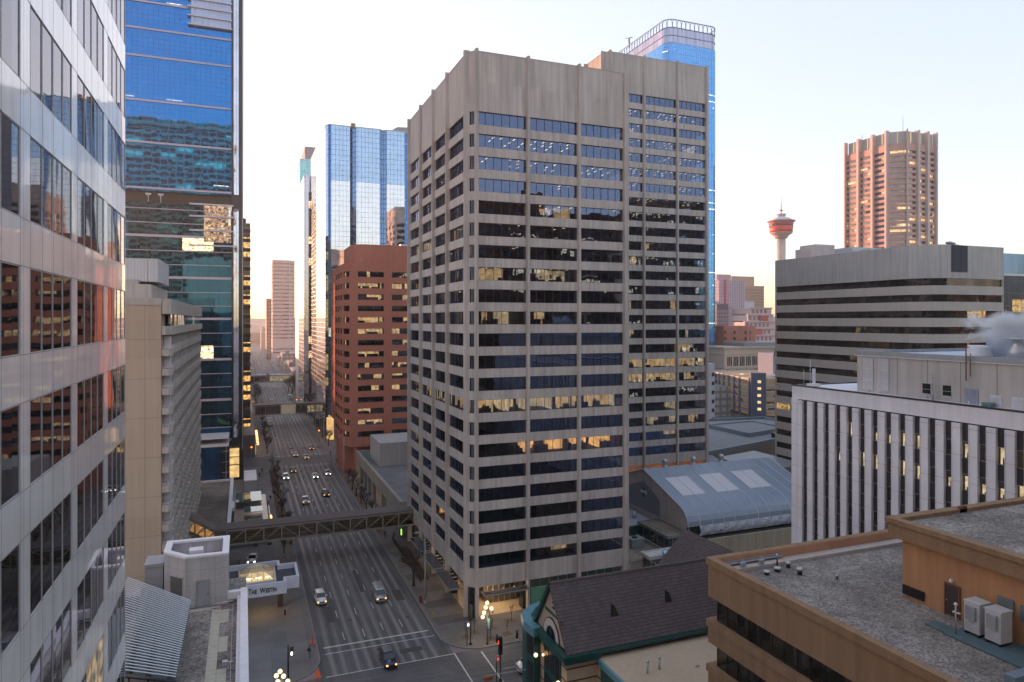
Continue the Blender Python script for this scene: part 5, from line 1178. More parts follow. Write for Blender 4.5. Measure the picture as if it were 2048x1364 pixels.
# ------------------------------------------------------------------ barrel-roofed atrium
at = thing('atrium_hall', 'long atrium hall under a curved blue-grey ribbed roof with white translucent squares', 'atrium hall', (85, 118, 0))
prof = [(117.5, 9.3), (117.6, 10.3), (118.1, 11.3), (119.0, 12.2), (120.2, 12.9), (134.6, 17.9), (149, 12.9), (150.2, 12.2), (151.2, 10.8), (151.6, 9.3)]
M['bluegrey'] = plain('blue_grey_roof_sheet', (.23, .28, .36), .45, .1, .07, .5); M['translu'] = plain('translucent_white_panel', (.56, .55, .60), .5, 0, .05)
nb = 12; X0a, X1a = 85.2, 121.5
def zprof(y):
    for (y0, z0), (y1, z1) in zip(prof[:-1], prof[1:]):
        if y0 <= y <= y1: return z0 + (z1 - z0) * (y - y0) / (y1 - y0)
b = MB(); pp2 = prof[:5] + [(123.6, zprof(123.6)), (130.4, zprof(130.4))] + prof[5:]
for i in range(nb):
    xa, xb = X0a + (X1a - X0a) * i / nb, X0a + (X1a - X0a) * (i + 1) / nb
    for k in range(len(pp2) - 1):
        (y0, z0), (y1, z1) = pp2[k], pp2[k + 1]; w_m = 1 if (i in (1, 2, 4, 5, 7, 8) and 123.5 < (y0 + y1) / 2 < 130.5) else 0
        b.face([(xa, y0, z0), (xb, y0, z0), (xb, y1, z1), (xa, y1, z1)], w_m)
b.build('curved_roof', [M['bluegrey'], M['translu']], at)
b = MB()
for i in range(nb + 1):
    x = X0a + (X1a - X0a) * i / nb
    if i in (2, 5, 8): pass
    for (y0, z0), (y1, z1) in zip(pp2[:-1], pp2[1:]):
        b.tube((x, y0, z0 + .03), (x, y1, z1 + .03), .09 if i not in (2, 5, 8) else .06, n=4, caps=False)
b.build('roof_ribs', M['white_p'], at)
b = MB(); b.face([(X0a + .3, y, z - .1) for y, z in prof] + [(X0a + .3, 151, 0), (X0a + .3, 118, 0)]); b.face([(X1a - .3, y, z - .1) for y, z in prof][::-1] + [(X1a - .3, 118, 0), (X1a - .3, 151, 0)]); b.build('end_wall', concrete('warm_grey_render', (.44, .415, .42), 3, 0, .05), at)
b = MB(); b.prism([(0, 0), (1, 0), (1, 1), (0, 1)], 0, .001); b = MB(); P5 = [(128.2, 8.6), (128.2, 12.2), (134.6, 15.2), (142, 12.4), (142, 8.6)]; b.face([(X0a + .2, y, z) for y, z in P5]); b.build('slate_panel', plain('slate_panel', (.16, .175, .22), .5, 0, .06), at)
b = MB(); b.box(X0a + .08, X0a + .18, 133.2, 135.6, 12.3, 13.0, 0); b.lathe([(.001, 12.3), (.65, 12.3), (.65, 12.5)], 3, (X0a + .1, 134.4), 1); b.box(X0a + .08, X0a + .18, 134.2, 135.2, 13.0, 13.6, 1); b.box(X0a + .08, X0a + .18, 134.0, 134.9, 11.5, 12.3, 1); b.build('wall_emblem', [M['white_p'], M['green']], at)
for x in (94.2, 107.6, 93): 
    if x == 93: continue
for i, x in enumerate((91.6, 99.5, 107.6)):
    b = MB(); b.lathe([(.9, 17.6), (.5, 18.0), (.45, 18.6), (.65, 18.7), (.65, 19.3), (.45, 19.5), (.01, 19.6)], 12, (x, 135.2)); b.build('ridge_ventilator', M['steel'], at)
# fabric skirt with sag
def fabric():
    m, t = _nt('hanging_white_fabric'); p = N(t, 'ShaderNodeBsdfPrincipled'); p.inputs['Base Color'].default_value = (.42, .45, .52, 1); p.inputs['Roughness'].default_value = .6; tc = N(t, 'ShaderNodeTexCoord')
    n = noise(t, scalev(t, tc.outputs['Object'], (.9, .9, 1.5)), 1.6, 5, .6); t.links.new(bump(t, n, 1, .35), p.inputs['Normal']); out(t, p.outputs[0]); return m
b = MB(); nx_, nz_ = 120, 8; g0 = []
for i in range(nx_ + 1):
    x = 88.0 + (X1a - 88.0) * i / nx_; ph_ = (x - 88.0) / 2.9 * 2 * math.pi
    for k in range(nz_ + 1):
        v = k / nz_; z = 9.35 - 2.1 * v; y = 117.45 - .28 * math.sin(v * math.pi) * (1 + .6 * math.cos(ph_ + 3 * v)) + .08 * math.sin(ph_ * 3 + v * 9); g0.append(b.vert((x, y, z)))
for i in range(nx_):
    for k in range(nz_):
        a_ = i * (nz_ + 1) + k; b.f.append((a_, a_ + 1, a_ + nz_ + 2, a_ + nz_ + 1)[::-1]); b.m.append(0); b.sm.append(True)
b.build('fabric_skirt', fabric(), at)
b = MB(); b.box(88, X1a, 117.7, 118, 6.8, 9.2); b.box(85.2, 88, 117.8, 118, 6, 9.2); b.build('opening', M['black'], at)
b = MB(); b.box(86.5, 124, 116.3, 117.3, 6.75, 6.98); b.build('ledge', M['frame_dk'], at)
b = MB(); b.box(86, 124, 115.9, 116.2, 3.4, 6.9); b.build('low_wall', concrete('olive_beige_panel', (.36, .32, .24), 2.15, 0, .06, (.13, .11, .08), fine=.05), at)
b = MB(); b.box(86, 124, 116.3, 116.4, .2, 3.4); b.build('street_glazing', curtain('atrium_glazing', (.02, .025, .022), (.4, .4, .38), .2, 2.2, 1.6, .09, (.2, .2, .19), lit=.2, litcol=(1, .8, .5), litst=.25), at)
b = MB(); b.box(112.5, 114.5, 116.0, 116.2, 2.3, 3.2); b.build('red_sign', M['red_l'], at)
# small flat-roofed annexes left of the hall
an = thing('glass_annex', 'small green-framed glass annex with gravel roof against the atrium end wall', 'annex', (80, 120, 0))
b = MB(); b.box(80.2, 85.4, 117.4, 128.5, 7.6, 7.95); b.build('roof', M['gravel_tan'], an)
b = MB(); b.ring([(80, 117.2), (85.5, 117.2), (85.5, 128.7), (80, 128.7)], .25, 7.6, 8.15); b.ring([(80, 117.2), (85.5, 117.2), (85.5, 128.7), (80, 128.7)], .2, 3.9, 4.9); b.build('wall_band', plain('grey_green_panel', (.16, .21, .20), .5), an)
b = MB(); b.box(80.2, 85.3, 117.4, 128.5, 0, 7.6); b.build('glazing', curtain('annex_glass', (.02, .03, .03), (.4, .45, .44), .3, 2.6, 7.6, .16, (.18, .2, .2)), an)
b = MB(); b.box(83.0, 83.2, 117.0, 117.2, 6.9, 7.1); b.box(83.0, 83.2, 117.0, 117.2, 5.6, 5.8); b.build('outside_lamp', M['bulb_sm'], an)
lowr = thing('annex_building', 'low wing with bluish flat roof and dark green wall beside the nearer tower', 'annex', (70, 130, 0))
b = MB(); b.box(69, 84.9, 129, 150, 0, 7.0); b.build('wall', M['green'], lowr); b = MB(); b.box(68.9, 85, 128.9, 150, 7.0, 7.3); b.build('roof', plain('pale_blue_roofing', (.32, .36, .43), .6), lowr)
b = MB(); b.box(69, 80, 115.5, 128.9, 0, 4.6); b.build('lower_wall', M['conc'], lowr); b = MB(); b.box(69, 79.9, 115.4, 128.9, 4.6, 4.75); b.build('lower_roof', M['gravel_tan'], lowr); b = MB(); b.box(79.6, 80, 117.2, 129, 4.7, 5.3); b.build('curb', M['grey_p'], lowr)
b = MB(); b.lathe([(.5, 7.3), (.5, 8.2), (.35, 8.3), (.45, 8.8), (.01, 8.9)], 10, (82.2, 133.5)); b.build('roof_vent', M['steel'], lowr)
ac = thing('air_conditioner', 'boxy grey-green rooftop air conditioner with round ducts on the low wing', 'air conditioner', (76, 124, 4.75))
b = MB(); b.box(74.6, 77.6, 121.9, 124.4, 4.95, 6.6); b.box(74.8, 77.4, 122, 124.3, 4.75, 4.95); b.build('housing', plain('unit_green_grey', (.22, .27, .27), .5, .1, .08), ac)
b = MB(); b.lathe([(.6, 6.6), (.6, 6.8), (.5, 6.85)], 12, (76, 123.2)); b.build('fan', M['frame_dk'], ac)
b = MB(); b.tube((77.4, 126.0, 5.6), (73, 127, 5.6), .42, n=10); b.tube((77.4, 126, 5.6), (79, 125, 5.3), .42, n=10); b.tube((76, 124.4, 5.6), (76, 126, 5.6), .4, n=10); b.build('duct', M['steel'], ac)
gh = thing('entrance_pavilion', 'glass entrance pavilion with white frames, flat white roof and blue skylight', 'pavilion', (76, 116, 0))
b = MB(); b.box(72.9, 80.2, 109.6, 115.3, 0, 5.9); b.build('glazing', curtain('pavilion_glass', (.03, .035, .03), (.42, .45, .42), .25, 1.5, 1.6, .12, (.42, .42, .38)), gh)
b = MB(); b.box(72.6, 80.5, 112.2, 115.6, 5.9, 6.3); b.ring([(72.6, 112.2), (80.5, 112.2), (80.5, 115.6), (72.6, 115.6)], .25, 6.3, 6.55); b.build('roof', plain('white_roofing', (.50, .49, .50), .6, 0, .15), gh)
b = MB(); b.face([(75.6, 109.3, 5.6), (80.4, 109.3, 5.6), (80.4, 112.6, 7.4), (75.6, 112.6, 7.4)]); b.face([(75.6, 112.6, 7.4), (80.4, 112.6, 7.4), (80.4, 112.6, 6.3), (75.6, 112.6, 6.3)]); b.face([(75.6, 109.3, 5.6), (75.6, 112.6, 7.4), (75.6, 112.6, 5.6)]); o = b.build('skylight', curtain('blue_skylight', (.04, .12, .22), (.4, .6, .85), .5, 50, 50, .01), gh)
b = MB()
for k in range(6): x = 75.6 + k * .96; b.tube((x, 109.3, 5.65), (x, 112.6, 7.45), .07, n=4)
b.tube((75.6, 109.3, 5.62), (80.4, 109.3, 5.62), .09, n=4); b.tube((75.6, 112.6, 7.45), (80.4, 112.6, 7.45), .09, n=4); b.build('frame', M['white_p'], o)
# ------------------------------------------------------------------ low roofs between the towers and the car park
lr = thing('retail_building', 'sprawling flat blue-grey roofs with parapets behind the farther twin tower', 'retail building', (150, 180, 0))
b = MB(); b.prism([(122, 168), (150, 176), (166, 181), (200, 196), (200, 224), (150, 230), (122, 215)], 0, 11.2); b.build('wall', plain('taupe_wall', (.26, .23, .21), .8), lr)
b = MB(); b.ring([(122, 168), (150, 176), (166, 181), (200, 196), (200, 224), (150, 230), (122, 215)], .7, 11.2, 12.2); b.ring([(163, 190), (185, 196), (185, 214), (163, 212)], .6, 11.3, 12.8); b.build('parapet', plain('slate_parapet', (.20, .25, .30), .6), lr)
b = MB(); b.prism([(122.7, 168.8), (149.8, 176.8), (165.6, 181.8), (199, 196.5), (199, 223), (150, 229), (122.7, 214)], 11.2, 11.35); b.prism([(163.6, 190.6), (184.4, 196.6), (184.4, 213.4), (163.6, 211.4)], 11.36, 12.4); b.build('roof', plain('grey_roofing', (.21, .22, .24), .8, 0, .12, .2), lr)
b = MB(); b.box(170, 176, 184, 187, 11.35, 13); b.box(178, 181, 187, 190, 11.35, 12.6); b.box(196, 200, 205, 212, 11.4, 15); b.build('roof_plant', M['frame_dk'], lr)
l2 = thing('retail_building', 'taupe windowless block with small lit entrance below the flat roofs', 'retail building', (135, 160, 0))
b = MB(); b.prism([(130, 150), (149.4, 150), (149.4, 172), (133, 168)], 0, 10.5); b.build('wall', concrete('taupe_tile', (.28, .25, .22), 2.2, 2.2, .06), l2); b = MB(); b.prism([(129.8, 149.8), (149.5, 149.8), (149.5, 172), (132.8, 168)], 10.5, 10.9); b.build('roof', M['grey_p'], l2); b = MB(); b.box(142, 142.6, 149.6, 149.8, 3.5, 4.3); b.build('entrance_lamp', M['bulb_sm'], l2)
l3 = thing('sloped_roof_hall', 'low hall with lilac standing-seam sloped roof right of the farther twin tower', 'hall', (124, 165, 0))
b = MB(); b.face([(121.5, 152, 6.5), (132.5, 152, 6.5), (132.5, 172, 11.3), (121.5, 172, 11.3)]); b.face([(121.5, 152, 0), (132.5, 152, 0), (132.5, 152, 6.5), (121.5, 152, 6.5)]); b.face([(121.5, 152, 0), (121.5, 152, 6.5), (121.5, 172, 11.3), (121.5, 172, 0)]); b.face([(132.5, 152, 6.5), (132.5, 152, 0), (132.5, 172, 0), (132.5, 172, 11.3)]); b.build('seamed_roof', plain('lilac_metal', (.30, .31, .40), .5), l3)
b = MB()
for i in range(15): x = 121.5 + i * .78; b.tube((x, 152, 6.55), (x, 172, 11.35), .05, n=4)
b.build('seams', M['grey_p'], l3)
# ------------------------------------------------------------------ multi-storey car park
pk = thing('car_park', 'multi-storey car park with lit open decks and navy stair tower', 'car park', (251, 292, 0))
pp3 = [(268, 350), (258, 322), (253.4, 303), (251.5, 293), (258, 288.5), (272, 286), (305, 286), (305, 350)]
b = MB(); c2 = MB()
for k in range(6):
    z = 3.4 * k; b.ring(pp3, .4, z + 2.9, z + 4.0) if k else b.ring(pp3, .4, 3.0, 4.0)
    c2.prism(inset(pp3, .4), z + 2.95, z + 3.2)
b.build('deck_edge', plain('pale_deck_edge', (.38, .38, .42), .7, 0, .08), pk); c2.build('deck', M['conc'], pk)
b = MB(); b.prism(inset(pp3, 5), 0, 20.5); b.build('inner_wall', roomwall('deck_glow', (.40, .28, .16), .05), pk)
b = MB(); n = len(pp3)
for i in range(n):
    a, c = pp3[i], pp3[(i + 1) % n]; L = math.hypot(c[0] - a[0], c[1] - a[1]); k = max(1, round(L / 7))
    for j in range(k): p = lerp2(a, c, j / k); b.box(p[0] - .5, p[0] + .5, p[1] - .5, p[1] + .5, 0, 20.9)
b.build('column', plain('slate_column', (.20, .20, .24), .7), pk)
b = MB(); b.prism([(249.2, 289), (255.4, 284.8), (258.8, 288.8), (252.2, 293.2)], 0, 24.0); o = b.build('stair_tower', plain('navy_render', (.10, .11, .17), .6, 0, .08), pk)
for k in range(5): q = MB(); q.wall((251.8, 287.1), (253.3, 286.1), 18.8 - 3.6 * k, 20.2 - 3.6 * k, .1, 0, .08); q.build('stair_window', roomwall('stair_glow', (.95, .68, .32), .14), pk)
b = MB(); b.box(258, 296, 297, 300, 21.2, 22.0); b.box(262, 290, 310, 313, 21.2, 21.7); b.build('roof_canopies', M['white_p'], pk)
tk = thing('telecom_block', 'pale lilac lift block with antennas on the car park roof', 'plant block', (232, 262, 0))
b = MB(); b.box(274, 286, 300, 312, 21, 33.5); b.build('wall', plain('lilac_render', (.22, .25, .36), .7, 0, .06), tk)
b = MB(); rn = random.Random(2)
for i in range(9): x, y = 274 + rn.random() * 11, 299.8; b.tube((x, y, 31 + rn.random() * 3), (x, y, 35.5 + rn.random() * 1.5), .18); b.box(x - .3, x + .3, y - .4, y, 32, 34)
b.build('antenna', M['frame_dk'], tk)
wsl = thing('apartment_building', 'thin white gable wall with small windows beside the farther twin tower', 'apartment building', (194, 252, 0))
b = MB(); b.box(190, 195.4, 250, 262, 0, 32.6); b.build('wall', M['white_p'], wsl)
for k in range(7): q = MB(); q.box(193.9, 195.1, 249.9, 250.02, 3 + k * 4, 4.6 + k * 4); q.build('window', M['frame_dk'], wsl)
# ------------------------------------------------------------------ distant cluster
def grid_tower(name, label, x0, x1, y0, y1, zt, wall, pw, ph, lw, lc, cat='apartment building', **kw):
    t_ = thing(name, label, cat, (x0, y0, 0)); q = MB(); q.box(x0, x1, y0, y1, 0, zt); q.build('wall', concrete('w_' + str(int(x0 * 10)), wall, pw, ph, lw, lc, fine=.02, **kw), t_); return t_
ta = grid_tower('apartment_tower', 'pink and white ribbed tower with a vertical red stripe on the skyline', 443, 475, 560, 590, 92, (.50, .40, .45), 2.2, 3.2, .75, (.34, .27, .34))
b = MB(); b.box(449.5, 451.5, 559.5, 560, 48, 92.5); b.build('red_stripe', plain('red_stripe', (.55, .03, .07), .5), ta); b = MB(); b.box(443, 460, 563, 585, 92, 98); b.build('roof_block', plain('pink_block', (.48, .36, .36), .7), ta)
b = MB()
for k in range(9): b.box(455 + k * 2.3, 455.5 + k * 2.3, 559.3, 559.9, 40, 91)
b.build('white_ribs', M['white_p'], ta)
tb = grid_tower('apartment_tower', 'tan balconied apartment tower with stepped roof right of the red-striped tower', 527, 571, 640, 670, 92, (.50, .38, .27), 3.4, 3.4, 1.3, (.33, .25, .20))
b = MB(); b.box(527, 560, 644, 665, 92, 103); b.build('roof_block', plain('tan_block', (.42, .31, .24), .7), tb)
b = MB()
for k in range(12): b.box(531, 569, 639, 640, 50 + k * 3.5, 51.2 + k * 3.5)
b.build('balconies', plain('tan_balcony', (.44, .33, .24), .7), tb)
tc_ = grid_tower('apartment_tower', 'narrow grey-topped apartment block in front of the red-striped tower', 346, 357, 440, 460, 60, (.44, .37, .40), 1.6, 3.1, .9, (.2, .17, .2))
b = MB(); b.box(346, 357, 439.8, 460, 60, 64.6); b.build('dark_top', plain('dark_top', (.16, .14, .18), .7), tc_)
td = grid_tower('apartment_tower', 'blank lilac slab end beside the narrow apartment block', 359, 365, 445, 470, 62.8, (.42, .37, .42), 0, 0, .1, None)
te = thing('apartment_building', 'stepped red and white apartment block with terraces below the tan tower', 'apartment building', (432, 520, 0))
b = MB(); rd = MB(); wnn = MB()
for k in range(7):
    x0 = 432 + max(0, (k - 1)) * 5.5; z0 = 18 + k * 6.6; yb = 520 + k * 2.2; b.box(x0, 485, yb, 560, z0 if k else 0, z0 + 5.6); b.box(x0 - 1, 485, yb - 1.5, yb + 1, z0 + 5.6, z0 + 6.6)
    for j in range(int((480 - x0) / 5)): wnn.box(x0 + 1.5 + j * 5, x0 + 4.3 + j * 5, yb - .2, yb, z0 + 1, z0 + 4.6)
    if k in (1, 3, 5): rd.box(x0 + 14, x0 + 24, yb - 1.2, yb - .2, z0 - 2, z0 + 6)
b.build('wall', plain('white_pink_render', (.52, .43, .43), .7), te); rd.build('red_bay', plain('red_bay', (.36, .09, .07), .7), te); wnn.build('window_band', plain('far_window', (.2, .15, .16), .4), te)
b = MB(); b.box(434, 500, 575, 600, 0, 71.5); b.build('rear_block', plain('white_slab', (.52, .52, .56), .7), te)
tf = thing('brick_building', 'small salmon brick block in front of the stepped apartment block', 'brick building', (311, 380, 0))
b = MB(); b.prism([(302, 392), (303, 378), (318, 372), (330, 378), (330, 396)], 0, 48); b.build('wall', concrete('salmon_brick', (.46, .19, .13), 3.2, 3.4, .1, (.3, .12, .08), fine=.03), tf)
for k in range(4):
    for (p, q) in (((303.3, 377.8), (304.5, 377.4)), ((309, 375.5), (310.2, 375)), ((316, 372.7), (317.2, 372.3)), ((321, 373.4), (322.2, 374))): w3 = MB(); w3.wall(p, q, 30 + 4.2 * k, 32 + 4.2 * k, .2, 0, .12); w3.build('window', M['frame_dk'], tf)
tg = thing('department_store', 'long cream stone department store with tall arched windows below the brick block', 'department store', (281, 350, 0))
b = MB(); b.box(281, 335, 350, 375, 0, 34); b.box(280.3, 335, 349.2, 375, 34, 35); b.box(280.6, 335, 349.6, 375, 30.2, 30.7); b.box(280.6, 335, 349.6, 375, 21.5, 22); b.build('wall', plain('cream_stone', (.52, .44, .37), .8, 0, .05), tg)
b = MB(); b.box(298, 335, 352, 372, 35, 37.5); b.build('attic', plain('attic_windows', (.22, .24, .28), .5, 0, .2), tg)
kk = 0
for j in range(10):
    for i in range(3):
        x = 283.2 + j * 4.9 + i * 1.35
        for (z0, z1, mm) in ((23.0, 28.8, M['frame_dk']), (15.5, 21.0, M['frame_dk']), (9, 14.3, M['lit'])):
            q = MB(); q.box(x, x + .85, 349.85, 350.02, z0, z1); q.build('window', mm, tg)
# filler roofs and mid-distance streets so nothing stands in an empty plain
# ------------------------------------------------------------------ ground, road, pavements
def asphalt(name, along, tracks):
    m, t = _nt(name); p = N(t, 'ShaderNodeBsdfPrincipled'); tc = N(t, 'ShaderNodeTexCoord'); ob = tc.outputs['Object']
    sp = N(t, 'ShaderNodeSeparateXYZ'); t.links.new(ob, sp.inputs[0])
    big = noise(t, ob, .07, 4, .6); fi = noise(t, ob, 9, 3); st = noise(t, scalev(t, ob, (1.6, .035, 1) if along == 'y' else (.035, 1.6, 1)), 1, 4, .6)
    a = math_(t, 'MULTIPLY', maprange(t, big, .3, .7, .72, 1.28), maprange(t, fi, .3, .7, .85, 1.15))
    a = math_(t, 'MULTIPLY', a, maprange(t, st, .3, .7, .72, 1.35))
    vo = N(t, 'ShaderNodeTexVoronoi'); vo.inputs['Scale'].default_value = .12; t.links.new(scalev(t, ob, (1, .45, 1)), vo.inputs['Vector']); sv = N(t, 'ShaderNodeSeparateXYZ'); t.links.new(vo.outputs['Color'], sv.inputs[0]); a = math_(t, 'MULTIPLY', a, maprange(t, sv.outputs[0], 0, 1, .84, 1.14))
    c = mixc(t, 1.0, (.098, .094, .101), a, 'MULTIPLY')
    rgh = None
    if tracks:   # salt-pale wheel tracks, pairs in each lane
        acc = None
        for x in tracks:
            d = math_(t, 'ABSOLUTE', math_(t, 'SUBTRACT', sp.outputs['X'], x)); k = maprange(t, d, 0.05, .55, 1, 0); k.node.clamp = True
            acc = k if acc is None else math_(t, 'MAXIMUM', acc, k)
        br = noise(t, scalev(t, ob, (.8, .02, 1)), 1, 3); acc = math_(t, 'MULTIPLY', acc, maprange(t, br, .35, .65, .25, .95))
        c = mixc(t, acc, c, (.24, .23, .225)); rgh = maprange(t, acc, 0, 1, .78, .5)
    cr = noise(t, ob, .9, 5, .7); crk = math_(t, 'LESS_THAN', math_(t, 'ABSOLUTE', math_(t, 'SUBTRACT', cr, .5)), .006); c = mixc(t, math_(t, 'MULTIPLY', crk, .7), c, (.035, .034, .035))
    t.links.new(c, p.inputs['Base Color']); p.inputs['Specular IOR Level'].default_value = .35
    if rgh is not None: t.links.new(rgh, p.inputs['Roughness'])
    else: p.inputs['Roughness'].default_value = .75
    t.links.new(bump(t, fi, .3, .02), p.inputs['Normal']); out(t, p.outputs[0]); return m
def paving(name, col, s, joint=(.10, .09, .09), dirt=.25):
    m, t = _nt(name); p = N(t, 'ShaderNodeBsdfPrincipled'); tc = N(t, 'ShaderNodeTexCoord'); ob = tc.outputs['Object']; sp = N(t, 'ShaderNodeSeparateXYZ'); t.links.new(ob, sp.inputs[0])
    big = noise(t, ob, .15, 5, .65); fi = noise(t, ob, 7, 3)
    cm = N(t, 'ShaderNodeCombineXYZ'); t.links.new(math_(t, 'FLOOR', math_(t, 'DIVIDE', sp.outputs['X'], s)), cm.inputs[0]); t.links.new(math_(t, 'FLOOR', math_(t, 'DIVIDE', sp.outputs['Y'], s)), cm.inputs[1])
    wn = N(t, 'ShaderNodeTexWhiteNoise'); t.links.new(cm.outputs[0], wn.inputs['Vector'])
    a = math_(t, 'MULTIPLY', maprange(t, big, .3, .7, 1 - dirt, 1 + dirt * .6), maprange(t, wn.outputs['Value'], 0, 1, .9, 1.1)); a = math_(t, 'MULTIPLY', a, maprange(t, fi, .3, .7, .92, 1.08))
    c = mixc(t, 1.0, col, a, 'MULTIPLY'); lm = math_(t, 'MAXIMUM', line_mask(t, sp.outputs['X'], s, .05), line_mask(t, sp.outputs['Y'], s, .05)); c = mixc(t, math_(t, 'MULTIPLY', lm, .6), c, joint)
    t.links.new(c, p.inputs['Base Color']); p.inputs['Roughness'].default_value = .85; t.links.new(bump(t, fi, .2, .02), p.inputs['Normal']); out(t, p.outputs[0]); return m
lanes = [15.3, 18.6, 21.85, 25.1]
trk = []
for c_ in (13.3, 16.95, 20.2, 23.5, 27.0): trk += [c_ - .8, c_ + .8]
M['road'] = asphalt('asphalt', 'y', trk); M['road2'] = asphalt('asphalt_cross', 'x', None)
M['pave'] = paving('concrete_pavement', (.15, .142, .142), 3.2); M['pave2'] = paving('granite_pavement', (.15, .130, .118), 1.6); M['kerb'] = plain('kerb_stone', (.17, .16, .155), .8, 0, .15)
M['plaza'] = paving('slate_grey_pavement', (.135, .145, .16), 4.0, (.07, .07, .075))
gm, t = _nt('city_ground'); p = N(t, 'ShaderNodeBsdfPrincipled'); tc = N(t, 'ShaderNodeTexCoord'); vo = N(t, 'ShaderNodeTexVoronoi'); vo.inputs['Scale'].default_value = .03; t.links.new(tc.outputs['Object'], vo.inputs['Vector'])
n_ = noise(t, tc.outputs['Object'], .012, 6, .7); c = mixc(t, maprange(t, n_, .35, .65, 0, 1), (.11, .10, .095), (.30, .27, .26)); t.links.new(mixc(t, .25, c, vo.outputs['Color'], 'MULTIPLY'), p.inputs['Base Color']); p.inputs['Roughness'].default_value = .9; out(t, p.outputs[0])
b = MB(); b.face([(-5000, -3000, -.02), (5000, -3000, -.02), (5000, 7000, -.02), (-5000, 7000, -.02)]); struct(b.build('ground', gm))
b = MB(); b.face([(10.5, -60, .0), (30.5, -60, .0), (30.5, 1500, .0), (10.5, 1500, .0)]); struct(b.build('road', M['road']))
for (y0, y1) in ((88, 102.4), (258, 272), (426, 440), (596, 612)):
    b = MB(); b.face([(-120, y0, .004), (420, y0, .004), (420, y1, .004), (-120, y1, .004)]); struct(b.build('cross_road', M['road2']))
def rcorner(cx, cy, r, a0, a1, n=8): return [(cx + r * math.cos(R(a0 + (a1 - a0) * i / n)), cy + r * math.sin(R(a0 + (a1 - a0) * i / n))) for i in range(n + 1)]
def block(pts, m, kerb=True, z=.14):
    b = MB(); b.prism(inset(pts, .28) if kerb else pts, -.01, z, 0); struct(b.build('pavement', m))
    if kerb: k = MB(); k.ring(pts, .29, -.01, z + .012); struct(k.build('kerb', M['kerb']))
def ccw(p): A = sum(p[i][0] * p[(i + 1) % len(p)][1] - p[(i + 1) % len(p)][0] * p[i][1] for i in range(len(p))); return p if A > 0 else p[::-1]
block(ccw([(-100, 102.4)] + rcorner(5, 108.4, 6, -90, 0) + [(11, 252)] + rcorner(6, 252, 5, 0, 90)[1:] + [(-100, 257)]), M['pave'])
block(ccw([(400, 102)] + rcorner(36, 108.5, 6.3, -90, -180)[0:] + [(29.8, 252)] + rcorner(35, 252, 5.2, 180, 90)[1:] + [(400, 257.2)]), M['pave2'])
block(ccw([(-100, 273)] + rcorner(4, 279, 6, -90, 0) + [(10.5, 425), (-100, 425)]), M['pave'])
block(ccw([(400, 273)] + rcorner(37, 279, 6, -90, -180) + [(31, 425), (400, 425)]), M['pave2'])
block(ccw([(-100, 441), (9.5, 441), (9.5, 595), (-100, 595)]), M['pave']); block(ccw([(400, 441), (31, 441), (31, 595), (400, 595)]), M['pave'])
block(ccw([(400, 88)] + rcorner(36, 82, 6, 90, 180) + [(30, -40), (400, -40)]), M['pave2']); block(ccw([(-100, 88)] + rcorner(5, 82, 6, 90, 0) + [(11, -40), (-100, -40)]), M['pave'])
b = MB(); b.box(-11, 6.6, 103.2, 158, .14, .148); struct(b.build('forecourt_paving', M['plaza']))
M['paint'] = plain('road_paint', (.50, .49, .47), .7, 0, .3, 2)
b = MB()
for x in lanes:
    y = 113.2 if x < 20 else 114.5
    while y < 251:
        b.box(x - .06, x + .06, y, y + 3.0, .004, .008); y += 9.0
    y = 276
    while y < 420: b.box(x - .06, x + .06, y, y + 3.0, .004, .008); y += 9
    y = 445
    while y < 590: b.box(x - .06, x + .06, y, y + 3.0, .004, .008); y += 9
for (y, x0, x1, w3) in ((111.4, 11.8, 28.8, .35), (109.3, 11.8, 29.3, .18), (102.2, 11.2, 30.6, .18), (253.5, 11.3, 29.5, .3), (255.5, 11.3, 29.8, .15), (274.5, 11.0, 30.2, .3)): b.box(x0, x1, y, y + w3, .009, .013)
b.box(30.5, 30.72, 89, 102.4, .009, .013); b.box(34.6, 34.85, 89, 101.4, .009, .013); b.box(36, 200, 95.1, 95.2, .009, .013)
struct(b.build('road_marking', M['paint']))
# tan lobby floor edge, tree pits and drains
def disc_stain(x, y, rx, ry, name, mat, z=.152):
    b = MB(); n = 14; rn = random.Random(int(x * 7 + y)); b.face([(x + rx * math.cos(2 * math.pi * i / n) * rn.uniform(.85, 1.1), y + ry * math.sin(2 * math.pi * i / n) * rn.uniform(.85, 1.1), z) for i in range(n)]); struct(b.build(name, mat))
soil = plain('tree_pit_soil', (.13, .085, .06), .95, 0, .3, 5)
for (x, y) in ((33.8, 106.6), (35.6, 107.6), (38.8, 108.6), (40.6, 105.4), (43, 109.6), (44.4, 107), (37.4, 104.6)):
    b = MB(); b.box(x - .75, x + .75, y - .75, y + .75, .14, .156); struct(b.build('tree_pit', soil))
b = MB(); b.box(8.2, 10.7, 165, 250, .14, .30); struct(b.build('planting_bed', soil))
b = MB(); b.box(30.4, 31.9, 165, 245, .14, .18); struct(b.build('verge', soil))
rn = random.Random(12); mh = plain('manhole_iron', (.03, .03, .032), .6, .5, .2); ptc = plain('asphalt_patch', (.05, .048, .052), .8, 0, .2, 2)
for (x, y) in ((17.2, 120.5), (24.0, 134), (19.9, 108), (13.4, 141), (26.7, 118), (20.4, 147), (17, 176), (23.6, 190), (14, 214)):
    disc_stain(x, y, .36, .36, 'manhole_cover', mh, .014)
for (x, y, rx, ry) in ((14.1, 124, .7, 3.5), (27.2, 128, .8, 2.6), (21.3, 138, .45, 6), (24.6, 106, 1.8, .7), (17.5, 96, 2.6, .8), (18.0, 182, .6, 5)):
    b = MB(); b.box(x - rx, x + rx, y - ry, y + ry, .0065, .0075); struct(b.build('asphalt_patch', ptc))
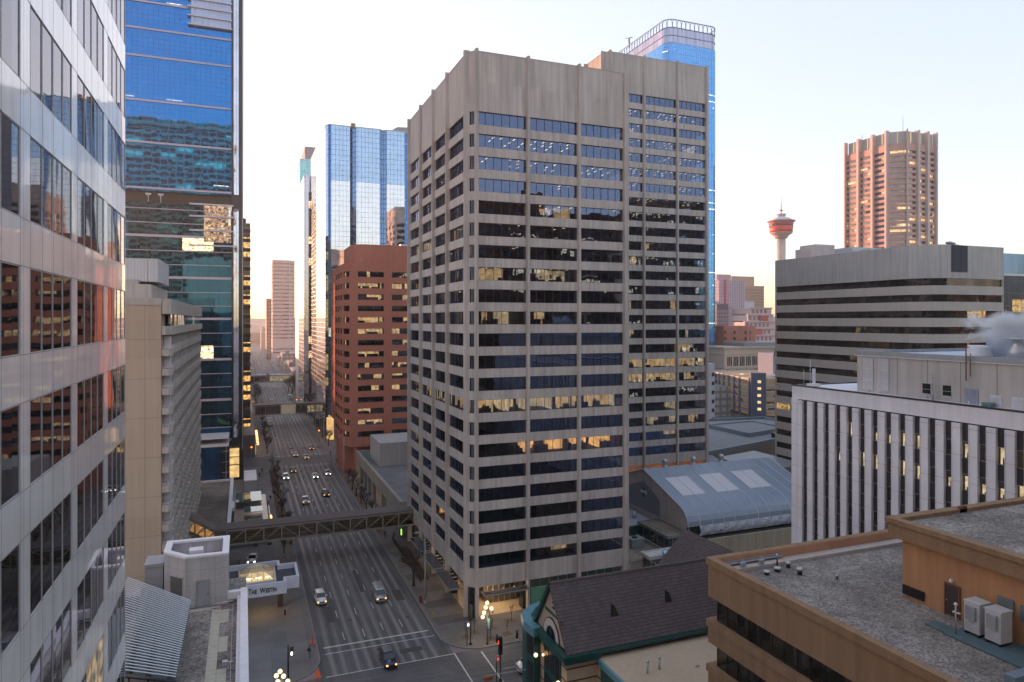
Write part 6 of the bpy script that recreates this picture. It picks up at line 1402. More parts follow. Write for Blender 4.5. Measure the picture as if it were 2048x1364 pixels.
ORD = ['first', 'second', 'third', 'fourth', 'fifth', 'sixth', 'seventh', 'eighth', 'ninth', 'tenth', 'eleventh', 'twelfth', 'thirteenth', 'fourteenth']
bandm = plain('dark_granite_band', (.09, .078, .074), .8, 0, .15)
for k in range(6):
    b = MB(); b.box(30.6, 36.2, 112.5 + k * 7.2, 115.6 + k * 7.2, .14, .149); struct(b.build('pavement_band', bandm))
# ------------------------------------------------------------------ skyways
M['sky_st'] = plain('grey_green_steel', (.235, .225, .19), .6, .1, .1); M['sky_roof'] = plain('brown_grey_roofing', (.125, .105, .105), .85, 0, .15, .6)
sw = thing('skyway_bridge', 'long enclosed truss footbridge crossing the street in the foreground', 'footbridge', (16, 156, 0))
YA, YB, z0, z1 = 154.6, 159.2, 4.75, 8.05
def P_(x): return x
b = MB(); b.box(-3.2, 36.6, YA - .15, YB + .15, z1, z1 + .25); b.build('roof', M['sky_roof'], sw)
b = MB(); b.box(-3.2, 36.6, YA, YB, z0, z0 + .3); b.build('deck', M['frame_dk'], sw)
for yf in (YA, YB):
    b = MB(); b.box(-3.2, 36.6, yf - .14, yf + .14, z1 - .38, z1 - .01); b.box(-3.2, 36.6, yf - .14, yf + .14, z0 - .05, z0 + .35); nbay = 11; L = 39.8 / nbay
    for i in range(nbay + 1): x = -3.2 + L * i; b.box(x - .13, x + .13, yf - .135, yf + .135, z0 + .35, z1 - .38)
    for i in range(nbay):
        xa, xb = -3.2 + L * i, -3.2 + L * (i + 1); up = (i in (0, 1, 2)) or i >= 7
        p0, p1 = ((xa, yf, z0 + .3), (xb, yf, z1 - .3)) if up else ((xa, yf, z1 - .3), (xb, yf, z0 + .3))
        b.tube(p0, p1, .14, n=4)
    b.build('truss', M['sky_st'], sw)
b = MB(); glaze(b, None, (-3.2, YA + .25), (36.6, YA + .25), z0 + .3, z1, 20, 0); o = b.build('glazing', clearglass('skyway_glass', (.6, .6, .6), .18, (.40, .36, .32), 3.6, 3), sw)
b = MB(); glaze(b, None, (36.6, YB - .25), (-3.2, YB - .25), z0 + .3, z1, 20, 0); b.build('glazing', bpy.data.materials['skyway_glass'], sw)
b = MB(); b.box(-3.1, 36.5, YA + .35, YA + .40, z0 + 1.25, z0 + 1.32); b.box(-3.1, 36.5, YB - .45, YB - .40, z0 + .7, z0 + .78); b.box(-3.1, 36.5, YB - .5, YB - .45, z0 + 1.3, z0 + 1.36); b.build('handrail', plain('brass_rail', (.36, .31, .24), .4, .6, 0, emis=(1, .7, .35), est=.012), sw)  # rail glows faintly by itself; warm lamplight put into its material
b = MB()
for i in range(11): x = -1.5 + i * 3.6; b.box(x, x + 1.2, 156.8, 157.0, z1 - .06, z1 - .02)
b.build('ceiling_lamp', M['strip'], sw)
for x in (9.0,):
    b = MB(); b.box(x - .3, x + .3, 156.2, 157.0, .14, z0); b.box(x - .5, x + .5, YA, YB, z0 - .45, z0 - .06); b.build('support_pier', M['sky_st'], sw)
b = MB(); 
for x in (2.4, 5.2): b.lathe([(.5, 4.0), (.55, 4.15), (.45, 4.3)], 12, (x, 154.9)); b.tube((x, 154.9, 4.3), (x, 154.9, 4.75), .04)
b.build('hanging_lamp', M['frame_dk'], sw)
b = MB(); b.box(33.4, 33.6, 153.9, 154.3, 3.0, 4.3); b.build('green_sign', emit('green_sign', (.4, 1, .1), .2, False), sw)
rmp = thing('skyway_bridge', 'short sloping truss gallery linking the footbridge to the hotel podium', 'footbridge', (-8, 156, 0))
def ramp(x0, x1, za, zb, mb, y0, y1, th): mb.face([(x0, y0, za), (x1, y0, zb), (x1, y1, zb), (x0, y1, za)]); mb.face([(x0, y0, za - th), (x0, y1, za - th), (x1, y1, zb - th), (x1, y0, zb - th)]); mb.face([(x0, y0, za - th), (x1, y0, zb - th), (x1, y0, zb), (x0, y0, za)]); mb.face([(x0, y1, za), (x1, y1, zb), (x1, y1, zb - th), (x0, y1, za - th)])
b = MB(); ramp(-14, -11.2, 12.1, 12.1, b, YA, YB, .3); ramp(-11.2, -5.6, 12.1, 8.3, b, YA, YB, .3); ramp(-5.6, -3.2, 8.3, 8.3, b, YA, YB, .3); b.build('roof', M['sky_roof'], rmp)
b = MB()
for (xa, za, xb, zb) in ((-14, 11.8, -11.2, 11.8), (-11.2, 11.8, -5.6, 8.0), (-5.6, 8.0, -3.2, 8.0), (-14, 8.6, -11.2, 8.6), (-11.2, 8.6, -5.6, 4.9), (-5.6, 4.9, -3.2, 4.9), (-14, 8.6, -13, 11.8), (-11.2, 8.6, -11.2, 11.8), (-9.3, 7.4, -9.3, 10.5), (-7.4, 6.1, -7.4, 9.2), (-5.6, 4.9, -5.6, 8.0), (-11.2, 8.6, -9.3, 10.5), (-9.3, 7.4, -7.4, 9.2), (-7.4, 6.1, -5.6, 8.0)): b.tube((xa, YA, za), (xb, YA, zb), .14, n=4)
b.build('truss', M['sky_st'], rmp)
b = MB(); b.face([(-14, YA + .3, 8.6), (-11.2, YA + .3, 8.6), (-5.6, YA + .3, 4.9), (-3.2, YA + .3, 4.9), (-3.2, YA + .3, 8), (-5.6, YA + .3, 8), (-11.2, YA + .3, 11.8), (-14, YA + .3, 11.8)]); b.build('glazing', bpy.data.materials['skyway_glass'], rmp)
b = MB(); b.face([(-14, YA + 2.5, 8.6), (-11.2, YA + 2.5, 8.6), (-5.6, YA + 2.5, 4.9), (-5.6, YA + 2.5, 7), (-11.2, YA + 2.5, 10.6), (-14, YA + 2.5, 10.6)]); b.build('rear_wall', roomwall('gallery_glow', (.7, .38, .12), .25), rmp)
b = MB(); b.box(-13.5, -12, 155.5, 155.7, 11.4, 11.5); b.build('ceiling_lamp', M['strip'], rmp)
hp = thing('podium_building', 'brown gravel podium roof with white parapet between hotel and street, beyond the footbridge', 'podium', (-5, 180, 0))
b = MB(); b.box(-14, -3.0, 159.4, 207, 0, 6.9); b.build('wall', M['podc'], hp); b = MB(); b.box(-14, -3.3, 159.4, 206.6, 6.9, 7.0); b.box(-14, -3.3, 183.0, 183.3, 7.0, 7.1); b.build('roof', gravel('brown_gravel', (.24, .20, .17), (.13, .11, .095), 5), hp); b = MB(); b.box(-3.35, -2.55, 159.3, 207, 7.0, 7.7); b.box(-14, -3.3, 206.4, 207, 7.0, 7.5); b.box(-2.6, -2.0, 174, 180, 6.9, 7.72); b.build('parapet', M['white_p'], hp)
b = MB(); b.box(-14, -3.0, 140, 154.3, 0, 5.2); b.build('lower_block', M['podc'], hp)
def skyway(name, lab, x0, x1, y0, y1, z0, z1, n, col, lit):
    s = thing(name, lab, 'footbridge', ((x0 + x1) / 2, y0, 0)); b = MB(); b.box(x0, x1, y0 - .3, y1 + .3, z1, z1 + .5); b.build('roof', M['sky_roof'] if not col else col, s); b = MB(); b.box(x0, x1, y0, y1, z0, z0 + .6); b.build('deck', M['sky_st'], s)
    b = MB(); b.box(x0, x1, y0 + .3, y0 + .4, z0 + .6, z1); b.build('glazing', curtain(name + '_g' + str(int(y0)), (.05, .045, .04), (.5, .5, .5), .25, 3.5, 8, .1, lit=lit, litcol=(1, .8, .45), litst=.05, lh=20), s)
    b = MB()
    for i in range(n + 1): x = x0 + (x1 - x0) * i / n; b.box(x - .15, x + .15, y0, y0 + .3, z0, z1)
    b.box(x0, x1, y0 - .05, y0 + .3, z1 - .5, z1); b.build('truss', M['sky_st'], s); return s
s2 = skyway('skyway_bridge', 'second footbridge farther along the street with pale lit centre bay', 5.5, 34, 360, 365, 4.8, 9.4, 12, None, .2)
b = MB(); b.box(17.5, 24.5, 359.4, 359.6, 5.0, 9.6); b.tube((17.5, 359.3, 9.4), (21, 359.3, 5.2), .15); b.tube((21, 359.3, 5.2), (24.5, 359.3, 9.4), .15); b.build('centre_bay', plain('pale_centre_bay', (.36, .33, .28), .5, 0, .1, emis=(1, .85, .6), est=.015), s2)  # pale panel given slight emission so the bay looks lit
s3 = skyway('skyway_bridge', 'third footbridge with blue roof and glowing glass below the pink striped slab', 3, 34, 548, 554, 5, 10.0, 7, plain('blue_bridge_roof', (.25, .28, .42), .6), .6)
b = MB(); b.face([(15, 547.5, 10), (19, 547.5, 10), (17, 547.5, 12.5)]); b.build('pediment', M['sky_st'], s3)
# ------------------------------------------------------------------ hotel entrance canopy
ec = thing('entrance_canopy', 'white hotel entrance canopy with glass pyramid skylight and THE WESTIN lettering', 'canopy', (2, 128, 0))
cz0, cz1 = 5.2, 7.25
oc = [(-6, 123.0), (6.9, 123.0), (6.9, 124.9), (9.1, 124.9), (9.1, 132.2), (6.2, 132.2), (6.2, 134.4), (-4.2, 134.4), (-4.2, 132.2), (-6, 132.2)]
b = MB(); b.ring(oc, .45, cz0, cz1); b.build('fascia', plain('white_stucco', (.58, .61, .70), .7, 0, .05), ec)
b = MB(); b.prism(inset(oc, .44), cz0 + .05, cz1 - .9); b.build('roof', plain('slate_roof', (.055, .06, .075), .8, 0, .1), ec)
b = MB(); b.ring([(-.8, 124.8), (5.3, 124.8), (5.3, 131.8), (-.8, 131.8)], .3, cz1 - .9, cz1 - .2); b.build('skylight_curb', M['white_p'], ec)
px0, px1, py0, py1, pz, ap = -.6, 5.1, 125.0, 131.6, cz1 - .2, (2.25, 128.3, cz1 + 1.9)
b = MB(); c4 = [(px0, py0, pz), (px1, py0, pz), (px1, py1, pz), (px0, py1, pz)]
for i in range(4): b.face([c4[i], c4[(i + 1) % 4], ap])
o = b.build('pyramid_skylight', clearglass('pyramid_glass', (.8, .8, .8), .08, (.75, .7, .6), 1, 50), ec)
b = MB()
for c_ in c4: b.tube(c_, ap, .09, n=4)
for i in range(4):
    a_, c_ = Vector(c4[i]), Vector(c4[(i + 1) % 4]); b.tube(a_, c_, .1, n=4)
    for k in range(1, 6):
        q = a_.lerp(c_, k / 6); f = min(k, 6 - k) / 3; mid = (a_ + c_) / 2; top = mid.lerp(Vector(ap), f); s_ = q + (Vector(ap) - mid) * f; b.tube(q, s_, .045, n=4)
b.build('frame', M['white_p'], o)
b = MB(); b.box(px0 + .1, px1 - .1, py0 + .1, py1 - .1, cz1 - .88, cz1 - .8); b.build('lit_ceiling', roomwall('canopy_glow', (.9, .70, .38), .13), ec)
b = MB()
for k in range(3): b.box(.4 + k * 1.6, 1.4 + k * 1.6, 127.9, 128.05, cz1 - .6, cz1 - .5)
b.build('canopy_lamp', M['strip'], ec)
for (x, y) in ((6.2, 130.4), (-4.8, 130.4), (-4.8, 124)): b = MB(); b.box(x - .45, x + .45, y - .35, y + .35, .14, cz0); b.build('column', plain('brown_column', (.05, .04, .03), .5, 0, .2), ec)
fc = bpy.data.curves.new('lettering', 'FONT'); fc.extrude = .03; fc.offset = .015; fo = bpy.data.objects.new('lettering_src', fc); COL.objects.link(fo); lb = MB(); cx = 0
for txt, sz in (('T', 1.0), ('HE', .78), (' ', .5), ('W', 1.0), ('ESTIN', .78)):      # small capitals, as on the sign
    if txt == ' ': cx += .42; continue
    fc.body = txt; fc.size = sz; bpy.context.view_layer.update(); dg = bpy.context.evaluated_depsgraph_get(); mm_ = bpy.data.meshes.new_from_object(fo.evaluated_get(dg))
    x0_ = min(v.co.x for v in mm_.vertices); b0 = len(lb.v); lb.v += [(v.co.x - x0_ + cx, v.co.y, v.co.z) for v in mm_.vertices]; cx += max(v.co.x for v in mm_.vertices) - x0_ + .07
    for p_ in mm_.polygons: lb.f.append(tuple(b0 + i_ for i_ in p_.vertices)); lb.m.append(0); lb.sm.append(False)
me = bpy.data.meshes.new('lettering'); me.from_pydata(lb.v, [], lb.f); bpy.data.objects.remove(fo)
xs_ = [v.co.x for v in me.vertices]; ys_ = [v.co.y for v in me.vertices]; k = 4.5 / (max(xs_) - min(xs_)); ky = .95 / (max(ys_) - min(ys_))
for v in me.vertices: x, y, z = v.co; v.co = ((x - min(xs_)) * k + .75 - 2, -z - .04 + 123.0 - 128, y * ky + cz0 + .6)
me.materials.clear(); me.materials.append(M['black']); lo = bpy.data.objects.new('lettering', me); COL.objects.link(lo); lo.parent = ec
cl = bpy.data.lights.new('canopy_light', 'POINT'); cl.energy = 75; cl.color = (1, .62, .30); cl.shadow_soft_size = .5; co = bpy.data.objects.new('canopy_light', cl); COL.objects.link(co); co.parent = ec; co.location = (1, 0, 4.6)
# ------------------------------------------------------------------ patio roofs beside the hotel podium
pt2 = thing('patio_shelter', 'row of pale glass patio roofs on black frames beside the pavement', 'shelter', (2, 195, 0))
b = MB()
pgm = None
for (x0, x1, y0, y1) in ((-1.6, 5.6, 170.5, 173.3), (.2, 4.6, 184, 189.2), (-1.9, 4.6, 195, 205.5)):
    b = MB(); b.box(x0, x1, y0, y1, 3.6, 3.72); pgm = pgm or curtain('patio_glass', (.10, .17, .17), (.6, .68, .68), .3, 1.4, 1.4, .03, (.2, .25, .25)); b.build('glass_roof', pgm, pt2)
b = MB(); b.box(-2.2, 5.8, 168.5, 206, 2.4, 2.6)
b.box(-2.3, 6.2, 168.3, 168.6, 2.6, 3.6); b.box(6.0, 6.3, 168.3, 190, 2.4, 3.4); b.build('black_frame', M['black'], pt2)
b = MB(); b.box(-1.8, 5.6, 169, 205.5, .15, 2.4); b.build('patio_screen', plain('patio_dark', (.03, .03, .03), .6), pt2)
b = MB(); b.box(1, 4.4, 175.4, 181.5, 2.62, 2.7); b.build('patio_floor', plain('patio_deck', (.16, .14, .12), .8), pt2)
for i in range(4): b = MB(); b.ball((6.35, 174.5 + i * 1.6, 3.5), .26, 8, 5); b.build('lamp', M['bulb_sm'], pt2)
st_ = thing('kiosk_roof', 'ribbed white kiosk roof at the foot of the black tower core', 'kiosk', (2, 230, 0)); b = MB(); b.box(.2, 3.8, 220, 235, 3.5, 3.75)
for i in range(6): b.box(.2, 3.8, 220 + i * 2.9, 220.2 + i * 2.9, 3.75, 3.85)
b.build('roof', M['white_p'], st_); b = MB(); b.box(.3, 3.7, 220.2, 234.8, .15, 3.5); b.build('wall', M['grey_p'], st_)
sf = thing('shop_row', 'low shop row with a line of glowing amber lamps left of the street', 'shop', (3, 290, 0)); b = MB(); b.box(-1, 4.2, 276, 420, .1, 8.5); b.build('wall', plain('shop_wall', (.20, .17, .145), .8, 0, .2, .4), sf)
b = MB(); b.box(4.2, 4.4, 278, 318, .8, 3.6); b.build('shop_window', roomwall('shop_glow', (.95, .52, .18), .13), sf)
for i in range(8): b = MB(); b.ball((5.1, 279 + i * 4.6, 4.6), .5, 8, 5); b.build('lamp', M['bulb_sm'], sf)
b = MB()
for i in range(6): b.box(1.0, 5.3, 276.2 + i * .02, 276.3 + i * .02, 1.0 + i * 1.0, 1.25 + i * 1.0)
b.build('pale_slats', plain('pale_slats', (.45, .38, .30), .6), sf)
# ------------------------------------------------------------------ lamps, signals
def post(name, lab, x, y, h, arm=None, group=None, mat=None, double=False):
    a = thing(name, lab, 'street lamp', (x, y, .14), 0, group); b = MB(); b.tube((x, y, .14), (x, y, h), .14, .09, n=8); b.tube((x, y, .14), (x, y, .8), .22, .2, n=8); b.build('pole', mat or M['grey_p'], a)
    if arm: b = MB(); b.tube((x, y, h), (x + arm[0], y + arm[1], h + .3), .07, .05); b.build('arm', mat or M['grey_p'], a); b = MB(); b.box(x + arm[0] - .35, x + arm[0] + .35, y + arm[1] - .2, y + arm[1] + .2, h + .2, h + .4); b.build('lamp_head', M['steel'], a)
    return a
post('street_lamp', 'tall grey street lamp beside the glass canopies of the nearer tower', 29.9 + .9, 121.6, 13.2, (-1.6, -.3), 'tall street lamps')
post('street_lamp', 'tall street lamp on the pavement corner in front of the brick tower', 30.8, 229.5, 13.5, (-1.5, 0), 'tall street lamps')
post('street_lamp', 'tall street lamp beside the left kerb at the second crossing', 9.4, 252, 10.5, (1.4, 0), 'tall street lamps')
for i, y in enumerate((300, 335, 385, 465)): post('street_lamp', ['thin street lamp right of the far carriageway, nearest of four', 'thin street lamp just before the second footbridge', 'thin street lamp just past the second footbridge', 'thin street lamp near the third footbridge'][i], 31.8, y, 10, (-1.5, 0), 'far street lamps')
def globe_lamp(lab, x, y, h, gs, base=.14):
    a = thing('globe_street_lamp', lab, 'street lamp', (x, y, base), 0, 'five-globe street lamps'); b = MB(); b.tube((x, y, base), (x, y, h), .09, .06, n=8); b.tube((x, y, base), (x, y, base + .5), .2, .15, n=8)
    for dx, dy, dz in gs: b.tube((x, y, h - .5), (x + dx, y + dy, h + dz - .3), .035)
    b.box(x + .1, x + .45, y - .02, y + .02, h - 3.0, h - 1.4, 1); b.build('pole', [plain('dark_teal_post', (.02, .06, .07), .5), M['teal']], a)
    for dx, dy, dz in gs: b = MB(); b.ball((x + dx, y + dy, h + dz), .30, 12, 8); b.build('globe', M['bulb'], a)
    l = bpy.data.lights.new('globe_light', 'POINT'); l.energy = 45; l.color = (1, .75, .45); l.shadow_soft_size = .3; o = bpy.data.objects.new('globe_light', l); COL.objects.link(o); o.parent = a; o.location = (-.3, -.9, h - base - .9)
gs5 = [(0, 0, 1.15), (-.25, 0, .45), (.75, .1, .1), (-.55, 0, -.35), (-.8, -.1, -.95)]
globe_lamp('lit five-globe lamp post on the pavement outside the nearer tower entrance', 36.3, 103.1, 5.6, gs5)
globe_lamp('lit globe lamp cluster at the bottom edge by the left corner', 4.9, 99.1, 2.8, [(-.7, 0, .35), (-.2, .2, .75), (.25, 0, .1), (.8, -.1, -.65), (-.5, 0, -.5)], 0)
def ped_signal(lab, x, y, ang=0, disc=None, red=False):
    a = thing('pedestrian_signal', lab, 'pedestrian signal', (x, y, .14), 0, 'pedestrian signals'); b = MB(); b.tube((x, y, .14), (x, y, 5.6), .09, n=8); b.tube((x - .7, y - .3, .14), (x - .7, y - .3, 3.4), .07, n=8); b.tube((x, y, .14), (x, y, .3), .3, .25, n=8); b.build('pole', M['black'], a)
    b = MB(); b.box(x - .8, x - .25, y - .45, y - .1, 3.2, 3.9); b.build('walk_signal', M['steel'], a); b = MB(); b.box(x - .65, x - .42, y - .47, y - .455, 3.35, 3.7); b.build('lit_symbol', M['red_l'] if red else M['white_l'], a)
    b = MB(); n = 12; prof_ = [(x - .28, 3.9), (x + .28, 3.9), (x + .28, 6.2)] + [(x + .28 * math.cos(R(i * 15)), 6.2 + .28 * math.sin(R(i * 15))) for i in range(1, 12)] + [(x - .28, 6.2)]
    b.face([(q[0], y - .16, q[1]) for q in prof_]); b.face([(q[0], y + .16, q[1]) for q in prof_][::-1])
    for i in range(len(prof_)): q, r_ = prof_[i], prof_[(i + 1) % len(prof_)]; b.face([(r_[0], y - .16, r_[1]), (q[0], y - .16, q[1]), (q[0], y + .16, q[1]), (r_[0], y + .16, r_[1])])
    b.build('signal_backplate', M['frame_dk'], a)
    if red: b = MB(); b.box(x - .32, x - .28, y - .12, y + .12, 5.4, 5.9); b.build('red_lamp', M['red_l'], a)
ped_signal('walk signal with rounded backplate at the corner pier of the nearer tower', 33.8, 104.0)
ped_signal('stop signal with red light near the bottom edge across the side street', 34.4, 92.0, red=True)
a = thing('pedestrian_signal', 'lit walk signal on a black post by the left kerb corner', 'pedestrian signal', (6, 103.4, .14), 0, 'pedestrian signals'); b = MB(); b.tube((6, 103.4, .14), (6, 103.4, 5.2), .12, n=8); b.build('pole', M['black'], a); b = MB(); b.box(6.2, 6.75, 103.1, 103.5, 3.6, 4.9); b.build('walk_signal', M['frame_dk'], a); b = MB(); b.box(6.35, 6.6, 103.05, 103.09, 3.75, 4.2); b.build('lit_symbol', M['white_l'], a)
def mast(lab, x0, x1, y, h, heads, hx):
    a = thing('signal_mast', lab, 'traffic signal', (x0, y, .14), 0, 'traffic signal masts'); b = MB(); b.tube((x0, y, .14), (x0, y, h), .13, .1, n=8); b.tube((x0, y, h), (x1, y, h + .6), .09, .05, n=6); b.tube((x1 if hx else x0, y, 0), (x1 if hx else x0, y, h), .1) if hx else None; b.build('mast_arm', M['grey_p'], a)
    for x in heads: b = MB(); b.box(x - .6, x + .6, y - .1, y + .25, h - .1, h + .35); b.build('signal_head', plain('orange_brown_housing', (.30, .10, .04), .5), a)
mast('long signal mast spanning the street at the second crossing', 9.2, 29.6, 253.0, 6.4, (15.8, 19.8, 25.0), True)
mast('signal mast across the far street just before the third footbridge', 9.5, 28, 440, 6.4, (14, 18, 23), False)
mast('curved signal mast at the bottom edge over the side street', 41, 29, 83.4, 5.4, (29.5,), False)
for (x, y, l) in ((30.2, 303, 'amber traffic light on the right kerb past the second crossing'), (2.8, 272.5, 'amber traffic light on the left corner below the lamp row'), (29.5, 425, 'amber traffic light at the third crossing on the right'), (5.3, 425, 'amber traffic light at the third crossing on the left')):
    a = thing('traffic_light', l, 'traffic light', (x, y, .14), 0, 'far traffic lights'); b = MB(); b.tube((x, y, .14), (x, y, 5), .09); b.build('pole', M['grey_p'], a); b = MB(); b.box(x - .2, x + .2, y - .15, y + .15, 4, 5.2); b.build('signal_head', M['frame_dk'], a); b = MB(); b.ball((x, y - .25, 4.6), .34, 8, 5); b.build('lit_lens', M['amber'], a)
for i, (x, y) in enumerate(((37.9, 102.9), (41.4, 103.0))):
    a = thing('bollard', 'black bollard by the side-street kerb, ' + ('nearer the five-globe lamp' if i == 0 else 'nearer the green corner building'), 'bollard', (x, y, .14), 0, 'black bollards'); b = MB(); b.tube((x, y, .14), (x, y, 1.5), .22, n=10); b.build('shaft', M['black'], a); b = MB(); b.lathe([(.3, .14), (.3, .2)], 10, (x, y)); b.build('base', M['conc'], a)
a = thing('fire_hydrant', 'small yellow-green fire hydrant on the pavement near the stop line', 'fire hydrant', (30.9, 116, .14)); b = MB(); b.lathe([(.2, .14), (.14, .25), (.14, .75), (.18, .8), (.12, .95), (.03, 1.02)], 10, (30.9, 116)); b.tube((30.6, 116, .6), (31.2, 116, .6), .07); b.build('body', plain('hydrant_paint', (.28, .28, .08), .5), a)
a = thing('utility_cabinet', 'small dark red cabinet at the foot of the tall street lamp', 'utility cabinet', (30.6, 122.8, .14)); b = MB(); b.box(30.1, 30.5, 122.4, 123.2, .14, 1.4); b.build('housing', plain('dark_red_paint', (.16, .03, .03), .5), a)
for i, (x, y, l) in enumerate(((10.2, 112.8, 'red folded tripod work sign standing on the left pavement near the kerb'), (9.9, 101.2, 'orange work sign on red stand at the bottom of the left corner'))):
    a = thing('work_sign', l, 'road work sign', (x, y, .14), 0, 'road work signs'); b = MB(); b.tube((x - .5, y, .14), (x, y, .7), .06); b.tube((x + .5, y - .2, .14), (x, y, .7), .06); b.tube((x, y + .4, .14), (x, y, .7), .06); b.tube((x, y, .6), (x, y, 2.3 if i == 0 else 1.2), .07); b.build('stand', plain('red_stand', (.42, .05, .03), .5), a)
    b = MB()
    if i: b.face([(x - .5, y - .1, .9), (x + .5, y - .1, .9), (x, y - .05, 2.2)]); b.face([(x + .5, y - .05, .9), (x - .5, y - .05, .9), (x, y, 2.2)])
    else: b.box(x - .3, x + .3, y - .05, y + .02, .5, .9)
    b.build('panel', plain('orange_panel', (.75, .16, .03), .5), a)
rl = thing('string_light_rail', 'red railings strung with tiny fairy lights at the bottom left corner', 'railing', (1.5, 96, 0)); b = MB()
for (p, q) in (((.2, 97.5, 1.2), (3.6, 98.6, 1.2)), ((.2, 95.3, 1.2), (3.8, 96.8, 1.2)), ((3.2, 96.4, .1), (3.2, 96.4, 1.2)), ((2.0, 95.9, .1), (2, 95.9, 1.2))): b.tube(p, q, .08)
b.build('rail', plain('red_rail', (.40, .05, .03), .5), rl)
rn = random.Random(9); b = MB(); 
for k in range(46): cx = rn.choice([1.4, 2.6, 3.5]); b.ball((cx + rn.gauss(0, .35), 96.5 + rn.gauss(0, .5), 1.0 + rn.random() * 2.3), .035, 4, 3)
b.build('fairy_lights', M['bulb_sm'], rl)
for k, x in enumerate((-.2, -.2)):
    a = thing('bollard', 'slim black forecourt bollard beside the white hotel car, ' + ('nearer' if k == 0 else 'farther') + ' one', 'bollard', (-.9, 150 + k * 5, .14), 0, 'forecourt bollards'); b = MB(); b.tube((-.9, 150 + k * 5, .14), (-.9, 150 + k * 5, 1.4), .14, n=8); b.build('shaft', M['black'], a)
for k, (x, y) in enumerate(((6.8, 126.4),)):
    a = thing('bollard', 'small dark bollard below the canopy corner', 'bollard', (x, y, .14)); b = MB(); b.tube((x, y, .14), (x, y, 1.1), .16, n=8); b.build('shaft', M['black'], a)
for k in range(9):
    x, y = 32.6 + .3 * k * 0, 132 + k * 3.2; a = thing('fence_panel', 'dark railing panel by the office tower planting strip, %s from the near end' % ORD[k], 'railing', (x, y, .14), 0, 'dark railing panels by the office tower')
    b = MB(); b.tube((x, y, .2), (x, y + 2.8, .2), .04, n=4); b.tube((x, y, 1.4), (x, y + 2.8, 1.4), .04, n=4)
    for j in range(8): b.tube((x, y + .05 + j * .38, .14), (x, y + .05 + j * .38, 1.4), .03, n=4)
    b.build('bars', M['frame_dk'], a)
# ------------------------------------------------------------------ trees
bark = plain('winter_bark', (.035, .028, .025), .9, 0, .2, 3); twig = plain('winter_twigs', (.05, .038, .032), .9, 0, .2)
def make_tree(seed, h, spread, depth_, r0, lean=0.0, twigs=True, light=False):
    rn = random.Random(seed); tr = MB(); cr = MB()
    def grow(p, d, L, r, lv):
        q = p + d * L; mb = tr if lv <= 1 else cr; mb.tube(p, q, r, r * .68, n=6 if lv < 2 else 3, caps=lv == 0)
        if lv >= depth_: return
        k = rn.choice([2, 3, 3]) if lv < depth_ - 1 else rn.choice([2, 3])
        for i in range(k):
            a = rn.uniform(0, 2 * math.pi); tilt = rn.uniform(.35, .85) * spread; nd = (d + Vector((math.cos(a), math.sin(a), .15)) * tilt).normalized()
            grow(q - d * L * rn.uniform(0, .25), nd, L * rn.uniform(.62, .85), r * .62, lv + 1)
        if rn.random() < .6: grow(q, (d + Vector((rn.gauss(0, .1), rn.gauss(0, .1), 0))).normalized(), L * .75, r * .65, lv + 1)
    grow(Vector((0, 0, 0)), Vector((lean, 0, 1)).normalized(), h * .30, r0, 0)
    return tr, cr
def tree_thing(lab, x, y, var, s=1.0, rz=0, group=None, protos={}):
    if var not in protos:
        spec = {0: (1, 7.5, .9, 5, .26), 1: (2, 6.5, .8, 5, .2), 2: (3, 4.6, .5, 3, .09), 3: (7, 8.0, .9, 6, .28), 4: (9, 5.6, .7, 5, .17), 5: (14, 3.2, .4, 3, .05)}[var]
        tr, cr = make_tree(*spec); protos[var] = (tr, cr, None)
    tr, cr, pr = protos[var]
    if pr is None:
        a = thing('bare_tree', lab, 'tree', (x, y, .14), rz, group); tr.build('trunk', bark, a, True); cr.build('crown', twig, a, True); protos[var] = (tr, cr, a)
    else:
        a = copy_tree(pr); a['label'] = lab; a.location = (x, y, .14); a.rotation_euler = (0, 0, rz)
        if group: a['group'] = group
    a.scale = (s, s, s); return a
tree_thing('leafless spreading tree beside the glass canopies of the nearer tower', 30.9, 130.9, 0, 1.15, .4)
pos = [(30.9, 168, 4), (31, 176, 1), (30.9, 186, 1), (30.9, 195, 4), (30.9, 203.6, 0), (31, 212, 1), (31, 221, 4)]
grp = 'bare trees on the right pavement beside the podium colonnade'
for i, (x, y, v) in enumerate(pos): tree_thing('bare street tree by the podium colonnade on the right, %s from the footbridge' % ORD[i], x, y, v, .95 if v else .9, i * 1.3, grp)
grp = 'bare trees in the left planting strip'
for i, y in enumerate((168, 178, 188, 199, 209, 220, 231, 243)): tree_thing('bare street tree in the left planting strip, %s beyond the footbridge' % ORD[i], 9.4 + (i % 2) * .4, y, (1, 4, 1, 0)[i % 4], .9, i * 2.1, grp)
grp = 'bare trees beyond the second crossing on the left'
for i, y in enumerate((282, 292, 302, 312, 324, 338, 350)): tree_thing('bare street tree on the left kerb, %s beyond the second crossing' % ORD[i], 8.6, y, (1, 4)[i % 2], 1.0, i * 1.7, grp)
grp = 'bare trees beyond the second crossing on the right'
for i, y in enumerate((290, 300, 312, 324, 338, 350, 372)): tree_thing('bare street tree on the right kerb, %s beyond the second crossing' % ORD[i], 32.6, y, (1, 4, 0)[i % 3], 1.0, i * 2.7, grp)
grp = 'dark bare trees before the third footbridge on the right'
for i, (x, y) in enumerate(((30.5, 520), (33, 512), (35, 525), (31.5, 500), (36, 506))): tree_thing('dense dark bare tree on the right before the third footbridge, %s of its clump' % ORD[i], x, y, 3, 1.5, i * 1.1, grp)
grp = 'bare trees before the third footbridge on the left'
for i, (x, y) in enumerate(((7.6, 450), (7.2, 470), (7.4, 495), (7, 520))): tree_thing('tall bare tree on the left before the third footbridge, %s from the near end' % ORD[i], x, y, 3, 1.1, i * .9, grp)
